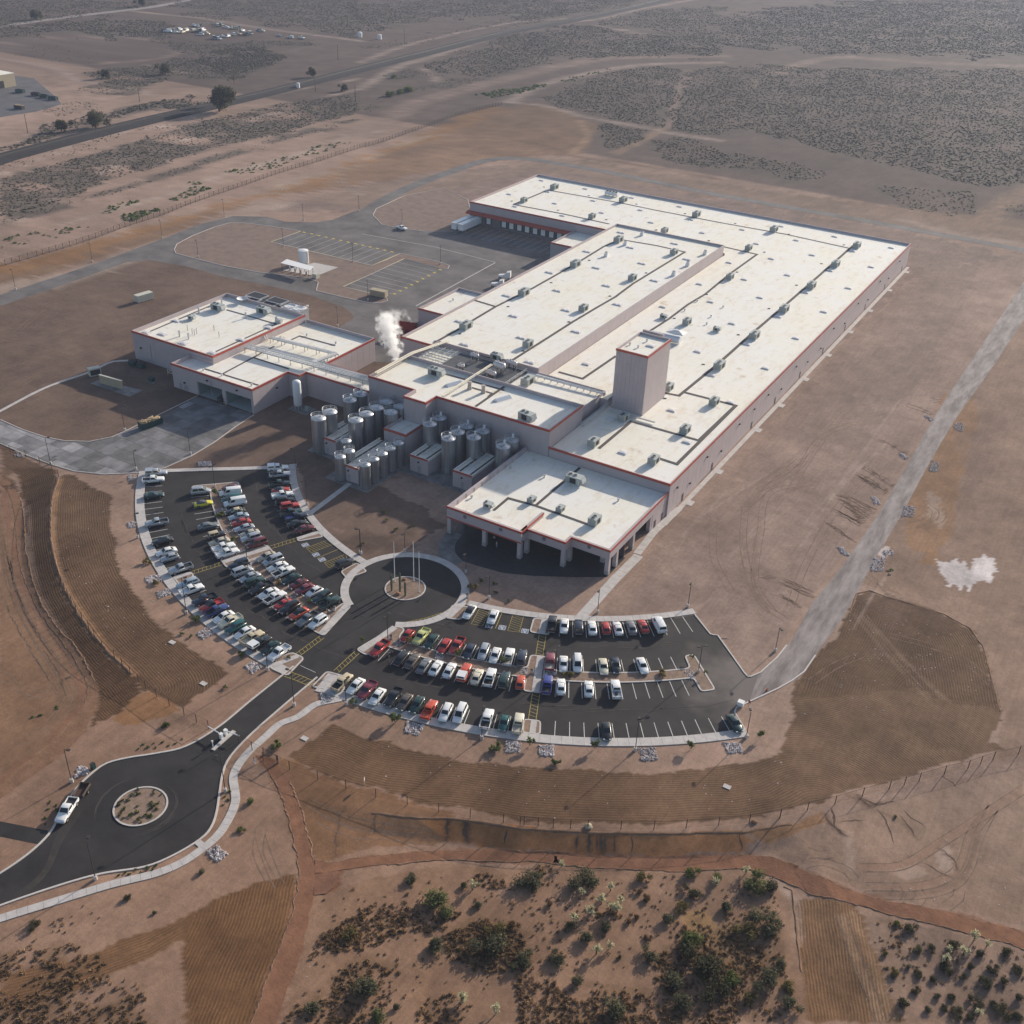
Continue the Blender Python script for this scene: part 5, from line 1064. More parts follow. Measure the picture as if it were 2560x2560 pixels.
# roof skylights (parts) ------------------------------------------------
def dome_mesh(sx, sy, h):
    b = MB(); vs = []
    for s, z in ((1,0),(1,.1),(.82,h*.7),(.3,h)): vs += [(-sx/2*s,-sy/2*s,z),(sx/2*s,-sy/2*s,z),(sx/2*s,sy/2*s,z),(-sx/2*s,sy/2*s,z)]
    fs = [(4*k+i, 4*k+(i+1)%4, 4*k+4+(i+1)%4, 4*k+4+i) for k in range(3) for i in range(4)]+[(12,13,14,15)]
    return b.add(vs, fs).mesh('dome', M_SKYL)
dm1 = dome_mesh(1.45,1.5,.2); dm2 = dome_mesh(2.3,1.7,.2)
sc2 = MB().box(-1.7,1.7,-.9,.9,0,.18).mesh('skylight', M_SKYL); sc1 = MB().box(-1.25,1.25,-.95,.95,0,.18).mesh('skylight', M_SKYL)
def skylight(p, z, double):
    q = G(*p, z+.3); s = inst(sc2 if double else sc1, fac, (q[0]+134, q[1]-330, z))
    if double: inst(dm1, s, (-.8,0,.19)); inst(dm1, s, (.8,0,.19))
    else: inst(dm2, s, (0,0,.19))
for p in pl(ZS,(1250,497),(1620,573),(1315,600),(1015,628),(1395,710),(1080,740),(757,772),(1480,828),(1150,863),(810,897),(462,932),(870,1032),(1225,993),(510,1072),(137,1110),(940,1180),(563,1222),(172,1268),(620,1390),(1705,682)): skylight(p, ZM_, True)
for p in pl(ZS,(703,138),(1005,195),(480,232),(745,215),(1325,257),(1060,277),(795,296),(520,317),(1385,342),(1655,318),(1118,360),(847,380),(1735,408),(1460,427),(1815,497))+pl(ZM,(75,40),(432,112),(707,90),(975,67),(1080,163),(1345,138),(1735,215),(805,187),(1190,265),(1468,238),(908,290),(617,317),(1020,403),(1597,347),(1313,373),(722,433),(1440,493),(412,465),(830,558),(1143,523),(490,587),(1270,656),(160,622),(955,690),(637,737),(740,880),(1078,838),(400,930),(868,1045),(497,1093),(220,1335),(625,1280))+pl(ZV,(255,495),(490,1028),(610,1350),(1230,1248)): skylight(p, ZW_, False)
skylight(ZV(880,320), ZT_, False)
# long ridge skylights on the production roof
rm = MB(); rm.add([(-2.6,-1,0),(2.6,-1,0),(2.6,1,0),(-2.6,1,0),(-2.4,-.15,.75),(2.4,-.15,.75),(2.4,.15,.75),(-2.4,.15,.75)],[(0,1,5,4),(1,2,6,5),(2,3,7,6),(3,0,4,7),(4,5,6,7)])
rm = rm.mesh('ridge_vent', mat('silver_vent', (.62,.65,.68), .35, metal=.4))
for x, y in ((520,532),(992,675)):
    q = G(*ZU(x, y), ZP_+.4); inst(rm, fac, (q[0]+134, q[1]-330, ZP_+.02), R(68))
# walkway strips on the roofs
def strips(pts, z, wd=.75):
    P = [G(*p, z)[:2] for p in pts]
    for a, b2 in zip(P, P[1:]):
        d = (b2-a)/np.linalg.norm(b2-a); n = np.array([-d[1], d[0]])*wd/2; a = a-d*wd/2; b2 = b2+d*wd/2; zz = z+.03+random.random()*.02
        q = MB(); q.prism([a-n, b2-n, b2+n, a+n], zz-.02, zz+.05); q.build('walkway_strip', M_STRIP, fac)
W1 = .9
strips(pl(ZS,(1250,548),(1130,598),(935,718),(640,885),(385,1012),(230,1105),(100,1185),(-40,1262)), ZM_, W1)
strips(pl(ZS,(1265,552),(1500,592),(1690,635),(1330,855),(1210,945),(1080,1020),(920,1115),(740,1230),(500,1382)), ZM_, W1)
strips(pl(ZS,(245,970),(385,1012)), ZM_, W1); strips(pl(ZU,(340,128),(870,288)), ZM_, .8)
strips(pl(ZS,(512,305),(745,208),(1240,295),(1490,347),(1932,432))+pl(ZM,(790,88),(1000,125),(1440,222)), ZW_, W1)
strips(pl(ZS,(520,310),(850,372),(1160,440)), ZW_, W1)
strips(pl(ZM,(1470,205),(1340,320),(1170,470),(985,630),(780,805),(540,1020),(270,1240),(175,1222)), ZW_, 1.0)
strips(pl(ZM,(300,1215),(660,1308),(410,1546)), ZW_, 1.0); strips(pl(ZM,(575,212),(808,265),(620,400),(450,540),(330,612),(200,710),(60,800)), ZW_, W1)
strips(pl(ZV,(535,430),(220,645),(0,583)), ZW_, W1); strips(pl(ZV,(1700,905),(1130,1470),(960,1415)), ZW_, 1.0); strips(pl(ZV,(385,1312),(690,1057),(1335,1240)), ZW_, .9)
strips(pl(ZP,(440,432),(550,340),(770,400),(1230,565)), 6.5, .75); strips(pl(ZP,(770,400),(1120,100)), 6.5, .75)
strips(pl(ZU,(740,752),(1000,572)), ZP_, .8); strips(pl(ZU,(860,660),(890,632),(690,575)), ZP_, .7); strips(pl(ZU,(420,440),(1000,600)), ZP_, .7)
# deck with process vessels behind the production roof
b = MB(); b.box(-172,-148,247,260.5,ZB_+.25,ZB_+.5); b.build('plant_deck', M_DGREY, fac)
b = MB()
for y in (245.25,): b.box(-180.8,-149,y,y+.25,ZB_,13.4).box(-147.5,-145.2,y,y+.25,ZB_,13.4)
b.build('parapet', M_WALL, fac)
def rail(pts, h=1.1, name='guard_rail', r=.035):
    q = MB()
    for i in range(len(pts)-1):
        a, e = np.array(pts[i], float), np.array(pts[i+1], float); L = np.linalg.norm(e-a); k = max(1, int(L/1.6))
        for z in (h, h*.5): q.tube([a+(0,0,z), e+(0,0,z)], r, 5)
        for j in range(k+1): p = a+(e-a)*j/k; q.tube([p, p+(0,0,h)], r, 5)
    return q.build(name, M_GALV, fac)
zd = ZB_+.5
rail([(-148.1,247.2,zd),(-148.1,260.3,zd),(-160,260.3,zd)]); rail([(-171.8,247.2,zd),(-171.8,255,zd)])
bb = MB()
for i in range(7): bb.tube([(-180.5,248.5+i*1.7,ZB_+1.1),(-171.5,248.5+i*1.7,ZB_+1.1)], .13, 6)
for x in (-179.5,-177,-174.5,-172.3): bb.cbox(x,253.6,ZB_+1.35,.16,12.4,.16).cbox(x,248,ZB_+.6,.14,.14,1.5).cbox(x,259.4,ZB_+.6,.14,.14,1.5)
bb.build('pipe_rack', M_GALV, fac)
bb = MB()
for dx in (0, .8): bb.tube([(-180.2+dx,228,ZP_+1.5),(-180.2+dx,246,ZP_+1.5),(-178.6+dx,262.5,ZM_+1.4)], .24, 8)
bb.build('cream_pipe', M_PIPEY, fac)
pq = [G(*ZU(*p), 14.4) for p in ((405,650),(880,350))]
bb = MB(); bb.tube([pq[0], pq[1]], .2, 8).tube([pq[0]+(.55,0,0), pq[1]+(.55,0,0)], .12, 6)
for t in (.15,.4,.65,.9): p = pq[0]+(pq[1]-pq[0])*t; bb.cbox(p[0],p[1],(p[2]+ZP_)/2,.15,.15,p[2]-ZP_)
bb.build('cream_pipe', M_PIPEY, fac)
bb = MB(); p0 = G(*ZV(205,1075), 9.6); p1 = G(*ZV(490,850), 9.6)
for k in range(3): bb.tube([p0+(k*.4,0,-.8),p0+(k*.4,0,.1),p1+(k*.4,0,.1),p1+(k*.4,0,1.2)], .12, 6)
p0 = G(*ZV(455,940), 9.2); p1 = G(*ZV(915,1070), 9.2); bb.tube([p0, p1], .14, 6).tube([p0+(0,.5,0), p1+(0,.5,0)], .1, 6)
bb.build('roof_pipework', M_PIPE, fac)
q0 = G(*ZU(1280,450), 12.6); q1 = G(*ZV(430,790), 12.4)
bb = MB(); d_ = (q1-q0); 
for o in (-.45, 0, .45): bb.tube([q0+(0,o,0), q1+(0,o,0)], .13, 6)
for t in np.linspace(0, 1, 12): p = q0+d_*t; bb.cbox(p[0],p[1],p[2]-.3,.12,1.3,.6)
bb.build('roof_pipework', M_GALV, fac)
bb = MB()
for (x, y) in ((672,560),(805,597)):
    q = G(*ZU(x, y+30), ZP_); bb.cyl(q[0],q[1],ZP_,ZP_+1.2,.7,.55,12).cyl(q[0],q[1],ZP_+1.2,ZP_+2.4,.5,.62,12)
bb.build('exhaust_stack', mat('rusty_vent', (.46,.40,.36), .6, var=.25, scale=1.5), fac)
# vessels on the deck
def vessel(px, py, L, r, hz, rz, lab):
    q = G(*ZU(px, py), zd+hz); t = thing('process_vessel', lab, 'vessel', (q[0], q[1], zd), rz, 'steel vessels on the dark roof deck')
    b = MB(); prof = [(-L/2-r*.45,.02),(-L/2-r*.3,r*.6),(-L/2,r),(L/2,r),(L/2+r*.3,r*.6),(L/2+r*.45,.02)]; n = 14; vs = []
    for x, q_ in prof: vs += [(x, q_*math.cos(2*math.pi*i/n), hz+q_*math.sin(2*math.pi*i/n)) for i in range(n)]
    b.add(vs, [(k*n+i,(k+1)*n+i,(k+1)*n+(i+1)%n,k*n+(i+1)%n) for k in range(5) for i in range(n)], True); b.build('shell', M_PIPE, t, world=False)
    b = MB()
    for x in (-L*.35, L*.35):
        for y in (-r*.7, r*.7): b.box(x-.08,x+.08,y-.08,y+.08,0,hz)
    b.build('stand', M_DARK, t, world=False)
    b = MB(); b.tube([(L*.2,0,hz+r),(L*.2,0,hz+r+.5),(L*.5,0,hz+r+.5),(L*.5,0,.2)], .09, 6).tube([(-L*.2,-r,hz),(-L*.2,-r-.5,hz),(-L*.2,-r-.5,.1)], .08, 6).tube([(0,r,hz),(0,r+.6,hz),(.4,r+.6,.1)], .1, 6); b.build('pipe', M_GALV, t, world=False)
    b = MB(); b.cyl(-L*.1,0,hz+r-.05,hz+r+.35,.25,n=10); b.build('manhole', M_GALV, t, world=False)
vessel(720,262,2.6,.55,1.9,0,'small shiny vessel at the far edge of the dark roof deck'); vessel(590,362,1.9,.5,1.4,.1,'small shiny vessel at the left edge of the dark roof deck'); vessel(960,360,3.4,1.05,2.0,-.1,'largest fat shiny vessel in the middle of the dark roof deck'); vessel(1078,330,3.6,.6,2.3,-.15,'slim long vessel on tall legs at the right of the dark roof deck'); vessel(880,432,2.9,.7,1.3,-.1,'low shiny vessel on the near edge of the dark roof deck')
# round duct and hood behind the tower
q0 = G(*ZV(880,210), 10.2); q1 = G(*ZV(1160,270), 10.2); n = 14
bb = MB(); bb.tube([(q0[0],q0[1],10.1),(q1[0],q1[1],10.1)], 1.25, 16); bb.build('round_duct', mat('pale_duct', (.60,.62,.66), .5), fac)
q = G(*ZV(1130,175), 9.4); bb = MB(); bb.add([(q[0]-3.2,q[1]-2,8.72),(q[0]+3.2,q[1]-2,8.72),(q[0]+3.2,q[1]+2,8.72),(q[0]-3.2,q[1]+2,8.72),(q[0]-.5,q[1]-.4,9.5),(q[0]+.9,q[1]-.4,9.5),(q[0]+.9,q[1]+.4,9.5),(q[0]-.5,q[1]+.4,9.5)],[(0,1,5,4),(1,2,6,5),(2,3,7,6),(3,0,4,7),(4,5,6,7)]); bb.build('roof_hood', M_WHITE, fac)
bb = MB(); bb.box(-118.6,-112,275.5,276.2,8.7,27.2); bb.build('tower_screen', M_WALL, fac)
sv = [(ZV,(675,318),ZT_),(ZV,(840,285),ZT_),(ZV,(755,345),ZT_),(ZP,(840,172),6.5),(ZP,(1435,362),6.5),(ZP,(255,338),6.5),(ZP,(568,97),6.5),(ZY,(1495,655),6.6),(ZM,(395,590),ZW_),(ZM,(308,655),ZW_),(ZM,(573,632),ZW_),(ZM,(490,697),ZW_),(ZM,(460,748),ZW_)]
vm = MB().cyl(0,0,0,.55,.22,n=10).cyl(0,0,.55,.75,.38,.3,n=10).mesh('roof_vent', M_GALV)
for z, p, h in sv: q = G(*z(*p), h); inst(vm, fac, (q[0]+134, q[1]-330, h))
bk = MB().box(-.45,.45,-.2,.2,0,.18).mesh('roof_hatch', M_STRIP)
for z, pts, h in ((ZS,((1030,693),(768,847),(470,1012),(137,1200),(1422,780),(1173,940),(890,1118),(573,1318)),ZM_),(ZM,((657,52),(1027,127),(1407,200),(1252,330),(1080,478),(890,640),(678,820),(437,1025),(172,1260),(113,97),(475,172),(858,250),(670,388),(460,542),(237,707)),ZW_),(ZS,((717,187),(1027,247),(1355,305),(1690,370),(495,284),(815,347),(1148,412),(1490,485),(1855,557)),ZW_)):
    for p in pts: q = G(*z(*p), h); inst(bk, fac, (q[0]+134, q[1]-330, h), .5)
# ------------------------------------------------------------------ left (services) building
lef = thing('services_building', 'lower pinkish building left of the factory with two open vehicle bays', 'building', (-220, 236, 0))
HP = [(-270.6,218.5),(-235.3,218.5),(-235.3,261.3),(-270.6,261.3)]
ZH_ = volume(lef, HP, 0, 9.6, 1.25, red=(0,1), clad=(0,3), pw=3.2)
panels(lef, (-235.3,218.6), (-235.3,261.2), 7.2, 8.95, 3.3)
LP = [(-244.5,210.1),(-211.6,210.1),(-211.6,225.7),(-207,225.7),(-207,228.7),(-181.05,228.7),(-181.05,237.4),(-206.4,237.4),(-206.4,261.8),(-235.25,261.8),(-235.25,218.45),(-244.5,218.45)]
ZLW = 6.8
bays = [onY(*ZH(x, y), 210.1) for x, y in ((535,777),(705,835),(730,845),(905,895))]
bx = [p[0] for p in bays]; DP = 222.0
LW = [(-244.5,210.1),(bx[0],210.1),(bx[0],DP),(bx[1],DP),(bx[1],210.1),(bx[2],210.1),(bx[2],DP),(bx[3],DP),(bx[3],210.1)]+LP[1:]
volume(lef, LP, 0, 8.0, 1.2, red=(0,1,2,3,4,6,7), clad=(1,2,3,4,7,10), par=(0,1,2,3,4,6,7,8,10,11), pw=3.1, wallpoly=LW)
panels(lef, (-244.5,210.1), (bx[0]-.1,210.1), .02, 7.36, 3.0); panels(lef, (bx[3]+.1,210.1), (-211.6,210.1), .02, 7.36, 1.2); panels(lef, (bx[1]+.05,210.1), (bx[2]-.05,210.1), .02, 4.58, 1.2)
panels(lef, (bx[0]-.1,210.1), (bx[3]+.1,210.1), 4.6, 7.36, 3.0)
b = MB(); b.box(bx[0]-.1,bx[3]+.1,210.12,210.5,4.6,6.77); b.build('lintel', M_WALL, lef)
bay_in = mat('bay_interior', (.22,.29,.29), .7)
for a, e in ((bx[0], bx[1]), (bx[2], bx[3])):
    b = MB(); b.box(a+.02,e-.02,DP-.1,DP-.02,.1,6.7).box(a+.02,a+.08,210.6,DP-.12,.1,6.7).box(e-.08,e-.02,210.6,DP-.12,.1,6.7); b.build('bay_lining', bay_in, lef)
    sheet('bay_floor', [(x+220, y-236, 0) for x, y in ((a,210.2),(e,210.2),(e,DP),(a,DP))], mat('bay_floor_concrete', (.42,.46,.46), .5), .08, parent=lef)
b = MB(); b.box(.9,1.2,-.15,.15,0,1.1)
bol = MB().cyl(0,0,0,1.1,.09,n=8).mesh('bollard', M_YEL)
for x in (bx[0]+.25, bx[1]-.2, bx[2]+.3, bx[3]-.25): inst(bol, lef, (x+220, 209.4-236, 0))
dmm = MB().box(-.5,.5,-.06,0,0,2.15).mesh('door', M_WALLB)
inst(dmm, lef, (-241.4+220, 210.02-236, 0)); inst(MB().box(-.9,.9,-.06,0,0,1.6).mesh('louvre', M_WALLB), lef, (-239.2+220, 210.02-236, .3))
wl = MB().box(-.3,.3,-.4,0,0,.4).mesh('wall_light', M_DARK)
for z, p, Y in ((ZH,(147,527),218.4),(ZH,(448,767),210.0),(ZH,(603,752),210.0),(ZH,(808,820),210.0)):
    q = onY(*z(*p), Y); inst(wl, lef, (q[0]+220, Y-236, q[2]))
q = onX(*ZH(1080,802), -211.5); inst(wl, lef, (-211.5+220, q[1]-236, q[2]), R(90))
inst(MB().box(-.06,.06,-.1,0,0,5.5).mesh('downpipe', M_WALLB), lef, (-262.8+220, 218.4-236, 1.2)); inst(bpy.data.meshes['downpipe'], lef, (-228.2+220, 210-236, 1.0))
# walkway strips of the left roofs
fac_, fac = fac, lef
strips(pl(ZH,(205,412),(620,235)), ZH_, .6); strips(pl(ZH,(740,262),(1080,360),(640,560)), ZH_, .6)
strips(pl(ZH,(585,668),(950,780)), ZLW, .6); strips(pl(ZH,(715,700),(920,590),(1160,668)), ZLW, .6); strips(pl(ZH,(920,590),(1060,515)), ZLW, .6); strips(pl(ZH,(1190,465),(1240,442),(1480,507)), ZLW, .6)
# pipe bridges over the left roof
def bridge(a, e, n=4, wd=1.6, h=1.6, leg=None):
    a = np.array(a, float); e = np.array(e, float); d = (e-a)/np.linalg.norm(e-a); nn = np.array([-d[1], d[0], 0]); L = np.linalg.norm(e-a)
    b = MB(); f = MB()
    for i in range(n): o = nn*(wd*(i/(n-1)-.5)); b.tube([a+o+(0,0,h+.25), e+o+(0,0,h+.25)], .19 if i % 2 else .12, 7)
    for i in range(int(L/1.5)+1):
        p = a+d*min(L, i*1.5); f.cbox(p[0],p[1],p[2]+h,.12,wd+.5,.14,math.atan2(d[1],d[0]))
        if i % 3 == 0:
            for s in (-1, 1): o = nn*s*(wd/2+.1); f.cbox(p[0]+o[0],p[1]+o[1],p[2]+h/2,.14,.14,h)
    for s in (-1, 1): f.tube([a+nn*s*wd/2+(0,0,h), e+nn*s*wd/2+(0,0,h)], .09, 5)
    b.build('pipe_run', M_WHITE, lef); f.build('pipe_support', M_RTU, lef)
g = lambda x, y: G(*ZH(x, y), ZLW+1.6)*(1,1,0)+(0,0,ZLW)
bridge(g(880,515), g(1715,742), 4, 2.6); bridge(g(1045,455), g(1490,565), 3, 1.3)
a_ = g(1495,565); e_ = g(1330,625); bridge(a_, e_, 3, 1.3)
for p in ((985,455),(960,545),(1110,475)):      # stile steps over the pipes
    q = G(*ZH(*p), ZLW+1); b = MB()
    for s in (0, .9):
        b.tube([(q[0]-1.6,q[1]+s,ZLW),(q[0]-.6,q[1]+s,ZLW+2.3),(q[0]+.6,q[1]+s,ZLW+2.3),(q[0]+1.6,q[1]+s,ZLW)], .06, 5)
    for k in range(6): b.cbox(q[0]-1.5+k*.18,q[1]+.45,ZLW+.3+k*.36,.25,.9,.05); b.cbox(q[0]+1.5-k*.18,q[1]+.45,ZLW+.3+k*.36,.25,.9,.05)
    b.build('stile', M_GALV, lef)
# vents, skylights and flues of the high roof
for p in ((182,412),(295,424),(390,332),(440,487),(640,553),(840,463),(1030,380)):
    q = G(*ZH(*p), ZH_+.3); s = inst(bpy.data.meshes['skylight'], lef, (q[0]+220, q[1]-236, ZH_), 0); inst(dm2, s, (0,0,.19))
fl = MB().cyl(0,0,0,1.7,.28,n=10).cyl(0,0,1.7,1.95,.4,.36,n=10).mesh('flue', M_GALV)
for p in ((412,445),(475,462),(703,218),(545,280),(870,318)): q = G(*ZH(*p), ZH_); inst(fl, lef, (q[0]+220, q[1]-236, ZH_))
st = MB().tube([(0,0,0),(0,0,1.9),(.35,0,2.1)], .07, 6).mesh('vent_pipe', M_DARK)
for p in ((467,405),(530,428),(650,405),(685,450),(500,430),(515,436)): q = G(*ZH(*p), ZH_); inst(st, lef, (q[0]+220, q[1]-236, ZH_))
for p in ((575,680),(702,718),(908,785),(1290,440),(1490,495)): q = G(*ZH(*p), ZLW); inst(vm, lef, (q[0]+220, q[1]-236, ZLW), 0)
q = G(*ZH(1085,345), ZH_); b = MB(); b.cyl(q[0],q[1],ZH_,ZH_+1.6,.8,.7,12).cbox(q[0]+1.2,q[1],ZH_+.8,1.6,1.2,1.2).cyl(q[0]-.1,q[1],ZH_+1.6,ZH_+2.0,.35,n=10); b.build('roof_fan', M_PIPE, lef)
fac = fac_
b = MB(); yb = 218.3
for y in (215.4, 217.4):
    for z in (.9, 1.8): b.tube([(-252.8,y,z),(-245.2,y,z)], .09, 6)
for x in (-252.8,-250.3,-247.8,-245.3): b.cbox(x,216.4,.9,.12,2.2,.1).cbox(x,215.4,.9,.1,.1,1.8).cbox(x,217.4,.9,.1,.1,1.8)
b.build('meter_pipework', M_PIPEY, lef)
# ------------------------------------------------------------------ rooftop air units (things on the roofs)
def rtu(name, label, sx, sy, sz, fans=2):
    t = thing(name, label, 'air unit', (0,0,-50))
    MB().box(-sx/2+.05,sx/2-.05,-sy/2+.05,sy/2-.05,0,.3).build('base_curb', M_GALV, t, world=False)
    MB().box(-sx/2,sx/2,-sy/2,sy/2,.3,sz).build('cabinet', M_RTU, t, world=False)
    MB().box(-sx/2-.03,sx/2+.03,-sy/2-.03,sy/2+.03,sz,sz+.07).build('lid', M_RTUT, t, world=False)
    h = MB(); h.add([(sx/2+.01,-sy*.4,sz*.45),(sx/2+.01,sy*.4,sz*.45),(sx/2+.01,sy*.4,sz*.95),(sx/2+.01,-sy*.4,sz*.95),(sx/2+.7,-sy*.4,sz*.45),(sx/2+.7,sy*.4,sz*.45),(sx/2+.3,sy*.4,sz*.95),(sx/2+.3,-sy*.4,sz*.95)],[(0,3,7,4),(1,5,6,2),(3,2,6,7),(4,7,6,5),(0,4,5,1)]); h.build('intake_hood', M_RTUT, t, world=False)
    MB().box(-sx*.2,sx*.2,-sy/2-.05,-sy/2-.005,.5,sz-.25).build('louvre_panel', M_DARK, t, world=False)
    MB().box(sx*.26,sx*.46,-sy/2-.04,-sy/2-.005,.45,sz-.2).build('access_panel', M_RTUT, t, world=False)
    for i in range(fans):
        x = -sx*.3+i*sx*.32
        f = MB().cyl(x,0,sz+.07,sz+.25,sy*.24,n=14).build('fan_shroud', M_RTUT, t, world=False); MB().cyl(x,0,sz+.26,sz+.28,sy*.20,n=12).build('fan', M_DARK, f, world=False)
    return t
big = rtu('rooftop_unit', '', 4.3, 2.5, 2.15); mid = rtu('rooftop_unit', '', 3.2, 2.2, 1.95); sml = rtu('rooftop_unit', '', 2.1, 1.6, 1.3, 1)
_used = set()
def place_units(proto, zf, pts, z, rz, lab, group):
    for i, p in enumerate(pts):
        q = G(*zf(*p), z+.9); l = lab.replace('#', ORD[i]) if '#' in lab else lab
        if proto.name in _used: dup(proto, (q[0], q[1], z), rz, l, group)
        else: proto.location = (q[0], q[1], z); proto.rotation_euler = (0,0,rz); proto['label'] = l; proto['group'] = group; _used.add(proto.name)
GU = 'grey air units on the factory roof'; N90 = R(90)
place_units(big, ZS, [(1232,550),(935,718),(580,915),(180,1145)], ZM_, N90, '# large grey air unit from the far end, left row, raised roof', GU)
place_units(mid, ZS, [(1615,635),(1328,812),(990,1022),(607,1268)], ZM_, N90, '# grey air unit from the far end, right row, raised roof', GU)
place_units(big, ZS, [(790,187)], ZW_, N90, 'grey air unit nearest the far left corner of the north roof', GU)
place_units(big, ZS, [(1265,275),(1770,375)], ZW_, N90, '# grey air unit right of the white chiller along the north roof strip', GU)
place_units(mid, ZS, [(580,277)], ZW_, N90, 'grey air unit above the red dock canopy at the left of the north roof', GU)
place_units(mid, ZS, [(1050,388),(1550,487)], ZW_, N90, '# grey air unit from the left just behind the raised roof', GU)
place_units(big, ZM, [(925,92),(1497,203),(1350,333),(1183,480),(995,643),(790,825),(548,1032)], ZW_, N90, '# large grey air unit from the far end, right-hand roof strip', GU)
place_units(mid, ZM, [(750,220),(622,418)], ZW_, N90, '# grey air unit from the far end on the middle strip of the low roof', GU)
place_units(mid, ZM, [(325,728)], ZW_, N90, 'grey air unit beside the white roof hood behind the tower', GU)
place_units(mid, ZV, [(325,1258)], ZW_, N90, 'grey air unit on the front roof nearest the production block wall', GU)
place_units(mid, ZV, [(610,1020)], ZW_, N90, 'grey air unit in the shade right in front of the tower', GU)
place_units(mid, ZV, [(905,1430)], ZW_, N90, 'grey air unit closest to the front red edge of the low roof', GU)
place_units(mid, ZV, [(1210,1135)], ZW_, N90, 'dark-fronted grey air unit on the inner front roof strip', GU)
place_units(mid, ZV, [(1490,865)], ZW_, N90, 'grey air unit right of the tower beside a skylight on the short strip', GU)
place_units(mid, ZV, [(1050,725)], ZW_, N90, 'grey air unit half hidden behind the right side of the tower', GU)
place_units(sml, ZM, [(163,688),(530,775)], ZW_, 0, '# small dark fan unit from the left behind the tower', GU)
place_units(big, ZU, [(350,430)], ZP_, 0, 'grey air unit at the left of the production roof beside the cream pipe', GU)
place_units(big, ZU, [(1225,858)], ZP_, R(-10), 'grey air unit near the front right corner of the production roof', GU)
place_units(big, ZU, [(1235,512)], ZQ_, N90, 'grey air unit right of the dark deck behind the production roof', GU)
place_units(mid, ZU, [(932,278)], ZM_, 0, 'grey cabinet on the raised roof just behind the dark vessel deck', GU)
place_units(big, ZP, [(1085,192)], 6.5, 0, 'largest grey air unit on the portico roof, farthest back on its strip', GU)
place_units(sml, ZP, [(390,387)], 6.5, 0, 'small grey air unit leftmost on the portico roof', GU)
place_units(sml, ZP, [(738,345)], 6.5, N90, 'small grey air unit second from the left on the portico roof', GU)
place_units(sml, ZP, [(970,418)], 6.5, N90, 'small grey air unit third from the left on the portico roof', GU)
place_units(mid, ZP, [(1245,518)], 6.5, N90, 'grey air unit rightmost on the portico roof', GU)
place_units(big, ZH, [(675,245),(990,268)], ZH_, 0, '# long grey air unit from the left on the services building roof', GU)
place_units(sml, ZH, [(493,308)], ZH_, 0, 'small grey air unit left of the flues on the services building roof', GU)
ch = thing('rooftop_chiller', 'white chiller with a row of fans on the far edge of the north roof', 'chiller', (*G(*ZS(1185,238), ZW_+.6)[:2], ZW_))
MB().box(-3.2,3.2,-1.1,1.1,.5,1.9).build('casing', M_WHITE, ch, world=False)
b = MB(); [b.box(x-.08,x+.08,-1,1,0,.5) for x in (-3,-1,1,3)]; b.build('legs', M_GALV, ch, world=False)
for x in (-2.3,-.8,.8,2.3): MB().cyl(x,0,1.9,2.2,.6,n=12).build('fan', M_DARK, ch, world=False)
wv = thing('roof_ventilator', '', 'ventilator', (0,0,-50))
MB().box(-.7,.7,-.7,.7,0,.9).build('base', M_WHITE, wv, world=False); MB().cyl(0,0,.9,1.7,.62,.7,12).build('stack', M_WHITE, wv, world=False); MB().cyl(0,0,1.71,1.74,.5,n=12).build('fan_guard', M_DARK, wv, world=False)
for i, (p, l) in enumerate(zip(((1395,507),(1280,573),(1147,650),(1830,638),(1710,717),(1613,783)),
   ('white roof ventilator farthest back on the raised roof','white roof ventilator right beside the farthest air unit of the left row','white roof ventilator left of centre on the raised roof','white roof ventilator by the far right corner of the raised roof','white roof ventilator second along the right edge of the raised roof','white roof ventilator nearest the viewer along the right edge of the raised roof'))):
    q = G(*ZS(*p), ZM_+.8)
    if i == 0: wv.location = (q[0], q[1], ZM_); wv['label'] = l; wv['group'] = 'white ventilators on the raised roof'
    else: dup(wv, (q[0], q[1], ZM_), 0, l, 'white ventilators on the raised roof')
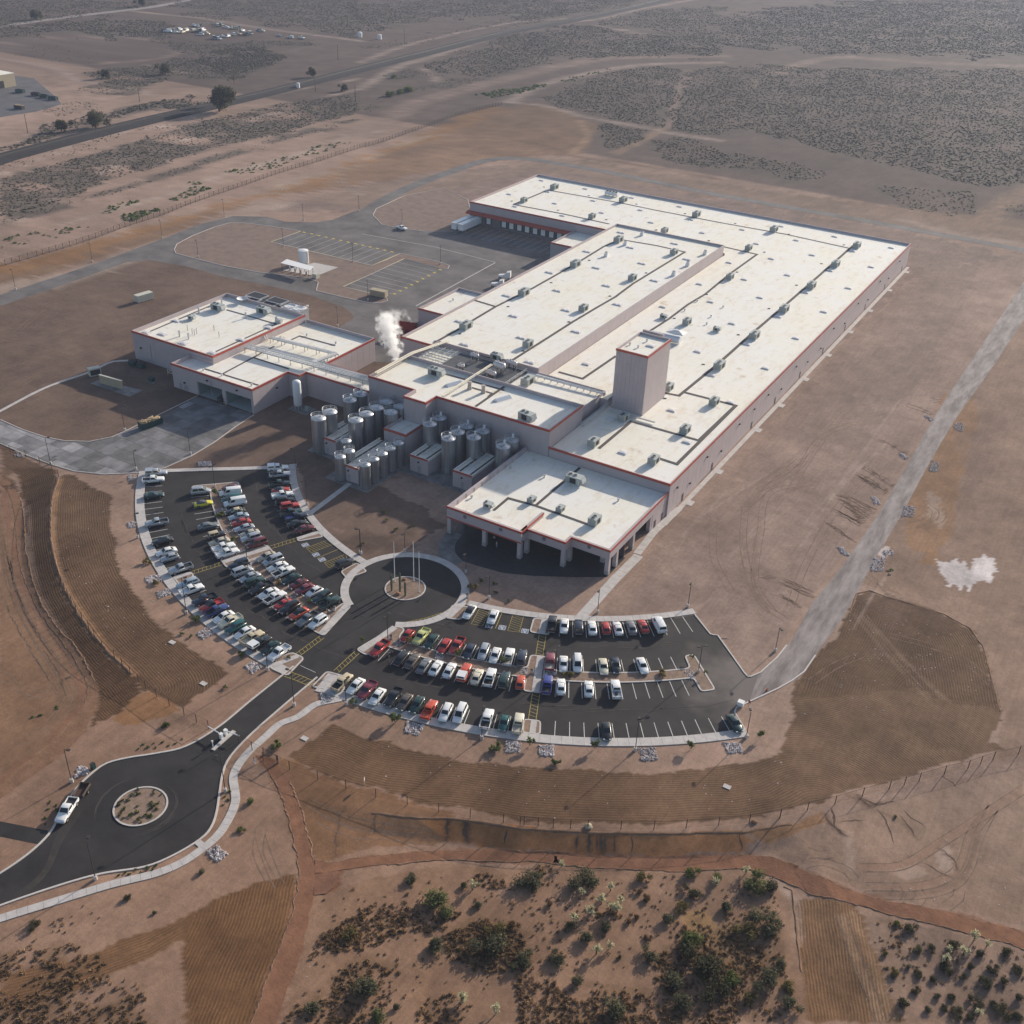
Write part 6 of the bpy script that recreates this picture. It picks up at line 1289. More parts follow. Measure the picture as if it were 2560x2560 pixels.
# cooling towers, dish and tanks round the services building
def cooling(px, py, sx, sy, label, ztop=9.0, fan=True):
    q = G(*ZH(px, py), ztop); t = thing('cooling_tower', label, 'cooling tower', (q[0], q[1], 0), 0, 'cooling towers behind the services building')
    MB().box(-sx/2,sx/2,-sy/2,sy/2,4.2,ztop-.5).build('casing', M_DGREY if not fan else M_GALV, t, world=False)
    b = MB(); b.box(-sx/2-.1,sx/2+.1,-sy/2-.1,-sy/2+.15,ztop-.5,ztop).box(-sx/2-.1,sx/2+.1,sy/2-.15,sy/2+.1,ztop-.5,ztop).box(-sx/2-.1,-sx/2+.15,-sy/2+.15,sy/2-.15,ztop-.5,ztop).box(sx/2-.15,sx/2+.1,-sy/2+.15,sy/2-.15,ztop-.5,ztop); b.build('rim', M_GALV, t, world=False)
    MB().box(-sx/2+.15,sx/2-.15,-sy/2+.15,sy/2-.15,ztop-.5,ztop-.06).build('louvre_deck', M_DARK if not fan else M_WHITE, t, world=False)
    b = MB(); [b.box(x-.12,x+.12,y-.12,y+.12,0,4.2) for x in (-sx*.45,sx*.45) for y in (-sy*.45,sy*.45)]; b.build('legs', M_GALV, t, world=False)
    if fan:
        for x in (-sx*.25, sx*.25): f = MB().cyl(x,0,ztop-.4,ztop+.2,sy*.38,n=16,cap=False).build('fan_ring', M_WHITE, t, world=False); MB().cyl(x,0,ztop-.35,ztop-.3,sy*.34,n=14).build('fan', M_DARK, f, world=False)
    if not fan: return
    b = MB()
    for z in (ztop+.5, ztop+1.0):
        b.tube([(-sx/2,-sy/2,z),(sx/2,-sy/2,z),(sx/2,sy/2,z),(-sx/2,sy/2,z),(-sx/2,-sy/2,z)], .05, 5)
    for x in (-sx/2,0,sx/2): b.tube([(x,-sy/2,ztop),(x,-sy/2,ztop+1)], .05, 5).tube([(x,sy/2,ztop),(x,sy/2,ztop+1)], .05, 5)
    b.build('guard_rail', M_GALV, t, world=False)
cooling(945,160,6.5,4.6,'black-topped cooling tower farthest left behind the services building', 9.3, False); cooling(925,188,4.2,3.2,'small black-topped cooling tower at the front left beside the white dish', 9.0, False)
cooling(1085,195,6.5,4.4,'black-topped cooling tower in the middle of the row behind the services building', 9.3, False); cooling(1030,218,5.2,3.2,'low black-topped cooling tower in front of the middle one', 9.0, False)
cooling(1205,245,8.0,5.0,'white-decked cooling tower with two round fans at the right of the row', 9.5, True)
q = G(*ZH(843,180), 10); t = thing('satellite_dish', 'large white satellite dish at the back edge of the services building roof', 'dish', (q[0], q[1], ZH_))
prof = [(.01,1.0),(.8,1.08),(1.5,1.35),(1.9,1.6)]; MB().lathe(0,0,prof,20).build('reflector', M_WHITE, t, world=False); MB().cyl(0,0,0,1.0,.12,n=8).build('mast', M_GALV, t, world=False); MB().tube([(1.7,0,1.5),(0,0,2.5)], .05, 5).build('feed_arm', M_DARK, t, world=False)
# tall white pressure vessel
t = thing('gas_tank', 'tall slim white pressure tank beside the services building wall', 'tank', (-203.4, 220.2, 0))
MB().lathe(0,0,[(.02,.9),(.9,1.1),(1.25,1.5),(1.25,8.6),(1.1,9.0),(.6,9.25),(.02,9.35)],20).build('shell', M_WHITE, t, world=False)
b = MB(); [b.cyl(.9*math.cos(a),.9*math.sin(a),0,1.3,.12,n=8) for a in (.8,2.4,3.9,5.5)]; b.build('legs', M_GALV, t, world=False)
b = MB(); b.tube([(1.3,-.3,1),(1.3,-.3,.4),(3.2,.2,.4)], .09, 6).cbox(3.2,.4,.7,1.2,.9,1.4); b.build('regulator', M_RTU, t, world=False)
pad('tank_slab', [(-206,218),(-198.5,218),(-198.5,223),(-206,223)], M_PAD, .05)
# ------------------------------------------------------------------ stainless silos and their service huts
def silo(name, R_, H_, top=True):
    t = thing(name, '', 'silo', (0,0,-50))
    MB().cyl(0,0,.15,H_,R_,n=28,cap=False).build('shell', M_STEEL, t, world=False)
    MB().cyl(0,0,0,.15,R_+.12,n=24).build('plinth', M_PAD, t, world=False)
    MB().lathe(0,0,[(R_,H_),(R_*.97,H_+.12),(R_*.6,H_+.42),(R_*.15,H_+.58),(.01,H_+.6)],28).build('dome', M_DOME, t, world=False)
    b = MB(); n = 20
    for z in (H_+.55, H_+1.05): b.tube([(R_*math.cos(i*2*math.pi/n), R_*math.sin(i*2*math.pi/n), z) for i in range(3, n-1)], .065, 5)
    for i in range(3, n-1, 2): a = i*2*math.pi/n; b.tube([(R_*math.cos(a), R_*math.sin(a), H_), (R_*math.cos(a), R_*math.sin(a), H_+1.05)], .055, 4)
    b.build('guard_rail', M_GALV, t, world=False)
    if top: b = MB(); b.cbox(.2,.3,H_+1.2,.55,.55,.9,.5).cyl(.2,.3,H_+.5,H_+.8,.35,n=10); b.build('agitator', M_LAMPG, t, world=False); b = MB(); b.cbox(-.1,-.6,H_+.5,.12,1.6,.12).cbox(.5,-.6,H_+.5,.12,1.6,.12); b.build('bracket', M_DARK, t, world=False)
    else: MB().cyl(R_*.2,R_*.2,H_+.5,H_+.75,.28,n=10).build('manway', M_DOME, t, world=False)
    b = MB()
    for z in np.arange(1.2, H_, 2.4): b.lathe(0,0,[(R_+.004,z),(R_+.025,z+.03),(R_+.004,z+.06)],28)
    b.build('weld_seam', M_STEEL, t, world=False)
    return t
sA = silo('storage_silo', 2.05, 10, False); sB = silo('storage_silo', 2.0, 10, True); sC = silo('storage_silo', 1.45, 6.7, False)
sites = [(sA,[(-181,203.6),(-181,208.4)],'tall plain-domed steel silo of the leftmost pair','front','back'),(sB,[(-181.2,217.6),(-181.2,222.4)],'tall steel silo with a motor on top, left pair near the services wing','front','back'),
 (sA,[(-172,208.5),(-172,213.3),(-172,218),(-172,222.7)],'tall plain-domed steel silo of the row of four',None,None),(sA,[(-167,218),(-167,222.6)],'tall plain-domed steel silo tucked beside the low square annex','front','back'),
 (sC,[(-166.1,194.3),(-166.1,198.2)],'short steel silo left of the front hut','front','back'),(sC,[(-158.1,194.6),(-158.1,198.3),(-158.1,202),(-158.1,205.7),(-158.1,209.4)],'short steel silo right of the front hut',None,None),(sC,[(-170.5,202.2)],'single short steel silo between the two left huts',None,None),
 (sB,[(-154,218.3),(-154,223)],'tall motor-topped steel silo right of the square annex','front','back'),(sB,[(-145,214.2),(-145,218.6),(-145,223)],'tall motor-topped steel silo of the row of three',None,None),
 (sB,[(-139.8,218.6),(-139.8,223.1)],'tall motor-topped steel silo of the pair right of the row of three','front','back'),(sB,[(-130.7,218.8),(-130.7,223.2)],'motor-topped steel silo of the rightmost pair behind the portico roof','front','back')]
used = set(); GS = 'stainless steel silos in front of the production block'
for pr, pts, lab, f0, f1 in sites:
    for i, (x, y) in enumerate(pts):
        if len(pts) == 1: l = lab
        elif len(pts) == 2: l = lab+(', front one' if i == 0 else ', rear one')
        else: l = lab+', %s from the front' % ORD[i]
        if pr.name in used: dup(pr, (x, y, .05), random.uniform(-.15,.15), l, GS)
        else: pr.location = (x, y, .05); pr['label'] = l; pr['group'] = GS; used.add(pr.name)
def hut(x0, x1, y0, y1, h, label, right=True):
    t = thing('service_hut', label, 'hut', ((x0+x1)/2, (y0+y1)/2, 0), 0, 'flat service huts between the silos')
    b = MB(); b.box(x0,x1,y0,y1,0,h-.7); b.build('wall', M_WALL, t)
    sheet('roof', [(x-(x0+x1)/2, y-(y0+y1)/2, 0) for x, y in ((x0,y0),(x1,y0),(x1,y1),(x0,y1))], M_ROOF, h-.66, parent=t)
    b = MB(); b.box(x0,x1,y0-.14,y0-.005,h-.5,h+.05); b.build('coping', M_RED, t)
    b = MB(); b.box(x0,x0+.3,y0+.3,y1,h-.66,h).box(x1-.3,x1,y0+.3,y1,h-.66,h).box(x0,x1,y0,y0+.3,h-.66,h); b.build('parapet', M_ROOF, t)
    b = MB(); b.box(x0+1.1,x0+1.65,y0+.5,y1-.3,h-.65,h-.55).box(x1-1.5,x1-1.0,y0+.5,y1-.3,h-.65,h-.55); b.build('walkway_strip', M_STRIP, t)
    for i in range(int((x1-x0)/1.0)): MB().box(x0+.02+i*1.0,x0+1.0+i*1.0-.02 if i < int(x1-x0)-1 else x1-.02,y0-.06,y0-.005,.05,h-.52).build('wall_panel', M_WALL, t)
    MB().box(x0+2.6,x0+3.5,y0-.1,y0-.065,0,2.1).build('door', M_WALLB, t); MB().box(x0+2.7,x0+3.1,y0-.4,y0-.065,h-1.7,h-1.35).build('wall_light', M_DARK, t)
    b = MB(); b.tube([((x0+x1)/2-.4,y0+2,h-.1),((x0+x1)/2-.4,y1-.5,h+.2)], .11, 6).tube([((x0+x1)/2+.2,y0+3.5,h-.2),((x0+x1)/2+.2,y1-.5,h-.1)], .09, 6)
    for y in np.arange(y0+3, y1, 2.2): b.cbox((x0+x1)/2,y,h-.3,2.6,.1,.1)
    b.build('pipework', M_PIPE, t)
hut(-181,-174.9,203.1,214,5.0,'service hut at the far left between the tall silos'); hut(-166.6,-160.4,194.6,212,4.8,'long front service hut with short silos on both sides'); hut(-153.9,-148,208.7,219,4.9,'service hut in the middle beside the row of three silos'); hut(-139.6,-133.6,208.2,222,4.9,'service hut at the right, partly hidden by the portico roof')
# ------------------------------------------------------------------ vehicles
PAINT = {}
def paint_mat(name, c, rough=.28, metal=0.0):
    if name not in PAINT: PAINT[name] = mat(name+'_car_paint', c, rough, metal, spec=.5, coat=.6)
    return PAINT[name]
CARC = dict(white=(.78,.78,.76), silver=(.46,.48,.50), grey=(.20,.205,.21), black=(.012,.013,.014), green=(.012,.04,.035), teal=(.02,.10,.095), red=(.42,.03,.022), darkred=(.14,.016,.018), maroon=(.20,.03,.045), orange=(.55,.075,.025),
            blue=(.025,.05,.16), navy=(.018,.028,.05), royal=(.04,.05,.24), beige=(.46,.40,.32), tan=(.55,.45,.29), cream=(.66,.61,.46), yellow=(.72,.62,.04), lime=(.55,.55,.20), brown=(.13,.105,.085), paleblue=(.42,.50,.55))
for k, c in CARC.items(): paint_mat(k, c, metal=.35 if k in ('silver','grey','brown','paleblue') else 0)
tyre = MB(); n = 14
def wheel_mesh(r=.33, w_=.21):
    b = MB(); vs = []
    for y, q in ((-w_/2,r*.86),(-w_/2+.03,r),(w_/2-.03,r),(w_/2,r*.86)): vs += [(q*math.cos(2*math.pi*i/n), y, r+q*math.sin(2*math.pi*i/n)) for i in range(n)]
    b.add(vs, [(k*n+i,k*n+(i+1)%n,(k+1)*n+(i+1)%n,(k+1)*n+i) for k in range(3) for i in range(n)], True)
    b.add(vs[:n], [tuple(range(n))]); b.add(vs[3*n:], [tuple(range(n-1,-1,-1))]); t = b.mesh('wheel', M_TYRE)
    b = MB(); b.add([(r*.6*math.cos(2*math.pi*i/n), s*(w_/2+.012), r+r*.6*math.sin(2*math.pi*i/n)) for s in (-1,1) for i in range(n)], [tuple(range(n)), tuple(range(2*n-1,n-1,-1))]); return t, b.mesh('rim', M_RIM)
WT, WR = wheel_mesh(); WT2, WR2 = wheel_mesh(.38, .25)
def loft(st, zb):
    b = MB(); vs = []
    for x, w_, zt, z0 in st:
        h = [(w_*.9, z0),(w_, z0+.16),(w_, zt-.2),(w_*.97, zt-.07),(w_*.86, zt)]
        vs += [(x, y, z) for y, z in h]+[(x, -y, z) for y, z in h[::-1]]
    m = 10
    b.add(vs, [(k*m+i,(k+1)*m+i,(k+1)*m+(i+1)%m,k*m+(i+1)%m) for k in range(len(st)-1) for i in range(m)], True)
    b.add(vs[:m], [tuple(range(m))[::-1]]); b.add(vs[-m:], [tuple(range(m))])
    return b
def lerp(a, b, t): return tuple(x+(y-x)*t for x, y in zip(a, b))
def quad_in(A, B, C, D, m0, m1, m2, m3, off):
    """pane set on the face A B (bottom) C D (top right, top left), margins left right bottom top, raised by off"""
    nrm = (Vector(B)-Vector(A)).cross(Vector(D)-Vector(A)).normalized()*off
    def P(u, v): return tuple(Vector(lerp(lerp(A, B, u), lerp(D, C, u), v))+nrm)
    return [P(m0, m2), P(1-m1, m2), P(1-m1, 1-m3), P(m0, 1-m3)]
def car(kind):
    t = thing('parked_car', '', 'car', (0,0,-60))
    S = dict(sedan=(4.75,.90,1.42), coupe=(4.5,.88,1.32), suv=(4.6,.90,1.76), minivan=(4.8,.93,1.78), van=(5.4,.99,2.1), wagon=(4.8,.88,1.46), hatch=(3.95,.85,1.45), pickup=(5.3,.93,1.72), jeep=(3.9,.82,1.75))[kind]
    L, w_, H_ = S; f = L/2; truck = kind in ('pickup','suv','van','jeep')
    zb = .34 if truck else .22; belt = {'pickup':1.10,'suv':1.08,'van':1.12,'minivan':1.02,'jeep':1.1}.get(kind, .94); hood = belt-(.05 if truck else .13)
    rear = .80 if kind == 'pickup' else belt
    if kind == 'pickup': st = [(-f,w_*.95,rear,zb+.1),(-f+.1,w_,rear,zb),(-.62,w_,rear,zb),(-.6,w_,belt,zb),(.95,w_,belt,zb),(1.15,w_*.99,belt-.02,zb),(f-.35,w_*.96,hood-.04,zb),(f-.08,w_*.92,hood-.12,zb+.02),(f,w_*.86,hood-.25,zb+.08)]
    elif kind in ('minivan','van'): st = [(-f,w_*.92,belt-.12,zb+.1),(-f+.12,w_,belt,zb),(.9,w_,belt,zb),(1.4,w_*.98,belt-.04,zb),(f-.3,w_*.93,hood-.1,zb),(f-.05,w_*.86,hood-.26,zb+.05),(f,w_*.76,hood-.4,zb+.1)]
    elif kind in ('suv','jeep','wagon','hatch'): st = [(-f,w_*.9,belt-.15,zb+.12),(-f+.12,w_*.98,belt,zb),(-.3,w_,belt,zb),(.75,w_,belt,zb),(1.0,w_*.99,belt-.03,zb),(f-.3,w_*.94,hood-.03,zb),(f-.06,w_*.88,hood-.14,zb+.04),(f,w_*.78,hood-.28,zb+.1)]
    else: st = [(-f,w_*.84,belt-.25,zb+.1),(-f+.12,w_*.94,belt-.08,zb),(-f+.75,w_*.99,belt-.01,zb),(-.4,w_,belt,zb),(.9,w_,belt-.02,zb),(1.25,w_*.98,belt-.06,zb),(f-.4,w_*.93,hood-.04,zb),(f-.08,w_*.84,hood-.18,zb+.04),(f,w_*.72,hood-.32,zb+.1)]
    loft(st, zb).build('body', PAINT['white'], t, world=False)
    g = dict(sedan=(-1.72,.98,-1.02,.22), coupe=(-1.65,.85,-.75,.12), suv=(-2.18,.85,-2.0,.25), minivan=(-2.3,1.5,-2.12,.45), van=(-2.62,1.65,-2.55,.9), wagon=(-2.28,.95,-1.95,.2), hatch=(-1.85,.85,-1.2,.15), pickup=(-.72,1.05,-.62,.38), jeep=(-1.85,.55,-1.82,.3))[kind]
    b0, b1, t0, t1 = g; wb, wt = w_*.87, w_*(.76 if kind in ('van','suv','pickup','jeep') else .68); z0, z1 = belt-.03, H_
    V = [(b0,-wb,z0),(b1,-wb,z0),(b1,wb,z0),(b0,wb,z0),(t0,-wt,z1-.05),(t1,-wt,z1-.05),(t1,wt,z1-.05),(t0,wt,z1-.05),(t0+.12,-wt*.86,z1),(t1-.14,-wt*.86,z1),(t1-.14,wt*.86,z1),(t0+.12,wt*.86,z1)]
    c = MB(); c.add(V, [(0,1,5,4),(1,2,6,5),(2,3,7,6),(3,0,4,7)]); c.add(V, [(4,5,9,8),(5,6,10,9),(6,7,11,10),(7,4,8,11),(8,9,10,11)], True); c.build('cabin', PAINT['white'], t, world=False)
    def pane(nm, quads):
        q = MB(); [q.poly(p) for p in quads]; q.build(nm, M_GLASS, t, world=False)
    pane('windscreen', [quad_in(V[1],V[2],V[6],V[5],.06,.06,.1,.08,.012)]); 
    pane('rear_window', [quad_in(V[3],V[0],V[4],V[7],.09,.09,.16 if kind not in ('van',) else .3,.1,.012)])
    for s in (0, 1):
        A, B, C, D = (V[0],V[1],V[5],V[4]) if s == 0 else (V[2],V[3],V[7],V[6])
        if kind == 'van': qs = [quad_in(A,B,C,D,.70,.05,.2,.14,.012)] if s == 0 else [quad_in(A,B,C,D,.05,.70,.2,.14,.012)]
        elif kind == 'pickup': qs = [quad_in(A,B,C,D,.1,.1,.12,.1,.012)]
        else: qs = [quad_in(A,B,C,D,.08,.52,.14,.1,.012), quad_in(A,B,C,D,.52,.08,.14,.1,.012)]
        pane('side_window', qs)
    wt_, wr_ = (WT2, WR2) if truck else (WT, WR); ax = f-.88 if kind not in ('hatch','jeep') else f-.7
    for x in (ax, -ax+.08):
        for s in (-1, 1): wh = inst(wt_, t, (x, s*(w_-.08), 0)); inst(wr_, wh)
    zh = hood-.2
    for s in (-1, 1):
        MB().box(f-.12,f+.0,s*w_*.62-.16,s*w_*.62+.16,zh-.1,zh+.05).build('headlight', M_LAMPG, t, world=False)
        MB().box(-f-.005,-f+.1,s*w_*.72-.12,s*w_*.72+.12,belt-.38,belt-.16).build('tail_light', M_TAIL, t, world=False)
    MB().box(f-.05,f+.06,-w_*.78,w_*.78,zb+.12,zb+.28).build('bumper', M_RTU if not truck else M_GALV, t, world=False); MB().box(-f-.06,-f+.05,-w_*.8,w_*.8,zb+.12,zb+.28).build('bumper', M_RTU if not truck else M_GALV, t, world=False)
    if kind == 'pickup':
        b = MB(); b.box(-f+.02,-.66,w_-.1,w_-.005,rear-.02,1.08).box(-f+.02,-.66,-w_+.005,-w_+.1,rear-.02,1.08).box(-f+.02,-f+.1,-w_+.1,w_-.1,rear-.02,1.08).build('bed_wall', PAINT['white'], t, world=False)
        MB().box(-f+.1,-.74,-w_+.1,w_-.1,rear-.02,rear+.03).build('cargo_bed', M_DARK, t, world=False)
    for s in (-1, 1): MB().cbox(b1-.2, s*(w_+.08), belt+.08, .1, .16, .12).build('mirror', M_DARK, t, world=False)
    return t
PROTO = {}; shell_me = MB(); shell_me.box(-2.6,-.75,-.88,.88,1.09,1.78); shell_me = shell_me.mesh('camper_shell', PAINT['white'])
shell_gl = MB().poly([(-2.3,-.885,1.3),(-1.0,-.885,1.3),(-1.0,-.885,1.65),(-2.3,-.885,1.65)]).poly([(-1.0,.885,1.3),(-2.3,.885,1.3),(-2.3,.885,1.65),(-1.0,.885,1.65)]).poly([(-2.605,.6,1.3),(-2.605,-.6,1.3),(-2.605,-.6,1.65),(-2.605,.6,1.65)]).mesh('shell_window', M_GLASS)
spare = MB().cyl(0,0,0,.24,.34,n=12).mesh('spare_wheel', M_TYRE)
WORD = dict(sedan='saloon car', coupe='two-door coupe', suv='off-road estate', minivan='people carrier', van='tall van', wagon='estate car', hatch='small hatchback', pickup='pickup truck', jeep='open-backed off-road car')
CWORD = dict(darkred='dark red', lime='pale yellow-green', navy='dark blue', royal='bright blue', paleblue='pale blue', green='dark green')
def make_car(kind, colour, loc, rz, label, group, cabin=None, bed=None, extra=None):
    new = kind not in PROTO
    if new: PROTO[kind] = car(kind); r = PROTO[kind]; KIDS(r)
    else: r = dup(PROTO[kind], loc, rz)
    r.location = tuple(float(q) for q in loc); r.rotation_euler = (0,0,rz); r.scale = (1.05,1.05,1.05); r['label'] = label; r['group'] = group; r['category'] = {'pickup':'pickup','van':'van'}.get(kind, 'car')
    for c in r.children:
        nm = c.name.split('.')[0]
        if nm in ('body','bed_wall'): setmat(c, PAINT[colour])
        elif nm == 'cabin': setmat(c, PAINT[cabin or colour])
        elif nm == 'cargo_bed': setmat(c, PAINT[bed] if bed else M_DARK)
    if extra and 'shell' in extra: s = inst(shell_me, r, mt=PAINT[cabin or colour] if extra == 'shell' else PAINT['white']); inst(shell_gl, s)
    if extra == 'spare': inst(spare, r, (-1.6,.1,.84))
    return r
# kind, colour, nose (i = towards the centre of the arc, o = away), pixel, options
ROWS = [
 ('outer row, left car park', 'top', 'cars in the outer row of the left car park', ZL, [
  ('pickup','silver','i',228,135,dict(extra='shell')),('pickup','white','i',203,190,{}),('sedan','green','i',207,312,{}),('pickup','silver','o',232,535,{}),('sedan','black','o',278,680,{}),('sedan','white','o',308,768,{}),('hatch','silver','o',335,815,{}),('pickup','silver','o',425,905,{}),
  ('wagon','paleblue','o',483,1020,{}),('pickup','white','i',510,1075,dict(bed='white')),('pickup','navy','o',615,1155,{}),('pickup','red','o',672,1203,dict(cabin='black',bed='red')),('pickup','blue','i',712,1243,{}),('sedan','white','o',768,1293,{}),('pickup','cream','o',822,1328,dict(bed='cream')),('suv','teal','o',865,1380,{}),
  ('sedan','white','o',937,1418,{}),('pickup','tan','i',1000,1462,dict(bed='tan')),('pickup','black','i',1060,1506,dict(extra='whiteshell')),('sedan','green','o',1147,1540,{}),('pickup','white','o',1215,1583,dict(bed='silver'))]),
 ('left side of upper left median', 'top', 'cars on the left side of the upper left median', ZL, [
  ('minivan','silver','i',587,280,{}),('coupe','yellow','i',607,378,dict(cabin='brown')),('sedan','grey','i',643,560,{}),('jeep','black','i',715,636,dict(cabin='tan')),('sedan','beige','o',737,688,{}),('pickup','white','i',768,735,dict(bed='white')),('pickup','white','i',800,780,dict(bed='white'))]),
 ('left side of lower left median', 'top', 'cars on the left side of the lower left median', ZL, [
  ('suv','navy','o',890,873,{}),('minivan','silver','i',922,925,{}),('sedan','silver','o',980,972,{}),('suv','green','i',1022,1012,{}),('pickup','black','o',1070,1060,{}),('sedan','white','o',1130,1102,{}),('pickup','white','i',1182,1138,{}),('coupe','red','o',1247,1190,{}),('suv','black','o',1300,1222,{}),('sedan','orange','o',1372,1265,dict(cabin='black')),('pickup','grey','o',1445,1312,{}),('suv','white','o',1528,1338,{})]),
 ('right side of upper left median', 'top', 'cars on the right side of the upper left median', ZL, [
  ('sedan','darkred','o',828,255,{}),('van','white','o',825,296,{}),('minivan','teal','o',835,343,{}),('van','white','o',862,376,{}),('sedan','black','o',862,443,dict(cabin='tan')),('sedan','paleblue','o',890,484,{}),('sedan','red','o',908,532,{}),('sedan','silver','o',937,577,{}),('sedan','beige','o',978,622,{}),('suv','silver','o',990,660,{}),('minivan','darkred','o',1035,703,{})]),
 ('right side of lower left median', 'top', 'cars on the right side of the lower left median', ZL, [
  ('sedan','beige','o',1115,808,{}),('minivan','silver','o',1167,838,{}),('sedan','white','o',1203,888,{}),('pickup','white','i',1250,933,{}),('sedan','green','o',1315,985,{}),('coupe','darkred','o',1370,1025,{}),('sedan','maroon','o',1420,1068,{}),('hatch','white','o',1500,1090,{}),('suv','green','o',1562,1138,{}),('pickup','green','i',1625,1178,{})]),
 ('inner row, left car park', 'top', 'cars in the inner row of the left car park', ZL, [
  ('pickup','white','i',1207,95,dict(extra='shell')),('pickup','silver','i',1222,147,{}),('pickup','green','i',1223,225,{}),('coupe','red','i',1230,270,dict(cabin='black')),('pickup','white','i',1243,312,dict(bed='white')),('suv','black','i',1265,360,{}),('suv','red','i',1302,402,{}),('pickup','green','i',1313,455,{}),('pickup','navy','i',1355,487,dict(bed='royal')),('sedan','black','i',1362,540,{}),('sedan','darkred','i',1425,582,{}),('suv','black','i',1745,863,{})]),
 ('upper side of near right median', 'left', 'cars on the upper side of the right-hand medians', ZR, [
  ('hatch','red','o',703,608,{}),('pickup','lime','o',815,615,dict(bed='lime')),('sedan','green','o',898,650,{}),('sedan','red','o',1000,690,{}),('pickup','red','o',1103,690,{}),('sedan','navy','o',1203,730,{}),('wagon','silver','o',1317,735,{}),('sedan','white','o',1410,765,{}),('pickup','white','i',1520,780,dict(bed='beige')),('suv','navy','i',1625,785,{})]),
 ('lower side of near right median', 'left', 'cars on the lower side of the right-hand medians', ZR, [
  ('pickup','red','o',478,710,{}),('sedan','black','i',658,783,{}),('sedan','brown','i',745,806,{}),('sedan','grey','i',838,847,{}),('sedan','white','i',935,864,{}),('sedan','white','i',1043,884,{}),('pickup','orange','i',1162,905,dict(extra='whiteshell')),('sedan','cream','i',1265,935,{}),('pickup','white','i',1368,945,dict(extra='spare')),('suv','green','i',1485,963,{}),('hatch','orange','i',1613,980,{})]),
 ('outer row, right car park', 'left', 'cars in the outer row of the right car park', ZR, [
  ('pickup','tan','i',178,983,{}),('sedan','white','o',287,1012,{}),('pickup','maroon','o',377,1047,dict(bed='maroon')),('sedan','white','o',460,1096,{}),('pickup','black','o',590,1105,{}),('sedan','brown','o',682,1140,{}),('sedan','green','o',780,1160,{}),('pickup','orange','i',880,1205,dict(bed='orange')),('wagon','white','o',1012,1225,{}),('minivan','white','o',1127,1235,{}),('pickup','white','i',1345,1280,{}),('hatch','teal','o',1480,1308,{}),('pickup','cream','i',1597,1315,dict(bed='beige'))])]
TR = [
 ('inner row, right car park', 'left', 'cars in the inner row of the right car park', [
  ((ZR),('sedan','white','o',1203,415,dict(cabin='black'))),((ZR),('sedan','white','o',1392,455,{})),(ZT,('pickup','black','i',277,330,{})),(ZT,('sedan','white','o',360,342,{})),(ZT,('suv','navy','i',460,350,{})),(ZT,('sedan','white','i',553,354,{})),(ZT,('hatch','red','i',648,355,{})),(ZT,('coupe','white','i',730,358,{})),(ZT,('sedan','grey','i',823,350,{})),(ZT,('coupe','red','i',905,342,{})),(ZT,('van','white','i',1012,335,{}))]),
 ('upper side of far right median', 'left', 'cars on the upper side of the right-hand medians', [
  (ZT,('pickup','maroon','i',262,592,dict(bed='beige'))),(ZT,('sedan','white','o',355,605,{})),(ZT,('minivan','white','o',452,604,{})),(ZT,('sedan','cream','o',630,622,{})),(ZT,('sedan','navy','o',715,612,{})),(ZT,('sedan','white','o',900,616,{}))]),
 ('lower side of far right median', 'left', 'cars on the lower side of the right-hand medians', [
  (ZT,('pickup','royal','i',243,750,{})),(ZT,('sedan','white','i',338,760,{})),(ZT,('sedan','white','i',530,775,{})),(ZT,('pickup','white','i',718,782,dict(bed='silver',extra='spare')))]),
 ('emptier end of outer right row', 'left', 'cars in the outer row of the right car park', [(ZT,('sedan','black','o',650,1064,{})),(ZT,('sedan','green','o',1535,1012,{}))])]
allrows = [(a, b, c, [(zf, k) for k in L]) for a, b, c, zf, L in ROWS]+TR
for where, frm, grp, L in allrows:
    for i, (zf, (kind, col, nose, px, py, op)) in enumerate(L):
        q = G(*zf(px, py), .75); d = q[:2]-C0; a = math.atan2(d[1], d[0])+(0 if nose == 'o' else math.pi)+random.uniform(-.03,.03)
        ex = ' with camper shell' if op.get('extra') == 'whiteshell' else ''
        lab = '%s %s%s, %s from %s, %s' % (CWORD.get(col, col), WORD[kind], ex, ORD[i], frm, where)
        
        lab = lab.replace('open-backed off-road car', 'off-road car')
        make_car(kind, col, (q[0], q[1], .045), a, lab, grp, op.get('cabin'), op.get('bed'), op.get('extra'))
# motorcycle
q = G(*ZR(565,752), .5); d = q[:2]-C0; t = thing('motorcycle', 'dark motorcycle parked in a bay between a red pickup and a black saloon', 'motorcycle', (q[0],q[1],.045), math.atan2(d[1],d[0]))
for x in (-.72,.72): wh = inst(WT, t, (x,0,0)); inst(WR, wh)
b = MB(); b.cbox(0,0,.55,.7,.28,.45).cbox(.2,0,.88,.55,.3,.22); b.build('engine', M_DARK, t, world=False); MB().cbox(-.4,0,.86,.7,.3,.12).build('seat', M_DARK, t, world=False)
b = MB(); b.tube([(.72,0,.33),(.5,0,1.05)], .04, 6).tube([(.45,-.38,1.1),(.5,0,1.05),(.45,.38,1.1)], .03, 6); b.build('handlebar', M_GALV, t, world=False)
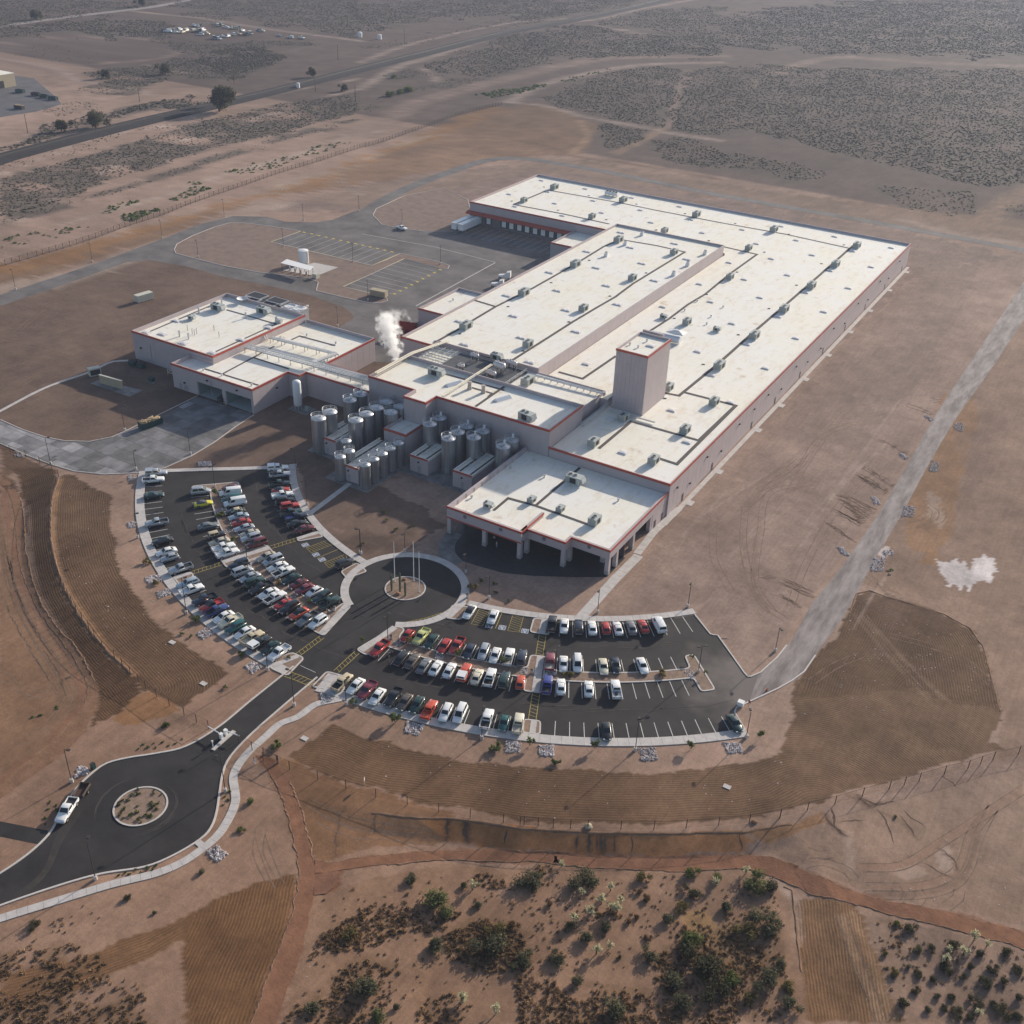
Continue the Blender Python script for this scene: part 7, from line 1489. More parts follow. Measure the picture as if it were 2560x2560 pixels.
# pickup with loaded trailer at the roundabout, and the service pickup in the yard
GP = 'pickups away from the car parks'
qa, qb = at(*ZA(425,1150), .8), at(*ZA(505,1020), .8); a = math.atan2(qa[1]-qb[1], qa[0]-qb[0]); q = (qa+qb)/2
make_car('pickup', 'white', (q[0],q[1],.03), a, 'white pickup at the kerb by the lower roundabout with a trailer behind it', GP)
q2 = at(*ZA(570,945), .6); t = thing('utility_trailer', 'small trailer heaped with cut plants behind the white pickup', 'trailer', (q2[0],q2[1],.03), a)
MB().box(-1.5,1.5,-.9,.9,.5,.58).build('deck', M_POST, t, world=False); b = MB(); b.box(-1.5,1.5,-.9,-.84,.58,1.1).box(-1.5,1.5,.84,.9,.58,1.1).box(-1.5,-1.44,-.84,.84,.58,1.1); b.build('side_board', M_BARK, t, world=False)
for s in (-1,1): wh = inst(WT, t, (0,s*1.02,0)); inst(WR, wh)
MB().tube([(1.5,.5,.52),(2.9,0,.5),(1.5,-.5,.52)], .05, 6).build('drawbar', M_DARK, t, world=False)
qa, qb = G(*ZY(1190,190), .8), G(*ZY(1130,172), .8); a = math.atan2(qa[1]-qb[1], qa[0]-qb[0]); q = (qa+qb)/2
make_car('pickup', 'white', (q[0],q[1],.06), a, 'white service pickup standing alone on the north yard', GP, bed='silver')
# ------------------------------------------------------------------ lamps, flagpoles, fences, gate
def lamp(base, top, label, heads=1, ang=None, z0=None):
    p = at(*base); h = float(np.clip(min(np.arange(4, 12, .05), key=lambda z: abs(proj(p[0], p[1], p[2]+z)[1]-top[1])), 5.5, 9.5))
    key = (round(h*2)/2, heads)
    if key not in LAMPS:
        t = thing('street_lamp', label, 'lamp post', p, 0, 'street lamps'); H_ = key[0]
        MB().cyl(0,0,0,.8,.32,n=14).build('concrete_base', M_CONC, t, world=False); MB().cyl(0,0,.8,H_,.085,.06,8).build('pole', M_LPOLE, t, world=False)
        for k in range(heads):
            s = 1 if k == 0 else -1
            a = MB().tube([(0,0,H_-.12),(s*.55,0,H_-.05)], .04, 6).build('arm', M_LPOLE, t, world=False)
            b = MB(); b.box(min(s*.5,s*1.15),max(s*.5,s*1.15),-.22,.22,H_-.14,H_+.06); hd = b.build('lamp_head', M_LPOLE, t, world=False)
            q = MB(); q.poly([(s*.6,-.15,H_-.145),(s*.6,.15,H_-.145),(s*1.05,.15,H_-.145),(s*1.05,-.15,H_-.145)]); q.build('lens', M_LAMPG, hd, world=False)
        LAMPS[key] = t
        t.rotation_euler = (0,0,ang or 0); return t
    return dup(LAMPS[key], p, ang or 0, label)
LAMPS = {}
W8 = R(200)
for z, b_, t_, lab, hd, an in [
 (ZA,(497,870),(450,635),'lamp post beside the stones left of the lower roundabout',1,R(20)),(ZA,(660,1540),(603,1280),'lamp post on the near kerb below the lower roundabout',1,R(120)),(ZA,(1555,935),(1510,690),'lamp post right of the lower roundabout by the winding pavement',1,W8),
 (ZL,(80,660),(68,465),'lamp post halfway up the outer left pavement',1,R(40)),(ZL,(472,1270),(450,925),'lamp post on the outer left pavement beside the dark blue pickup',1,R(60)),(ZL,(1125,1725),(1118,1410),'lamp post at the bottom corner of the left car park by the stones',1,R(80)),
 (ZL,(700,250),(685,70),'lamp post on the top cap of the upper left median',2,R(90)),(ZL,(1442,395),(1430,205),'lamp post where the silo path meets the inner left pavement',1,W8),(ZL,(1875,790),(1857,590),'lamp post on the bare ground above the accessible bays',1,W8),
 (ZL,(1350,85),(1350,-45),'lamp post just outside the top right corner of the left car park',1,W8),(ZL,(65,110),(48,-40),'lamp post at the top left corner of the left car park by the apron',1,R(100)),(ZL,(1612,1310),(1605,1100),'lamp post on the lower end island of the left median',2,R(90)),(ZL,(960,845),(955,690),'lamp post on the middle crossing island of the left car park',2,R(90)),
 (ZL,(1338,2010),(1322,1715),'lamp post right of the entry road just below the yellow crossing',1,R(190)),(ZR,(547,655),(537,440),'lamp post on the pointed island at the right of the entry road',2,R(90)),(ZR,(212,1165),(208,960),'lamp post beside the tan pickup on the outer right pavement',1,R(80)),
 (ZR,(1302,1440),(1318,1205),'lamp post behind the white pickup on the outer right pavement',1,R(100)),(ZR,(1360,310),(1358,125),'lamp post on the dirt above the white cars in the accessible bays',1,R(270)),(ZR,(1175,100),(1175,-10),'lamp post between the turning circle and the portico',1,R(270)),
 (ZR,(1895,910),(1905,710),'lamp post on the right median between red and blue pickups',2,R(90)),(ZT,(590,255),(605,88),'lamp post beside the path from the car park to the building corner',1,R(280)),(ZT,(1213,215),(1240,45),'lamp post behind the empty bays at the end of the inner right row',1,R(280)),
 (ZT,(1285,665),(1308,485),'lamp post on the planted cap at the far right end of the median',2,R(45)),(ZT,(1815,520),(1855,350),'lamp post in the angle between car park and service road',1,R(315)),(ZT,(850,1205),(870,1000),'lamp post in the middle of the outer right pavement among empty bays',1,R(110)),(ZT,(1615,1115),(1640,940),'lamp post at the far right end of the outer pavement by the green car',1,R(120)),
 (ZK,(445,1500),(425,1335),'lamp post left of the turning circle among new plants',1,W8),(ZK,(752,1490),(750,1365),'lamp post at the top of the turning circle',1,R(270)),
 (ZQ,(105,655),(85,510),'lamp post farthest left on the north service road',1,R(300)),(ZQ,(620,470),(608,338),'lamp post second from the left on the north service road',1,R(300)),(ZQ,(1088,310),(1077,182),'lamp post third from the left on the north service road',1,R(300)),(ZQ,(1505,165),(1498,45),'lamp post fourth from the left on the north service road',1,R(300)),
 (ZQ,(1330,440),(1315,315),'lamp post on the rounded left end of the yard island',1,R(300)),(ZQ,(838,1600),(815,1430),'lamp post on the dirt beside the rubbish skip',1,R(30)),(ZQ,(340,1825),(315,1645),'lamp post on the outer edge of the grey apron at the far left',1,R(60)),(ZQ,(1278,1760),(1252,1590),'lamp post on the near edge of the apron below the vehicle bays',1,R(60)),
 (ZY,(518,135),(512,22),'lamp post behind the far parking grid of the north yard',1,R(300)),(ZY,(882,75),(882,-30),'lamp post where the perimeter road leaves the north yard',1,R(300)),(ZY,(1162,155),(1160,58),'lamp post beside the lone white service pickup',1,R(270)),(ZY,(388,305),(380,180),'lamp post at the left edge of the far yellow-lined parking grid',1,R(300)),
 (ZY,(842,405),(840,280),'lamp post in the dirt strip between the two yellow-lined grids',1,R(300)),(ZY,(1412,420),(1414,292),'lamp post on the right tip of the yard island',1,R(300)),(ZY,(940,655),(936,522),'lamp post beside the tan container in the yard',1,R(300)),(ZY,(742,825),(740,690),'lamp post on the dirt wedge behind the services building',1,R(300))]:
    lamp(z(*b_), z(*t_), lab, hd, an)
for i, (b_, l) in enumerate(zip([(602,175),(755,170),(800,258)], ('white flagpole left one of the three on the turning circle island','white flagpole middle one of the three on the turning circle island','white flagpole right one of the three, nearest the viewer'))):
    p = G(*ZR(*b_)); t = thing('flagpole', l, 'flagpole', (p[0],p[1],.08), 0, 'bare flagpoles on the turning circle'); MB().cyl(0,0,0,.12,.22,n=12).build('base_plate', M_CONC, t, world=False); MB().cyl(0,0,.12,10.8,.10,.06,10).build('pole', M_WHITE, t, world=False); MB().lathe(0,0,[(.01,10.8),(.11,10.88),(.11,10.95),(.01,11.02)],10).build('finial', M_TAN, t, world=False)
M_SAG = mat('saguaro_green', (.10,.115,.055), .9, var=.3, scale=3, bump=.4, bscale=6)
for i, (b_, h, l) in enumerate(zip([(577,248),(645,255),(687,290)], (4.4,5.2,3.8), ('saguaro cactus left one on the turning circle island','tallest saguaro cactus in the middle of the turning circle island','shortest saguaro cactus, front one on the turning circle island'))):
    p = G(*ZR(*b_)); b = MB(); n = 12; prof = [(.20,0),(.25,1.5),(.25,h-.5),(.17,h-.12),(.02,h)]; vs = []
    for r_, z in prof: vs += [((r_*(1 if k % 2 else .8))*math.cos(2*math.pi*k/n), (r_*(1 if k % 2 else .8))*math.sin(2*math.pi*k/n), z) for k in range(n)]
    b.add(vs, [(k*n+j,k*n+(j+1)%n,(k+1)*n+(j+1)%n,(k+1)*n+j) for k in range(4) for j in range(n)]); o = b.build('saguaro', M_SAG); o.location = (p[0],p[1],.08); tag(o, l, 'cactus', 'saguaros on the turning circle')
def boulder(p, s, m, label, seed):
    r = random.Random(seed); bm = bmesh.new(); bmesh.ops.create_icosphere(bm, subdivisions=2, radius=s)
    for v in bm.verts: v.co = Vector((v.co.x*r.uniform(.85,1.15), v.co.y*r.uniform(.8,1.1), v.co.z*.6*r.uniform(.85,1.15)+s*.3))
    me_ = bpy.data.meshes.new('boulder'); bm.to_mesh(me_); bm.free(); me_.materials.append(m); o = bpy.data.objects.new('boulder', me_); COL.objects.link(o); o.location = tuple(p); return tag(o, label, 'boulder', 'boulders')
M_BLD = mat('orange_boulder', (.30,.165,.09), .95, var=.35, scale=2.5)
boulder((*G(*ZR(630,278))[:2],.08), .6, M_BLD, 'flat orange boulder at the front of the turning circle island', 1); boulder((*G(*ZR(680,160))[:2],.08), .5, M_BLD, 'round orange boulder at the back of the turning circle island', 2); boulder(at(*ZC(435,680)), .7, M_TAN, 'pale boulder on the bank edge by the lower fence', 3); boulder(at(*ZC(1490,650)), .55, M_BLD, 'brown boulder on the bank at the right of the lower fence', 4)
bin_ = thing('litter_bin', '', 'litter bin', (0,0,-50)); MB().cyl(0,0,0,.95,.3,.33,14).build('drum', M_CONC, bin_, world=False); MB().cyl(0,0,.95,1.08,.34,.2,14).build('lid', M_LPOLE, bin_, world=False)
for i, (z, p, l) in enumerate([(ZR,(575,640),'litter bin on the pointed island beside the red hatchback'),(ZR,(1188,305),'litter bin beside the turning circle pavement at its right'),(ZR,(1705,915),'litter bin on the right crossing island'),(ZT,(295,685),'litter bin at the left end of the far right median'),(ZL,(1660,1250),'litter bin on the end island beside the dark green pickup'),(ZR,(115,405),'litter bin on the left end island near the entry road')]):
    q = G(*z(*p)); 
    if i == 0: bin_.location = (q[0],q[1],.17); bin_['label'] = l; bin_['group'] = 'litter bins'
    else: dup(bin_, (q[0],q[1],.15), 0, l, 'litter bins')
q = at(*ZA(645,775)); t = thing('rubbish_bin', 'dark green wheeled bin beside the lower roundabout kerb', 'bin', q); MB().cbox(0,0,.55,.7,.7,1.1).build('body', M_GREEN, t, world=False); MB().cbox(0,0,1.14,.76,.76,.08).build('lid', M_DARK, t, world=False)
# chain-link fences
def fence(pts, label, step=3.0, h=2.1, wire=.32, skip=(), far=False):
    P = curve([at(*p) for p in pts], step); t = thing('chain_link_fence', label, 'fence', (*P[0], float(terrain(*P[0]))), 0, 'chain-link fences')
    pm_ = MB().cyl(0,0,-.1,h+.1,.10 if far else .075,n=6).mesh('post', M_POST); o0 = ORG[t.name]; joined = None; rl = MB(); wr = MB()
    Q = [np.array((p[0], p[1], float(terrain(p[0], p[1])))) for p in P]
    for i, q in enumerate(Q):
        if i < 298: inst(pm_, t, tuple(q-np.array(o0)))
        else:
            joined = joined or MB(); joined.cyl(q[0],q[1],q[2]-.1,q[2]+h+.1,.085,n=5)
    if joined: joined.build('post_run', M_POST, t)['kind'] = 'stuff'
    for a, b in zip(Q, Q[1:]):
        rl.tube([a+(0,0,h), b+(0,0,h)], .03, 4)
        d = b-a; L = np.linalg.norm(d[:2]); k = max(1, int(L/wire)); s = .016 if not far else .045
        for j in range(k):
            for e in (0, 1):       # the two directions of the wires, as flat strips
                u0, u1 = j/k, min(1, (j+h*.9/wire)/k)
                if e: u0, u1 = 1-u0, max(0, 1-(j+h*.9/wire)/k)
                zt = h*abs(u1-u0)*k*wire/(h*.9)
                p0, p1 = a+d*u0+(0,0,.05), a+d*u1+(0,0,min(h, .05+zt)); n_ = np.array([d[0], d[1], 0])/L*s
                wr.add([p0-n_, p0+n_, p1+n_, p1-n_], [(0,1,2,3)])
    rl.build('top_rail', M_POST, t); w_ = wr.build('wire_mesh', M_POST, t); w_['kind'] = 'stuff'
    return t
fence(pl(ZW,(-30,-5),(60,25),(150,55),(230,90),(300,125),(338,165),(325,205),(300,300),(293,420),(297,560),(325,690),(372,815),(440,940),(545,1090),(590,1150),(660,1210),(750,1300),(840,1385),(900,1430),(1060,1540),(1200,1615)), 'rusty chain-link fence down the left bank to the entry gate')
fence(pl(ZA,(1650,600),(1740,650),(1820,690),(1920,745))+pl(ZB,(140,245),(225,265),(300,300),(470,360),(640,415),(820,468),(1010,512),(1200,555),(1390,590),(1590,620),(1800,640))+pl(ZC,(0,668),(210,685),(430,690),(640,697),(850,697),(1055,688),(1260,672),(1455,655),(1650,625))+pl(ZD,(125,620),(300,575),(475,535),(650,485),(820,440),(1010,390),(1170,345),(1320,310),(1480,255),(1640,220),(1760,190)), 'rusty chain-link fence along the lower bank from the gate to the right')
fence(pl(ZN,(-60,1450),(0,1432),(200,1375),(480,1290),(700,1210),(860,1160),(1050,1085),(1300,1000),(1500,930),(1700,870),(1932,795))+pl(ZO,(100,770),(330,690),(540,615),(760,565)), 'long chain-link fence along the foot of the orange north bank', 3.2, 2.2, .5, far=True)
# entry gate on its raised island
q = [at(*p) for p in pl(ZA,(1458,648),(1480,655),(1628,525),(1605,515))]
b = MB(); b.prism([p[:2] for p in q], .0, .2); o = b.build('gate_island', M_CONC); o['kind'] = 'structure'
def gate(px, py, ex, ey, label):
    p = at(*ZA(px, py)); e = at(*ZA(ex, ey)); t = thing('barrier_gate', label, 'barrier', (p[0],p[1],.2), 0, 'barriers at the entry gate')
    MB().cbox(0,0,.6,.55,.55,1.2).build('cabinet', M_WHITE, t, world=False); MB().cbox(0,0,1.23,.65,.65,.08).build('lid', M_WHITE, t, world=False)
    MB().tube([(0,0,1.05),(e[0]-p[0],e[1]-p[1],1.05)], .11, 6).build('boom', M_WHITE, t, world=False)
gate(1530,575,1440,520,'white barrier gate on the island with its boom across the left lane'); gate(1560,548,1655,585,'white barrier gate on the island with its boom across the right lane')
p = at(*ZA(1470,630)); t = thing('card_post', 'thin white card reader post at the near end of the gate island', 'post', (p[0],p[1],.2)); MB().cyl(0,0,0,1.2,.07,n=8).build('post', M_WHITE, t, world=False); MB().cbox(0,0,1.3,.3,.25,.35).build('reader', M_WHITE, t, world=False)
# people
def person(p, rz, shirt, trousers, label, hold=None):
    t = thing('person', label, 'person', p, rz, None)
    def body(name, joints, edges, rad, m):
        me_ = bpy.data.meshes.new(name); me_.from_pydata(joints, edges, []); o = bpy.data.objects.new(name, me_); COL.objects.link(o)
        md = o.modifiers.new('skin', 'SKIN'); o.modifiers.new('sub', 'SUBSURF').levels = 1
        for v, r_ in zip(me_.skin_vertices[0].data, rad): v.radius = (r_, r_)
        me_.skin_vertices[0].data[0].use_root = True; me_.materials.append(m)
        dg = bpy.context.evaluated_depsgraph_get(); dg.update(); m2 = bpy.data.meshes.new_from_object(o.evaluated_get(dg)); m2.name = name
        o.modifiers.clear(); o.data = m2; o.parent = t
        if not m2.materials: m2.materials.append(m)
        return o
    J = [(0,0,.95),(0,0,1.2),(0,0,1.42),(0,0,1.52),(0,.0,1.68),(0,.19,1.4),(.08,.26,1.14),(.2,.24,.92),(0,-.19,1.4),(.02,-.27,1.14),(.14,-.25,.93),(.02,.1,.9),(.05,.11,.5),(-.04,.11,.06),(.1,.12,.03),(0,-.1,.9),(-.02,-.11,.5),(.06,-.11,.06),(.2,-.12,.03)]
    E_ = [(0,1),(1,2),(2,3),(3,4),(2,5),(5,6),(6,7),(2,8),(8,9),(9,10),(0,11),(11,12),(12,13),(13,14),(0,15),(15,16),(16,17),(17,18)]
    rad = [.14,.15,.15,.06,.10,.07,.05,.04,.07,.05,.04,.1,.07,.05,.04,.1,.07,.05,.04]
    body('body', J, E_, rad, mat('skin_tone', (.32,.19,.13), .6))
    body('shirt', [(0,0,1.0),(0,0,1.2),(0,0,1.42),(0,.19,1.4),(.06,.25,1.2),(0,-.19,1.4),(.02,-.26,1.2)], [(0,1),(1,2),(2,3),(3,4),(2,5),(5,6)], [.165,.17,.165,.09,.075,.09,.075], shirt)
    body('trousers', [(0,0,.97),(.02,.1,.88),(.05,.11,.5),(-.03,.11,.1),(.02,-.1,.88),(-.02,-.11,.5),(.05,-.11,.1)], [(0,1),(1,2),(2,3),(0,4),(4,5),(5,6)], [.155,.115,.085,.07,.115,.085,.07], trousers)
    MB().lathe(0,0,[(.115,1.68),(.11,1.76),(.07,1.81),(.01,1.825)],10).build('hair', M_BARK, t, world=False)
    return t
m_w, m_b, m_k, m_t = mat('white_cloth', (.7,.7,.72), .9), mat('blue_cloth', (.30,.36,.5), .9), mat('black_cloth', (.02,.02,.022), .9), mat('khaki_cloth', (.40,.35,.26), .9)
q = at(*ZA(1757,748)); person(q, 1.2, m_b, m_w, 'person in a pale blue shirt and white trousers beside the winding pavement'); q = at(*ZA(1915,742)); person(q, -2.0, m_k, m_t, 'person in a black top and khaki trousers by the lower fence')
q = G(*ZP(455,735)); person((q[0],q[1],.05), 1.0, m_w, m_b, 'person in a white top standing under the portico near the front'); q = G(*ZP(435,690)); person((q[0],q[1],.05), 1.5, m_w, m_k, 'person in white farther back under the portico')
# ------------------------------------------------------------------ yard equipment, containers, trucks
def box_thing(name, label, cat, p, rz, sx, sy, sz, m, group=None, z=0, ribs=0, lid=None, top=None):
    t = thing(name, label, cat, (p[0],p[1],z), rz, group)
    MB().box(-sx/2,sx/2,-sy/2,sy/2,.15,sz).build('body', m, t, world=False)
    MB().box(-sx/2-.05,sx/2+.05,-sy/2-.05,sy/2+.05,sz,sz+.08).build('roof_panel', lid or m, t, world=False)
    MB().box(-sx/2+.1,sx/2-.1,-sy/2+.1,sy/2-.1,0,.15).build('skid', M_DARK, t, world=False)
    if ribs:
        rm_ = MB().box(-.06,.06,-sy/2-.06,-sy/2-.003,.2,sz-.05).box(-.06,.06,sy/2+.003,sy/2+.06,.2,sz-.05).mesh('rib', m)
        for i in range(ribs): inst(rm_, t, (-sx/2+.3+i*(sx-.6)/(ribs-1),0,0))
    MB().box(sx/2+.005,sx/2+.05,-sy*.4,sy*.4,.3,sz-.2).build('door', m, t, world=False)
    return t
def cen(z, a, b, h): q = (G(*z(*a), h)+G(*z(*b), h))/2; d = G(*z(*b), h)-G(*z(*a), h); return q, math.atan2(d[1], d[0])
q, a = cen(ZH, (118,165), (205,140), 2.4); box_thing('storage_container', 'pale green storage container alone on the graded dirt at the left', 'container', q, a, 6.5, 2.5, 2.6, M_CREAM, z=0, ribs=7)
q, a = cen(ZY, (960,580), (1060,600), 2.3); box_thing('storage_container', 'tan container standing in the near yellow-lined grid of the yard', 'container', q, a, 6.5, 2.5, 2.4, M_TAN, z=.05, ribs=6)
q, a = cen(ZQ, (605,1190), (655,1180), 2.2); g_ = box_thing('generator', 'cream generator with dark louvres at the end of the block wall', 'generator', q, a, 3.6, 2.1, 2.5, M_CREAM, z=0)
MB().box(-1.5,1.5,-1.12,-1.055,.5,2.2).build('louvre', M_DARK, g_, world=False)
q, a = cen(ZQ, (650,1225), (835,1275), 2.6); t = thing('block_wall', 'tan masonry screen wall on a concrete slab in the left yard', 'wall', (q[0],q[1],0), a); L = 9.0
MB().box(-L/2,L/2,-.25,.25,0,2.75).build('wall_core', M_TAN, t, world=False); MB().box(-L/2-.05,L/2+.05,-.32,.32,2.752,2.9).build('coping', M_CREAM, t, world=False)
bl = MB().box(.01,.99,-.02,0,.01,.44).mesh('block', M_TAN)
for r_ in range(6):
    for c_ in range(9): inst(bl, t, (-L/2+c_, -.252, r_*.455))
sheet('wall_slab', pl(ZQ,(605,1285),(660,1262),(960,1330),(870,1375)), M_PAD, .06)
def skip(p, a, label, m, L=6.5, w_=2.5, h=1.9, full=False, name='rubbish_skip', grp='skips and bins'):
    t = thing(name, label, 'skip', (p[0],p[1],.06), a, grp); b = MB()
    b.box(-L/2,L/2,-w_/2,w_/2,.2,.3).box(-L/2,L/2,-w_/2,-w_/2+.08,.3,h).box(-L/2,L/2,w_/2-.08,w_/2,.3,h).box(-L/2,-L/2+.08,-w_/2+.08,w_/2-.08,.3,h).box(L/2-.08,L/2,-w_/2+.08,w_/2-.08,.3,h); b.build('tub', m, t, world=False)
    rm_ = MB().box(-.07,.07,-w_/2-.1,-w_/2-.003,.25,h).box(-.07,.07,w_/2+.003,w_/2+.1,.25,h).mesh('rib', m)
    for i in range(7): inst(rm_, t, (-L/2+.3+i*(L-.6)/6,0,0))
    if full:
        r = random.Random(5); b = MB()
        for i in range(70): b.cbox(r.uniform(-L/2+.5,L/2-.5), r.uniform(-w_/2+.4,w_/2-.4), h-.2+r.random()*.55, r.uniform(.4,1.4), r.uniform(.2,.8), r.uniform(.1,.4), r.uniform(0,3))
        d = b.build('debris', mat('scrap_wood', (.50,.36,.21), .9, var=.7, scale=1.3), t, world=False); d['kind'] = 'stuff'
    return t
q, a = cen(ZQ, (935,1555), (1075,1505), 1.9); skip(q, a, 'dark green roll-off skip heaped with wood scraps on the apron', M_GREEN, 6.6, full=True)
q, a = cen(ZY, (1140,800), (1255,815), 2.2); skip(q, a, 'rusty red skip standing behind the steam in the yard', M_REDP, 6.5, h=2.4); q, a = cen(ZY, (1135,880), (1222,845), 2.2); skip(q, a, 'long red skip next to the factory corner behind the steam', M_REDP, 6.5, h=2.2)
for p_, l in (((890,1145),'black-green dumpster nearest the corner of the services building'),((945,1160),'black-green dumpster right of another by the services building wall')):
    q = G(*ZQ(*p_), 1); t = thing('dumpster', l, 'dumpster', (q[0],q[1],0), 0, 'dumpsters by the services building'); MB().box(-1.15,1.15,-.9,.9,.15,1.5).build('tub', M_GREEN, t, world=False); b = MB(); b.add([(-1.2,-.95,1.5),(1.2,-.95,1.5),(1.2,.95,1.75),(-1.2,.95,1.75),(-1.2,.95,1.5),(1.2,.95,1.5)],[(0,1,2,3),(3,2,5,4),(0,3,4),(1,5,2)]); b.build('lid', M_DARK, t, world=False)
q = G(*ZQ(1015,1255), .8); t = thing('transformer', 'small dark green transformer box on a pad in the left yard', 'transformer', (q[0],q[1],0)); MB().box(-.8,.8,-.7,.7,.15,1.4).build('cabinet', M_GREEN, t, world=False); MB().box(-1.4,1.6,-1,1,0,.14).build('pad', M_PAD, t, world=False)
# truck inside the bay, truck tractors, trailers at the dock
def tractor(p, a, label, m, grp):
    t = thing('truck_tractor', label, 'truck', (p[0],p[1],.06), a, grp)
    MB().box(-3.2,3.0,-.5,.5,.6,.95).build('chassis', M_DARK, t, world=False)
    b = MB(); b.add([(.3,-1.1,.95),(2.9,-.85,.95),(2.9,.85,.95),(.3,1.1,.95),(.3,-1.1,2.0),(2.9,-.8,1.75),(2.9,.8,1.75),(.3,1.1,2.0)],[(0,1,5,4),(1,2,6,5),(2,3,7,6),(4,5,6,7),(3,0,4,7)]); b.build('bonnet', m, t, world=False)
    b = MB(); b.add([(-1.9,-1.15,.95),(.6,-1.15,.95),(.6,1.15,.95),(-1.9,1.15,.95),(-1.9,-1.1,3.5),(-.3,-1.1,3.1),(-.3,1.1,3.1),(-1.9,1.1,3.5)],[(0,1,5,4),(1,2,6,5),(2,3,7,6),(4,5,6,7),(3,0,4,7)]); b.build('cab', m, t, world=False)
    q_ = MB(); q_.poly([(.34,-.95,2.1),(.34,.95,2.1),(-.14,.9,2.95),(-.14,-.9,2.95)]); 
    for i in range(4): q_.v[i] = (q_.v[i][0]+.06, q_.v[i][1], q_.v[i][2])
    q_.build('windscreen', M_GLASS, t, world=False)
    for x in (2.2,-1.6,-2.7):
        for s in (-1,1): w2 = inst(WT2, t, (x,s*1.05,0)); w2.scale = (1.3,1.3,1.3); inst(WR2, w2)
    MB().cyl(-1.7,-1.0,1,3.3,.08,n=8).build('exhaust', M_GALV, t, world=False)
    return t
q = G(*ZH(690,885), 1.2); tractor((q[0],q[1]+2.6), R(-95), 'dark truck tractor standing inside the left vehicle bay', M_DARK, 'truck tractors')
q, a = cen(ZS, (430,855), (380,860), 1.5); tractor(q, R(200), 'white truck tractor nearer the viewer beside the factory wall', M_WHITE, 'truck tractors'); q = G(*ZS(455,800), 1.5); tractor(q, R(200), 'white truck tractor farther back beside the factory wall', M_WHITE, 'truck tractors')
def trailer(x, label):
    t = thing('box_trailer', label, 'trailer', (x, 402, .03), 0, 'white box trailers at the loading dock')
    MB().box(-1.28,1.28,-7.6,7.4,1.15,4.0).build('box_body', M_WHITE, t, world=False); MB().box(-1.3,1.3,-7.62,7.42,4.0,4.06).build('roof_panel', M_LAMPG, t, world=False); MB().box(-1,1,-7,7,.95,1.14).build('chassis', M_DARK, t, world=False)
    for y in (4.8,6.1):
        for s in (-1,1): w2 = inst(WT2, t, (s*1.0,y,0), R(90)); inst(WR2, w2)
    b = MB(); b.box(-.9,-.75,-5,-4.8,0,.95).box(.75,.9,-5,-4.8,0,.95); b.build('landing_leg', M_GALV, t, world=False); MB().box(-1.0,1.0,-7.66,-7.625,2.6,3.9).build('cooling_unit', M_LAMPG, t, world=False)
xa = G(*ZS(225,455), 3)[0]; trailer(-264.6, 'white box trailer backed to the dock, the one at the left end'); trailer(-261.0, 'white box trailer backed to the dock, right of the other')
# water tank and shelter in the yard island
q = G(*ZY(522,410), 0); t = thing('water_tank', 'squat white water tank behind the open shelter in the yard', 'tank', (q[0],q[1],.05)); MB().cyl(0,0,0,5.2,2.0,n=24).build('shell', M_WHITE, t, world=False); MB().lathe(0,0,[(2.02,5.2),(1.0,5.45),(.01,5.55)],24).build('lid', M_WHITE, t, world=False); b = MB(); b.tube([(2.1,0,.3),(2.1,0,5.0)], .05, 5).tube([(2.1,.4,.3),(2.1,.4,5.0)], .05, 5); b.build('ladder', M_DARK, t, world=False)
c4 = [G(*ZY(*p), 3.2) for p in ((370,412),(558,460),(585,437),(410,387))]
q = sum(c4)/4; t = thing('pump_shelter', 'open shelter with a sloping white roof over pumps in the yard', 'shelter', (q[0],q[1],.05)); o = np.array((q[0],q[1],.05)); b = MB(); L = [c-o for c in c4]
b.add([tuple(l) for l in L]+[tuple(l+np.array((0,0,.12))) for l in L], [(3,2,1,0),(4,5,6,7),(0,1,5,4),(1,2,6,5),(2,3,7,6),(3,0,4,7)]); b.build('roof', M_WHITE, t, world=False)
pm_ = MB().cyl(0,0,0,3.1,.08,n=6).mesh('post', M_DARK)
for i, j in ((0,1),(3,2)):
    for k in range(4): l = (L[i]+(L[j]-L[i])*(.04+.92*k/3)); inst(pm_, t, (l[0],l[1],0))
pu = MB().cyl(0,0,0,1.5,.4,n=12).mesh('pump', M_GALV)
for k in range(4): l = L[0]*.5+L[3]*.5; l2 = L[1]*.5+L[2]*.5; p_ = l+(l2-l)*(.2+.2*k); inst(pu, t, (p_[0],p_[1],0))
b = MB(); p_ = L[1]*.5+L[2]*.5; b.cbox(p_[0]+2.2,p_[1]-.3,.9,2,2,1.8); b.build('pump_box', M_CREAM, t, world=False)
sheet('shelter_slab', pl(ZY,(380,460),(560,490),(620,490),(745,440),(590,410)), M_CONC, .07)
# sign box at the service road
q = G(*ZT(1577,893)); t = thing('utility_box', 'white utility box on the kerb where the service road leaves the car park', 'box', (q[0],q[1],.1)); MB().box(-.6,.6,-.5,.5,0,.9).build('cabinet', M_WHITE, t, world=False); MB().box(-.65,.65,-.55,.55,.9,.97).build('lid', M_WHITE, t, world=False)
q = G(*ZT(1628,918)); t = thing('stop_sign', 'small red stop sign beside the service road kerb', 'sign', (q[0],q[1],0), R(60)); MB().cyl(0,0,0,1.9,.04,n=6).build('post', M_GALV, t, world=False); b = MB(); n_ = 8; vs = [(s*.03+.06, .36*math.cos(R(22.5+45*i)), 1.9+.36*math.sin(R(22.5+45*i))) for s in (-1,1) for i in range(n_)]; b.add(vs, [tuple(range(n_))[::-1], tuple(range(n_,2*n_))]+[(i,(i+1)%n_,(i+1)%n_+n_,i+n_) for i in range(n_)]); b.build('plate', M_REDP, t, world=False)
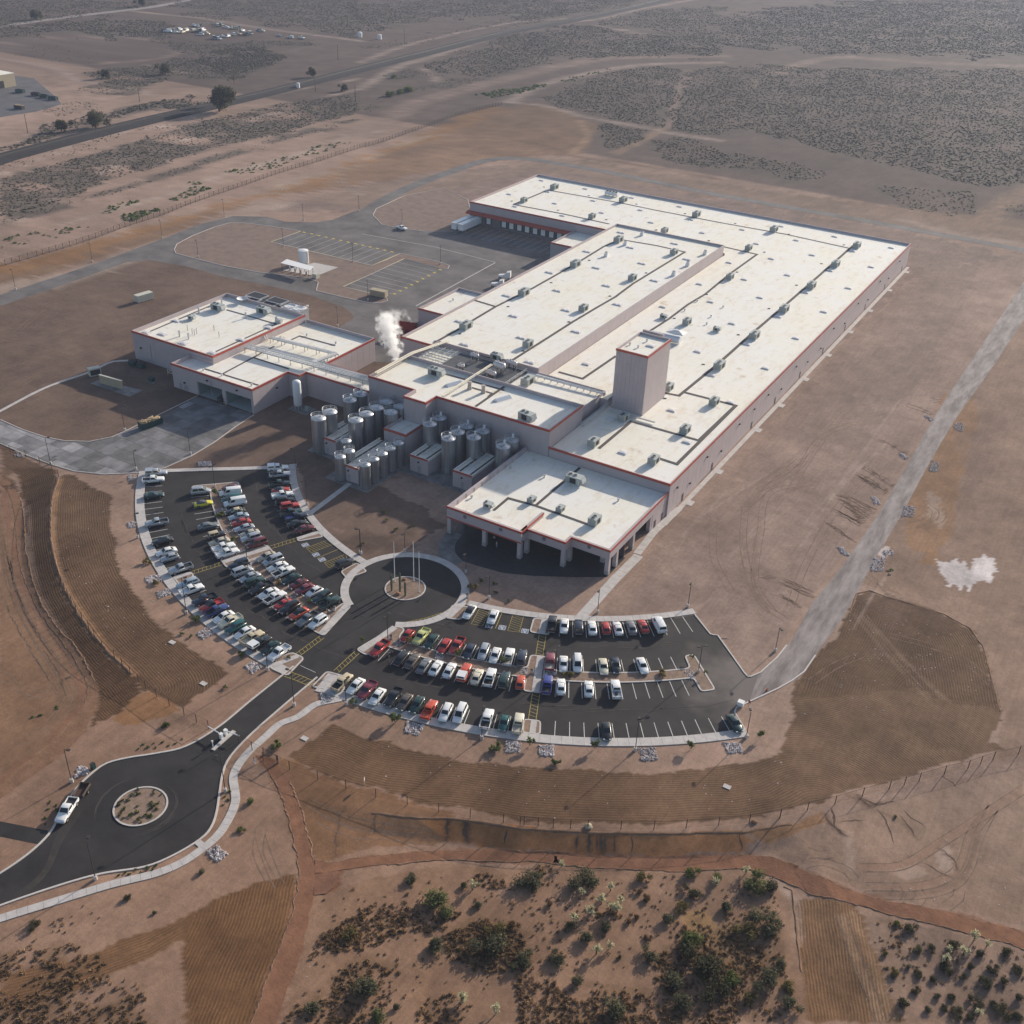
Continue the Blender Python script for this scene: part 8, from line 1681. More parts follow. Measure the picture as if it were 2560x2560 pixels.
q = G(*ZT(1758,790)); t = thing('traffic_cone', 'orange traffic cone on the dusty service road', 'cone', (q[0],q[1],.03)); MB().cbox(0,0,.03,.45,.45,.05).build('base', M_DARK, t, world=False); MB().cyl(0,0,.05,.8,.19,.03,10).build('cone', mat('orange_plastic', (.65,.13,.03), .5), t, world=False)
for z, p, l in ((ZW,(990,1118),'flat pale drain cover in the upper ploughed strip on the left'),(ZW,(1170,1355),'flat pale drain cover at the lower end of the left ploughed strip'),(ZC,(1315,425),'flat pale drain cover on the ploughed ground at the lower right'),(ZB,(390,112),'flat pale drain cover beside the entry pavement')):
    q = at(*z(*p)); o = MB().box(-.7,.7,-.5,.5,0,.12).build('drain_cover', M_CONC); o.location = tuple(q); tag(o, l, 'drain cover', 'drain covers')
q = at(*ZB(752,395)); o = thing('trail_sign', 'pale sign on a post in front of the lower fence', 'sign', tuple(q), R(30)); MB().cyl(0,0,0,1.6,.05,n=6).build('post', M_CONC, o, world=False); MB().cbox(0,0,1.5,.08,.8,.55).build('board', M_CONC, o, world=False)
# ------------------------------------------------------------------ plants
def leafmat(name, col, var=.45):
    m = mat(name, col, .9, var=var, scale=1.6, spec=.1); n = m.node_tree.nodes; l = m.node_tree.links
    if 'leaf_mix' not in n:      # thin leaves let the light through
        t = n.new('ShaderNodeBsdfTranslucent'); k = n.new('ShaderNodeMixShader'); k.name = 'leaf_mix'; k.inputs[0].default_value = .42; l.new(n['Principled BSDF'].inputs['Base Color'].links[0].from_socket, t.inputs[0])
        l.new(n['Principled BSDF'].outputs[0], k.inputs[1]); l.new(t.outputs[0], k.inputs[2]); l.new(k.outputs[0], n['Material Output'].inputs[0])
    return m
LF = dict(green=leafmat('mesquite_leaf', (.13,.155,.055)), bright=leafmat('paloverde_leaf', (.15,.165,.070)), grey=leafmat('creosote_leaf', (.135,.130,.078)), dark=leafmat('dark_leaf', (.095,.090,.052)), olive=leafmat('olive_leaf', (.19,.155,.065)), brown=leafmat('dry_twigs', (.16,.10,.055)), weed=leafmat('weed_leaf', (.11,.155,.05)))
def shrub_mesh(seed, nleaf, flat=.75, leaf=.12, hollow=.35):
    r = np.random.default_rng(seed); b = MB(); nb = r.integers(4, 7)
    cs = [(r.normal(0,.38), r.normal(0,.38), flat*r.uniform(.35,.75)) for _ in range(nb)]; rs = [r.uniform(.32,.62) for _ in range(nb)]
    for i in range(nleaf):
        k = r.integers(nb); d = r.normal(size=3); d /= np.linalg.norm(d); q = rs[k]*(hollow+(1-hollow)*r.random()**.5)*(1+.25*r.normal()*.6)
        p = np.array(cs[k])+d*q*np.array((1,1,flat)); p[2] = max(.04, p[2]); u = r.normal(size=3); u /= np.linalg.norm(u); v = np.cross(u, d)+r.normal(size=3)*.3; v /= np.linalg.norm(v); s = leaf*r.uniform(.6,1.5)
        b.add([p-u*s-v*s*.5, p+u*s-v*s*.6, p+u*s*.7+v*s*.6, p-u*s*.6+v*s*.5], [(0,1,2,3)])
    st = MB()
    for c in cs: st.tube([(0,0,0),(c[0]*.5,c[1]*.5,c[2]*.5),(c[0],c[1],c[2]+.1)], .025, 4)
    return b.mesh('foliage', LF['green']), st.mesh('stems', M_BARK)
SHR = [shrub_mesh(s, 1100, .75, .062, .25) for s in range(5)]; SHRS = [shrub_mesh(20+s, 130, .8, .17) for s in range(4)]
def shrub(p, rad, kind, label, group, name='desert_shrub', cat='shrub', hz=1.0, small=False, variants=None):
    t = thing(name, label, cat, p, random.uniform(0, 6.28), group); f, s = random.choice(variants or (SHRS if small else SHR))
    o = inst(f, t, mt=LF[kind]); o2 = inst(s, t); o.scale = o2.scale = (rad*random.uniform(.9,1.1), rad*random.uniform(.9,1.1), rad*hz); return t
KW = dict(green='green', bright='bright green', grey='grey-green', dark='very dark green', olive='olive-brown', brown='dry brown')
PLACE = [(ZB, 'in the bottom centre scrub', [(1165,1090,92,'bright'),(750,1600,100,'grey'),(440,1740,60,'grey'),(1530,1330,95,'grey'),(1560,1245,60,'olive'),(1030,960,42,'grey'),(1180,1365,72,'grey'),(1730,970,70,'grey'),(660,1290,50,'olive'),(1350,1000,32,'grey'),(1430,1110,36,'grey'),(840,1790,60,'bright'),(950,1730,32,'grey'),(1690,1430,62,'grey'),(1900,1440,45,'grey'),(1640,1240,40,'brown'),(1240,1170,45,'brown')]),
 (ZC, 'in scrub below the red track', [(80,1010,60,'grey'),(400,1020,78,'grey'),(770,1000,50,'olive'),(1085,975,52,'green'),(1255,990,46,'bright'),(1485,1010,74,'bright'),(1600,1045,62,'dark'),(1110,1090,52,'dark'),(1310,1190,52,'grey'),(1030,1190,40,'olive'),(945,1260,52,'grey'),(325,1300,46,'grey'),(410,1370,62,'grey'),(540,1310,46,'grey'),(1090,1380,78,'green'),(1200,1530,112,'dark'),(1540,1280,92,'grey'),(1420,1340,62,'olive'),(840,1490,62,'grey'),(980,1640,82,'grey'),(250,1530,52,'grey'),(40,1530,62,'grey'),(370,1650,52,'grey'),(600,1810,104,'grey'),(1560,1620,82,'grey'),(1700,1680,46,'olive'),(1640,1540,46,'grey'),(1460,1750,52,'olive'),(1330,1640,62,'green'),(690,1270,30,'brown'),(740,1250,25,'brown'),(815,1375,26,'brown'),(630,1500,20,'dark'),(1240,1720,82,'dark'),(1030,1790,72,'grey'),(1150,1590,52,'olive'),(1700,1800,60,'grey'),(760,1080,30,'brown'),(800,1130,34,'brown'),(190,1160,30,'brown')]),
 (ZD, 'in the bottom right scrub', [(870,1290,27,'green'),(950,1330,42,'dark'),(1080,1440,30,'dark'),(1000,1460,35,'grey'),(1230,1420,42,'dark'),(1400,1480,38,'dark'),(1570,1465,38,'dark'),(1480,1570,32,'dark'),(1640,1590,38,'dark'),(1170,1560,46,'dark'),(1010,1615,30,'dark'),(1290,1620,26,'dark'),(1440,1670,46,'dark'),(1550,1650,30,'dark'),(985,1710,28,'dark'),(1120,1750,28,'grey'),(1220,1760,28,'dark'),(1360,1790,42,'dark'),(1480,1800,26,'dark'),(1650,1760,36,'dark'),(910,1790,42,'dark'),(1070,1840,30,'grey'),(1170,1830,26,'dark'),(1260,1860,36,'dark'),(1550,1850,46,'dark'),(1340,1890,30,'dark'),(850,1600,36,'olive'),(790,1480,26,'olive'),(940,1560,24,'grey'),(1340,1560,30,'dark'),(1100,1640,28,'dark'),(1640,1880,36,'dark'),(860,610,16,'bright')]),
 (ZA, 'on the bare ground near the winding pavement', [(1730,995,38,'green'),(1655,1200,30,'green'),(880,1660,34,'dark'),(240,1860,40,'dark'),(1395,1480,30,'grey'),(1150,470,32,'green'),(1070,1770,22,'grey')])]
for zf, where, L in PLACE:
    sc = {id(ZB):2.415,id(ZC):2.5414,id(ZD):2.5424,id(ZA):2.76}[id(zf)]
    for x, y, rp, kind in L:
        p = at(*zf(x, y+rp*.35)); dist = np.linalg.norm(p-np.array((0,0,CAMH))); rad = rp/sc*dist/F*1.05
        size = 'big' if rp > 70 else ('small' if rp < 35 else 'middle-sized')
        shrub(p, rad, kind, '%s %s bush %s' % (size, KW[kind], where), 'desert bushes in the foreground scrub', hz=.95)
# pale cholla cactus
def cholla_mesh(seed):
    r = np.random.default_rng(seed); st = MB(); tp = MB(); st.tube([(0,0,0),(.02,.03,.55),(0,0,.95)], .07, 5)
    for i in range(22):
        a = r.uniform(0,6.28); q = r.uniform(.1,.5); z = r.uniform(.6,1.25); st.tube([(0,0,.55+.2*r.random()),(q*math.cos(a)*.6,q*math.sin(a)*.6,z-.1)], .03, 4)
        c = np.array((q*math.cos(a), q*math.sin(a), z))
        for j in range(5): d = r.normal(size=3)*.11; u = r.normal(size=3)*.07; v = r.normal(size=3)*.07; tp.add([c+d-u, c+d+v, c+d+u, c+d-v], [(0,1,2,3)])
    return st.mesh('stems', M_BARK), tp.mesh('joints', leafmat('cholla_spines', (.50,.47,.30), .25))
CH = [cholla_mesh(s) for s in range(3)]
for zf, where, L in [(ZC,'below the red dirt track',[(265,910),(575,1065),(515,1150),(635,1145),(575,1190),(615,1205),(445,1215),(340,1265),(565,1435),(485,1465),(1240,1030),(1435,955),(390,1090)]),(ZB,'in the bottom centre scrub',[(1350,1665),(1545,1755),(1410,1000),(1340,1690)]),(ZD,'in the bottom right scrub',[(1360,1380),(1200,1455),(1440,1420),(1290,1475),(1180,1520),(1390,1860)])]:
    for x, y in L:
        t = thing('cholla_cactus', 'pale yellow-topped cholla cactus '+where, 'cactus', at(*zf(x, y+20)), random.uniform(0,6), 'pale cholla cacti in the foreground scrub'); s, j = random.choice(CH); k = random.uniform(1.0,1.6)
        for m_ in (s, j): o = inst(m_, t); o.scale = (k,k,k)
# bushes that came with the landscaping
for zf, L in [(ZR,[(620,1290,'sapling with a long shadow below the outer pavement by the stones'),(265,1170,'sapling beside the lamp post below the outer pavement'),(1100,780,'young leafy tree in the right median beside the red pickup'),(1490,835,'young leafy tree in the right median below the white pickup'),(720,680,'young tree in the right median beside the yellow-green pickup'),(335,665,'thin sapling at the tip of the right pointed island'),(1295,165,'leafy plant nearest the turning circle on the dirt'),(1235,215,'yellowish bush right of the turning circle pavement')]),
  (ZT,[(705,650,'green bush in the far right median beside the dark blue car'),(390,685,'yellowish bush at the left of the far right median'),(1040,675,'olive bush at the middle of the far right median'),(1710,1110,'slender young tree outside the bottom right corner of the car park'),(120,1165,'faint sapling below the outer right pavement by the crossing'),(570,1185,'faint sapling below the outer right pavement left of the lamp'),(1235,1190,'faint sapling below the outer right pavement right of the stones'),(1240,575,'small sapling on the planted cap of the far right median'),(1330,690,'second small sapling on the far right planted cap')]),
  (ZL,[(150,850,'yellow-green bush outside the left pavement near the white cars'),(700,320,'thin sapling at the top of the upper left median'),(740,475,'small bush in the upper left median by the stones'),(840,670,'wide bush in the upper left median beside the white pickups'),(1215,1020,'olive bush in the lower left median beside the dark pickup'),(1460,1170,'green bush in the lower left median near its lower end'),(545,1325,'brownish bush outside the left pavement opposite the stones'),(905,1600,'brownish bush outside the pavement by the shadows'),(430,1430,'small green plant on the dirt between pavement and ploughed strip'),(510,1450,'second small green plant beside the ploughed strip'),(790,1860,'grey plant left of the entry road'),(215,1020,'olive bush among the stones left of the pavement'),(1300,1620,'small plant on the bottom kerb island'),(1890,705,'blue-green agave beside the lamp above the accessible bays')]),
  (ZK,[(600,1215,'upright plant on the dirt left of the portico'),(625,1268,'blue-green agave on the dirt left of the portico'),(795,1305,'green agave nearest the portico on the dirt'),(695,1332,'low agave in front of the others left of the portico')]),
  (ZR,[(1410,190,'green agave below the portico plaza, upper one'),(1415,262,'green agave below the portico plaza, middle one'),(1522,330,'green agave below the portico plaza, lower one')]),(ZB,[(215,150,'small bush by the fence at the entry pavement'),(1543,163,'round green shrub beside the stones below the crossing'),(1905,255,'small green shrub below the second bed of stones'),(940,10,'small palm-like sapling above the first bed of stones')])]:
    for x, y, lab in L:
        p = at(*zf(x, y+8)); ag = 'agave' in lab or 'plant' in lab; sap = 'sapling' in lab or 'tree' in lab
        k = random.uniform(.5,.7) if ag else random.uniform(.9,1.25)
        t = shrub(p+np.array((0,0,.12)), k, 'green' if not ('yellow' in lab or 'olive' in lab) else 'olive', lab, 'landscape plants', 'sapling' if sap else 'landscape_plant', 'tree' if sap else 'plant', 1.0, True)
        if sap:
            for c in t.children:
                c.scale = (c.scale[0]*.85, c.scale[1]*.85, c.scale[2]*1.1)
                if c.name.startswith('foliage'): c.location.z = .9
                else: c.scale.z *= 1.9
i_ = 0
for k in range(34):
    a = random.uniform(0,360); r_ = 4.1*random.random()**.5; p = pol(a, r_, RND); kk = random.choice(['weed','green','olive']); shrub((p[0],p[1],.08), random.uniform(.22,.5), kk, {'weed':'small leafy','green':'small dull green','olive':'small yellowish'}[kk]+' plant in the round bed of the lower roundabout', 'plants in the roundabout bed', 'bedding_plant', 'plant', 1.0, True)
for zf, L, lab in [(ZA,[(955,640),(1020,635),(1075,632),(990,612),(1060,603),(1120,600),(1165,618),(1210,605),(1255,573)],'small green plant along the upper kerb before the barrier gate'),(ZA,[(345,1010),(390,1030),(390,1065),(310,1120),(330,1060),(310,1160)],'small green plant on the verge beside the white pickup and trailer'),(ZA,[(820,1515),(865,1498),(890,1508),(940,1475),(970,1495),(1015,1465),(1055,1475),(1080,1445)],'small green plant between the near kerb and the winding pavement'),(ZA,[(1580,940),(1550,972),(1580,995),(1540,1028)],'small green plant beside the right-hand lamp of the lower roundabout')]:
    for p in L: shrub(at(*zf(*p)), random.uniform(.28,.42), 'weed', lab, 'plants along the kerbs', 'bedding_plant', 'plant', .9, True)
# scatter helper: places inside photo polygons, on the ground
def scatter(poly, dens, seed):
    r = np.random.default_rng(seed); W = np.array([G(*p)[:2] for p in poly]); x0, y0 = W.min(0); x1, y1 = W.max(0)
    n = int((x1-x0)*(y1-y0)*dens); n = min(n, 160000); X = r.uniform(x0, x1, n); Y = r.uniform(y0, y1, n)
    pxx, pyy, k = proj(X, Y, 0*X); jit = 46 if y0 > 330 else 14; pxx = pxx+(fbm(X, Y, 30 if jit > 20 else 6, 171)-.5)*jit*2.2; pyy = pyy+(fbm(X, Y, 30 if jit > 20 else 6, 191)-.5)*jit; m = inpoly(np.where(k < 5, -9e4, pxx), pyy, poly); return X[m], Y[m]
def bushes(name, X, Y, smin, smax, mt, seed, spiky=False, hz=.38):
    """thousands of uncountable low bushes joined into one mesh: each a ragged little dome"""
    r = np.random.default_rng(seed); N = len(X)
    if N == 0: return
    a1 = np.arange(6)*np.pi/3; base = np.concatenate([np.stack([np.cos(a1), np.sin(a1), 0*a1], 1), np.stack([.72*np.cos(a1+.5), .72*np.sin(a1+.5), 0*a1+.62], 1), np.array([[0,0,1.0]])])
    tri = [(i,(i+1)%6,6+i) for i in range(6)]+[(6+i,6+(i+1)%6,12) for i in range(6)]
    s = r.uniform(smin, smax, N)*np.where(r.random(N) < .25, 1.35, 1)*.5; th = r.uniform(0, 6.28, N); V = np.repeat(base[None], N, 0)*r.uniform(.6 if not spiky else .35, 1.35, (N,13,3))
    c, n_ = np.cos(th)[:,None], np.sin(th)[:,None]; x = V[...,0]*c-V[...,1]*n_; y = V[...,0]*n_+V[...,1]*c; z = V[...,2]*hz*2
    P = np.stack([X[:,None]+x*s[:,None], Y[:,None]+y*s[:,None], terrain(X, Y)[:,None]+z*s[:,None]*.8-.03], -1).reshape(-1,3)
    T = (np.array(tri)[None]+(np.arange(N)*13)[:,None,None]).reshape(-1,3); me_ = bpy.data.meshes.new(name); me_.vertices.add(len(P)); me_.vertices.foreach_set('co', P.astype(np.float32).ravel())
    me_.loops.add(T.size); me_.loops.foreach_set('vertex_index', T.astype(np.int32).ravel()); me_.polygons.add(len(T)); me_.polygons.foreach_set('loop_start', np.arange(0, T.size, 3, dtype=np.int32)); me_.update(); me_.materials.append(mt)
    o = bpy.data.objects.new(name, me_); COL.objects.link(o); o['kind'] = 'stuff'; return o
M_FAR1 = leafmat('far_scrub_grey', (.170,.155,.122), .35); M_FAR2 = leafmat('far_scrub_dark', (.120,.115,.092), .35); M_FAR3 = leafmat('far_scrub_brown', (.165,.125,.095), .35)
for i, (zf, pg, dn, s0, s1) in enumerate(ZONES):
    X, Y = scatter([zf(*p) for p in pg], dn*5.0, 100+i); cl = fbm(X, Y, 22, 61); m = cl+np.random.default_rng(i).random(len(X))*.6 > .62; X, Y = X[m], Y[m]; k = np.random.default_rng(200+i).random(len(X))
    for mt_, lo, hi in ((M_FAR1, 0, .5), (M_FAR2, .5, .85), (M_FAR3, .85, 1)): q = (k >= lo) & (k < hi); bushes('far_scrub', X[q], Y[q], s0*.46, s1*.44, mt_, 300+i)
for i, (zf, pg, dn) in enumerate([(ZN,[(500,1150),(640,1090),(760,1080),(640,1120),(600,1150)],.25),(ZN,[(640,1160),(830,1120),(860,1130),(700,1190)],.5),(ZN,[(870,1070),(1090,960),(1130,970),(1100,1030),(900,1090)],.18),(ZN,[(1150,930),(1500,850),(1932,745),(1932,770),(1500,890),(1200,960)],.10),(ZN,[(0,1270),(300,1220),(500,1210),(450,1260),(0,1330)],.05),(ZO,[(565,520),(800,480),(1000,435),(1010,460),(800,520),(690,545)],.28),(ZO,[(1050,420),(1300,370),(1400,375),(1100,440)],.06),(ZW,[(175,1525),(240,1500),(330,1460),(340,1480),(250,1530),(190,1540)],1.2),(ZE,[(1090,1040),(1150,980),(1150,1000),(1110,1060)],1.0)]):
    X, Y = scatter([zf(*p) for p in pg], dn, 500+i); bushes('green_weeds', X, Y, .8, 2.0 if i < 7 else .9, LF['weed'], 520+i, hz=.5)
# dry brush of the foreground: tufts beyond counting
M_TUFT = leafmat('dry_brush_brown', (.26,.17,.095), .5); M_TUF2 = leafmat('dry_brush_dark', (.17,.125,.085), .45); M_TUF3 = leafmat('dry_brush_tan', (.40,.27,.15), .4)
def tufts(name, X, Y, smin, smax, mt, seed, blades=20):
    r = np.random.default_rng(seed); N = len(X)
    if N == 0: return
    s = r.uniform(smin, smax, N)[:,None]; d = r.normal(size=(N,blades,3)); d[...,2] = np.abs(d[...,2])*.8+.15; d /= np.linalg.norm(d, axis=-1, keepdims=True); q = (.45+.55*r.random((N,blades,1)))*s[...,None]
    o = np.stack([X, Y, terrain(X, Y)], -1)[:,None,:]; t = o+d*q*np.array((.62,.62,.6)); u = r.normal(size=(N,blades,3)); u /= np.linalg.norm(u, axis=-1, keepdims=True); w_ = .15*s[...,None]*r.uniform(.6,1.4,(N,blades,1))
    b0 = o+d*q*np.array((.30,.30,.18)); P = np.stack([b0-u*w_*.6, t-u*w_, t+u*w_+d*w_, b0+u*w_*.6], 2).reshape(-1,3); Fq = np.arange(len(P)).reshape(-1,4)
    me_ = bpy.data.meshes.new(name); me_.vertices.add(len(P)); me_.vertices.foreach_set('co', P.astype(np.float32).ravel()); me_.loops.add(Fq.size); me_.loops.foreach_set('vertex_index', Fq.astype(np.int32).ravel()); me_.polygons.add(len(Fq)); me_.polygons.foreach_set('loop_start', np.arange(0, Fq.size, 4, dtype=np.int32)); me_.update(); me_.materials.append(mt)
    ob = bpy.data.objects.new(name, me_); COL.objects.link(ob); ob['kind'] = 'stuff'
for i, (zf, pg, dn, s0, s1) in enumerate(DRY):
    X, Y = scatter([zf(*p) for p in pg], dn*3.6, 700+i); r = np.random.default_rng(720+i); cl = fbm(X, Y, 5, 91); m = cl+r.random(len(X))*.42 > .60; X, Y = X[m], Y[m]; k = r.random(len(X))
    s0 *= .78; s1 *= .78; tufts('dry_brush', X[k < .5], Y[k < .5], s0, s1, M_TUFT, 800+i); tufts('dry_brush', X[(k >= .5) & (k < .8)], Y[(k >= .5) & (k < .8)], s0, s1, M_TUF2, 830+i); tufts('dry_brush', X[k >= .8], Y[k >= .8], s0, s1*.9, M_TUF3, 860+i)
# small stones lying on the soil
for i, (zf, pg, dn) in enumerate([(ZE,[(870,1530),(1500,1530),(1520,1640),(1250,1640),(900,1570)],.6),(ZE,[(900,1200),(1600,1400),(1780,1900),(600,1900)],.06),(ZC,[(0,340),(1700,200),(1700,600),(0,640)],.05),(ZB,[(300,250),(560,40),(1932,310),(1932,600)],.05),(ZW,[(360,170),(640,300),(700,700),(1290,1300),(900,1400),(350,700)],.05),(ZB,[(360,1500),(460,1420),(480,1500),(380,1600)],.8),(ZD,[(300,800),(1600,500),(1600,1250),(600,1050)],.06)]):
    X, Y = scatter([zf(*p) for p in pg], dn, 900+i); bushes('loose_stones', X, Y, .12, .34, mat('pale_stone', (.50,.44,.40), .9), 910+i, hz=.4)
# ------------------------------------------------------------------ far things
rail = curve([G(*p) for p in pl(ZN,(-80,880),(0,852),(400,745),(800,645),(1130,570),(1500,482),(1932,372))+pl(ZO,(400,272),(800,172),(1150,106),(1500,32),(1750,-30),(2000,-90))], 12)
N_ = normals2(rail); b = MB(); vs = []
for p, n in zip(rail, N_):
    for o, z in ((-9,.02),(-5,1.1),(5,1.1),(9,.02)): q = p+n*o; vs.append((q[0],q[1],z))
b.add(vs, [(4*i+k,4*i+4+k,4*i+5+k,4*i+1+k) for i in range(len(rail)-1) for k in range(3)]); bm = b.build('railway_embankment', mat('dark_ballast', (.022,.020,.021), .95, var=.35, scale=.25)); bm['kind'] = 'structure'
b = MB(); rl_ = MB()
for p, q, n in zip(rail, rail[1:], N_):
    for o in (-.75,.75): rl_.tube([(*(p+n*o),1.22),(*(q+n*o),1.22)], .07, 4)
    for k in range(8): c = p+(q-p)*k/8; d = q-p; b.cbox(c[0],c[1],1.13,.25,2.6,.14,math.atan2(d[1],d[0]))
b.build('sleepers', mat('sleeper_wood', (.07,.055,.045), .9), bm)['kind'] = 'stuff'; rl_.build('rails', mat('rail_steel', (.16,.13,.11), .5, metal=.4), bm)
ribbon('highway', curve([G(*p) for p in pl(ZN,(-100,160),(0,142),(400,87),(800,40),(1000,2),(1200,-40))], 20), -5, 5, M_ROAD, .05)
ly = sheet('industrial_yard', pl(ZN,(-60,380),(20,398),(180,420),(300,520),(330,560),(190,600),(60,620),(-60,640)), mat('industrial_tarmac', (.11,.105,.11), .9, var=.3, scale=.1), .03)
for i, (x, y, c, l) in enumerate([(108,488,'g','green skip leftmost in the far industrial yard'),(193,505,'k','black skip second from the left in the far industrial yard'),(238,516,'g','green skip third from the left in the far industrial yard'),(285,526,'g','green skip farthest right in the far industrial yard'),(103,575,'k','black skip with orange load at the front of the far industrial yard')]):
    q = G(*ZN(x, y), 1); skip(q, R(5), l, M_GREEN if c == 'g' else M_DARK, 6.5, full=(i == 4), grp='skips in the far industrial yard')
q = G(*ZN(-8, 440), 4); t = thing('warehouse', 'corner of a tan industrial building at the far left edge', 'building', (q[0]-9,q[1],0)); MB().box(-10,10,-12,12,0,8).build('wall', M_TAN, t, world=False); MB().box(-10.1,10.1,-12.1,12.1,8.002,8.3).build('roof', M_ROOF, t, world=False); MB().box(10.003,10.1,-3,3,0,4.5).build('loading_door', M_DARK, t, world=False)
PARK = [(885,162),(900,168),(930,165),(948,172),(965,160),(980,172),(995,165),(1040,135),(1062,140),(1078,133),(1045,165),(1070,168),(1090,162),(1075,185),(1105,180),(1150,128),(1170,135),(1190,135),(1210,145),(1245,150),(1262,152),(1280,148),(1150,205),(1175,208),(1195,195),(1220,195),(1255,185),(1280,180),(1300,165),(1320,185),(1345,180),(1390,160),(1405,165),(1500,190),(1560,200),(1620,203)]
for i, p in enumerate(PARK):
    q = G(*ZN(*p), .8); kd = random.choice(['van','pickup','minivan','van','suv','sedan']); cl = random.choice(['white','white','white','silver','grey','black','tan','cream','black'])
    o = make_car(kd, cl, (q[0],q[1],.02), random.uniform(0,6.28), '%s %s among the vehicles in the distant dirt yard, top left' % (cl, WORD[kd].replace('four-wheel-drive car','off-road car')), 'vehicles in the distant dirt yard'); o.scale = (1.35,1.35,1.35)
q = G(*ZN(1600,470), .5); t = thing('trackside_tank', 'small white tank standing beside the railway', 'tank', (q[0],q[1],0)); MB().cyl(0,0,0,3.4,1.2,n=16).build('shell', M_WHITE, t, world=False); MB().lathe(0,0,[(1.2,3.4),(.6,3.75),(.01,3.8)],16).build('lid', M_WHITE, t, world=False)
for p, s, l in (((0,195),3.2,'white tank farthest left beyond the railway'),((105,207),3.0,'white upright tank right of the low pad beyond the railway')):
    q = G(*ZO(*p), .5); t = thing('storage_tank', l, 'tank', (q[0],q[1],0), 0, 'white tanks beyond the railway'); MB().cyl(0,0,0,s*1.2,s*.6,n=16).build('shell', M_WHITE, t, world=False); MB().lathe(0,0,[(s*.6,s*1.2),(.01,s*1.4)],16).build('lid', M_WHITE, t, world=False)
for z, b_, t_, l in [(ZN,(150,715),(137,612),'wooden utility pole at the far left beside the track'),(ZN,(750,545),(742,470),'wooden utility pole in the scrub left of the big tree'),(ZN,(1257,450),(1252,385),'wooden utility pole right above the big tree'),(ZN,(1693,492),(1688,412),'wooden utility pole beside the railway at the upper middle'),(ZN,(1908,545),(1906,455),'wooden utility pole on the dirt below the railway'),(ZN,(1814,320),(1812,240),'wooden utility pole beside the dirt mound'),(ZO,(238,235),(236,150),'wooden utility pole beyond the railway by the white tanks')]:
    p = G(*z(*b_)); h = float(np.clip(min(np.arange(5, 16, .1), key=lambda q: abs(proj(p[0], p[1], q)[1]-z(*t_)[1])), 7, 14)); t = thing('utility_pole', l, 'utility pole', (p[0],p[1],0), R(-60), 'utility poles along the railway'); MB().cyl(0,0,0,h,.2,.13,8).build('pole', M_BARK, t, world=False); MB().box(-1.3,1.3,-.08,.08,h-.9,h-.7).build('cross_arm', M_BARK, t, world=False)
def tree_mesh(seed, n=2600):
    r = np.random.default_rng(seed); b = MB(); nb = 16; cs = [(r.normal(0,.42), r.normal(0,.42), r.uniform(.3,1.55)) for _ in range(nb)]
    for i in range(n):
        k = r.integers(nb); d = r.normal(size=3); d /= np.linalg.norm(d); p = np.array(cs[k])+d*r.uniform(.2,.42); u = r.normal(size=3); u /= np.linalg.norm(u); v = np.cross(u, d); s = r.uniform(.04,.09)
        b.add([p-u*s-v*s*.6, p+u*s-v*s*.6, p+u*s*.7+v*s*.7, p-u*s*.6+v*s*.6], [(0,1,2,3)])
    st = MB(); st.tube([(0,0,0),(.02,.01,.5),(0,0,1.1)], .07, 7)
    for c in cs[:8]: st.tube([(0,0,.5),(c[0]*.6,c[1]*.6,c[2]*.8),c], .03, 5)
    return b.mesh('crown', LF['dark']), st.mesh('trunk', M_BARK)
TM = [tree_mesh(1), tree_mesh(2)]
for z, p, s, k, l in [(ZN,(1178,598),8.2,0,'dense dark tree standing alone beside the railway, the tallest'),(ZN,(515,685),5.6,1,'round dark tree left of the tall one along the railway'),(ZN,(890,400),4.2,1,'dark tree in the scrub beyond the railway'),(ZN,(1680,415),3.6,0,'small dark tree on the railway bank at the upper middle'),(ZN,(330,705),3.8,1,'low spreading tree left along the railway scrub'),(ZO,(160,515),4.0,0,'left tree of the clump on the dirt below the railway'),(ZO,(215,503),3.6,1,'middle tree of the clump on the dirt below the railway'),(ZO,(264,492),4.4,0,'right tree of the clump on the dirt below the railway'),(ZO,(177,420),3.0,1,'small tree above the clump on the dirt below the railway'),(ZN,(570,420),3.5,1,'dark tree at the left of the dense scrub patch'),(ZN,(765,35),4.5,0,'dark tree beside the highway at the top'),(ZN,(190,105),5,1,'wide dark tree beside the highway at the far left'),(ZN,(1850,490),2.8,1,'pale round shrub tree on the dirt below the railway')]:
    q = G(*z(*p)); t = thing('desert_tree', l, 'tree', (q[0],q[1],0), random.uniform(0,6), 'trees near the railway'); c, tr = TM[k]
    if 'clump' in l: c, tr = SHR[k]
    for m_ in (c, tr): o = inst(m_, t); o.scale = (s*1.15, s*1.15, s)
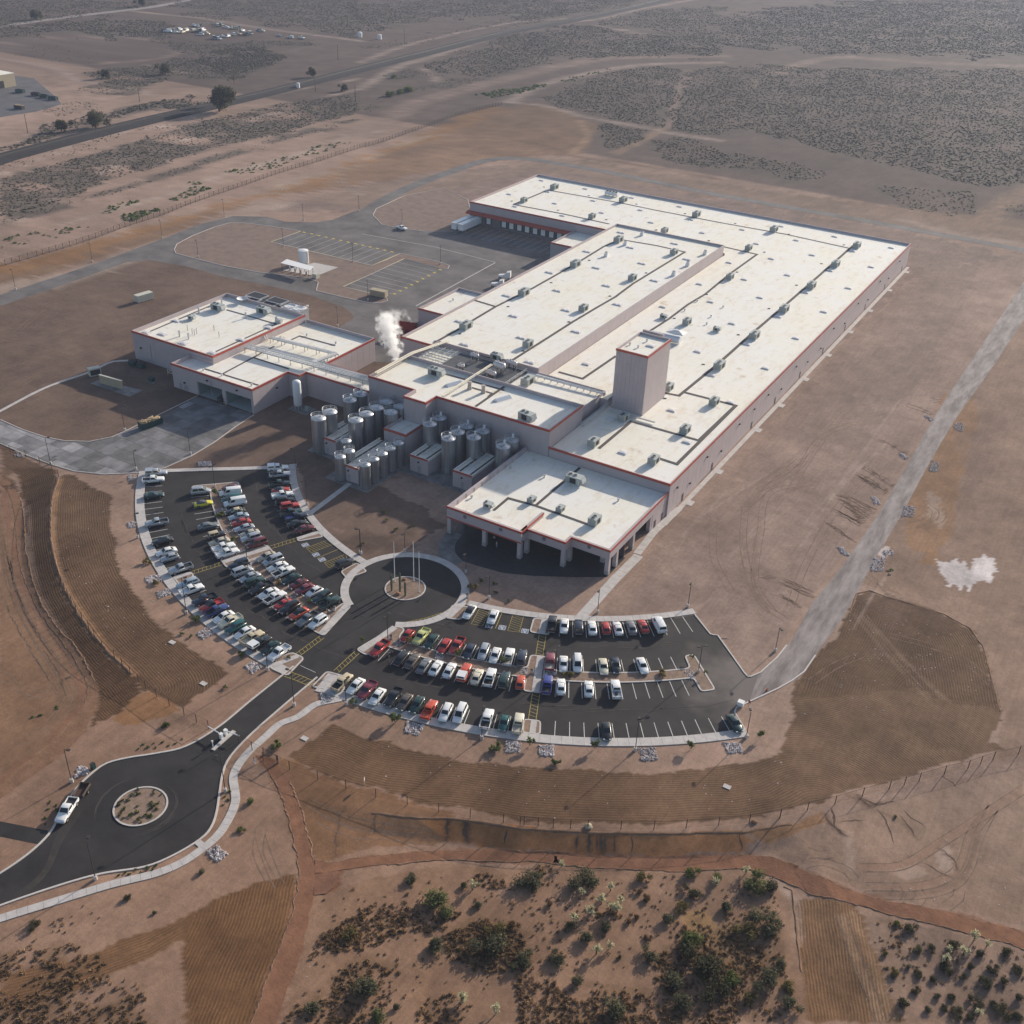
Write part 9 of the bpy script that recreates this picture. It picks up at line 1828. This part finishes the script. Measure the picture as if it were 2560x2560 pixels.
# ------------------------------------------------------------------ steam and haze
HAZE = .00009
def volmat(name, dens, col, aniso=0.0, plume=False):
    m = bpy.data.materials.new(name); m.use_nodes = True; n = m.node_tree.nodes; l = m.node_tree.links; n.remove(n['Principled BSDF']); v = n.new('ShaderNodeVolumePrincipled'); v.inputs['Color'].default_value = (*col, 1); v.inputs['Density'].default_value = dens; v.inputs['Anisotropy'].default_value = aniso
    if plume:
        tc = n.new('ShaderNodeTexCoord'); sp = n.new('ShaderNodeSeparateXYZ'); l.new(tc.outputs['Object'], sp.inputs[0])
        def mth(op, a, b_=None, clamp=False):
            q = n.new('ShaderNodeMath'); q.operation = op; q.use_clamp = clamp
            for i, k in enumerate((a, b_)):
                if k is None: continue
                if isinstance(k, (int, float)): q.inputs[i].default_value = k
                else: l.new(k, q.inputs[i])
            return q.outputs[0]
        z = sp.outputs['Z']; cx = mth('MULTIPLY', mth('SINE', mth('MULTIPLY', z, .28)), .9); cx = mth('ADD', cx, mth('MULTIPLY', z, -.06)); dx = mth('SUBTRACT', sp.outputs['X'], cx); rr = mth('SQRT', mth('ADD', mth('MULTIPLY', dx, dx), mth('MULTIPLY', sp.outputs['Y'], sp.outputs['Y'])))
        rad = mth('ADD', .45, mth('MULTIPLY', mth('POWER', mth('MAXIMUM', z, 0.0), .72), .56)); fall = mth('SUBTRACT', 1.0, mth('DIVIDE', rr, rad))
        nz = n.new('ShaderNodeTexNoise'); nz.inputs['Scale'].default_value = .33; nz.inputs['Detail'].default_value = 5; nz.inputs['Roughness'].default_value = .62; l.new(tc.outputs['Object'], nz.inputs['Vector'])
        top = mth('SUBTRACT', 1.0, mth('DIVIDE', z, 25.0), True); den = mth('MULTIPLY', mth('ADD', fall, mth('MULTIPLY', mth('SUBTRACT', nz.outputs['Fac'], .55), 4.2)), dens, False); den = mth('MAXIMUM', den, 0.0); den = mth('MULTIPLY', den, mth('POWER', top, .8)); l.new(mth('MINIMUM', den, dens), v.inputs['Density'])
    l.new(v.outputs[0], n['Material Output'].inputs['Volume']); return m
q = onY(983, 916, 247.0); t = MB(); prof = [(.8,0),(2.6,3),(4.6,8),(6.2,14),(7.0,20),(5.6,25),(.4,26.5)]; t.lathe(0,0,prof,16); vs = t.v
t.add(vs[:16], [tuple(range(15,-1,-1))]); t.add(vs[-16:], [tuple(range(16))])
o = t.build('steam_plume', volmat('steam', 3.0, (1,1,1), .35, True)); o.location = (q[0]+.3, q[1], q[2]); o.scale = (.85,.85,.72); tag(o, 'white plume of steam rising from the left rear of the production block', 'steam')
bb = MB(); bb.cyl(q[0]+.3,q[1],10.5,float(q[2])+.2,.4,n=10); bb.build('steam_stack', M_GALV, fac)
hz = MB().box(-9200,9200,-6200,12200,-2.8,152).build('haze', volmat('haze', HAZE, (.62,.74,1.0), .2)); hz['kind'] = 'stuff'

# bushes alike: say which one by its order from the left
from collections import defaultdict
dd = defaultdict(list)
for o in COL.objects:
    if o.parent is None and o.get('label') and o.get('category'): dd[(o['label'], o.get('group', ''))].append(o)
for (lab, gr), L in dd.items():
    if 1 < len(L) <= 24:
        L.sort(key=lambda o: float(proj(o.location.x, o.location.y, o.location.z)[0]))
        for i, o in enumerate(L):
            o['label'] = lab+', '+ORD[i]+(' from left' if len(lab.split()) <= 13 else '')
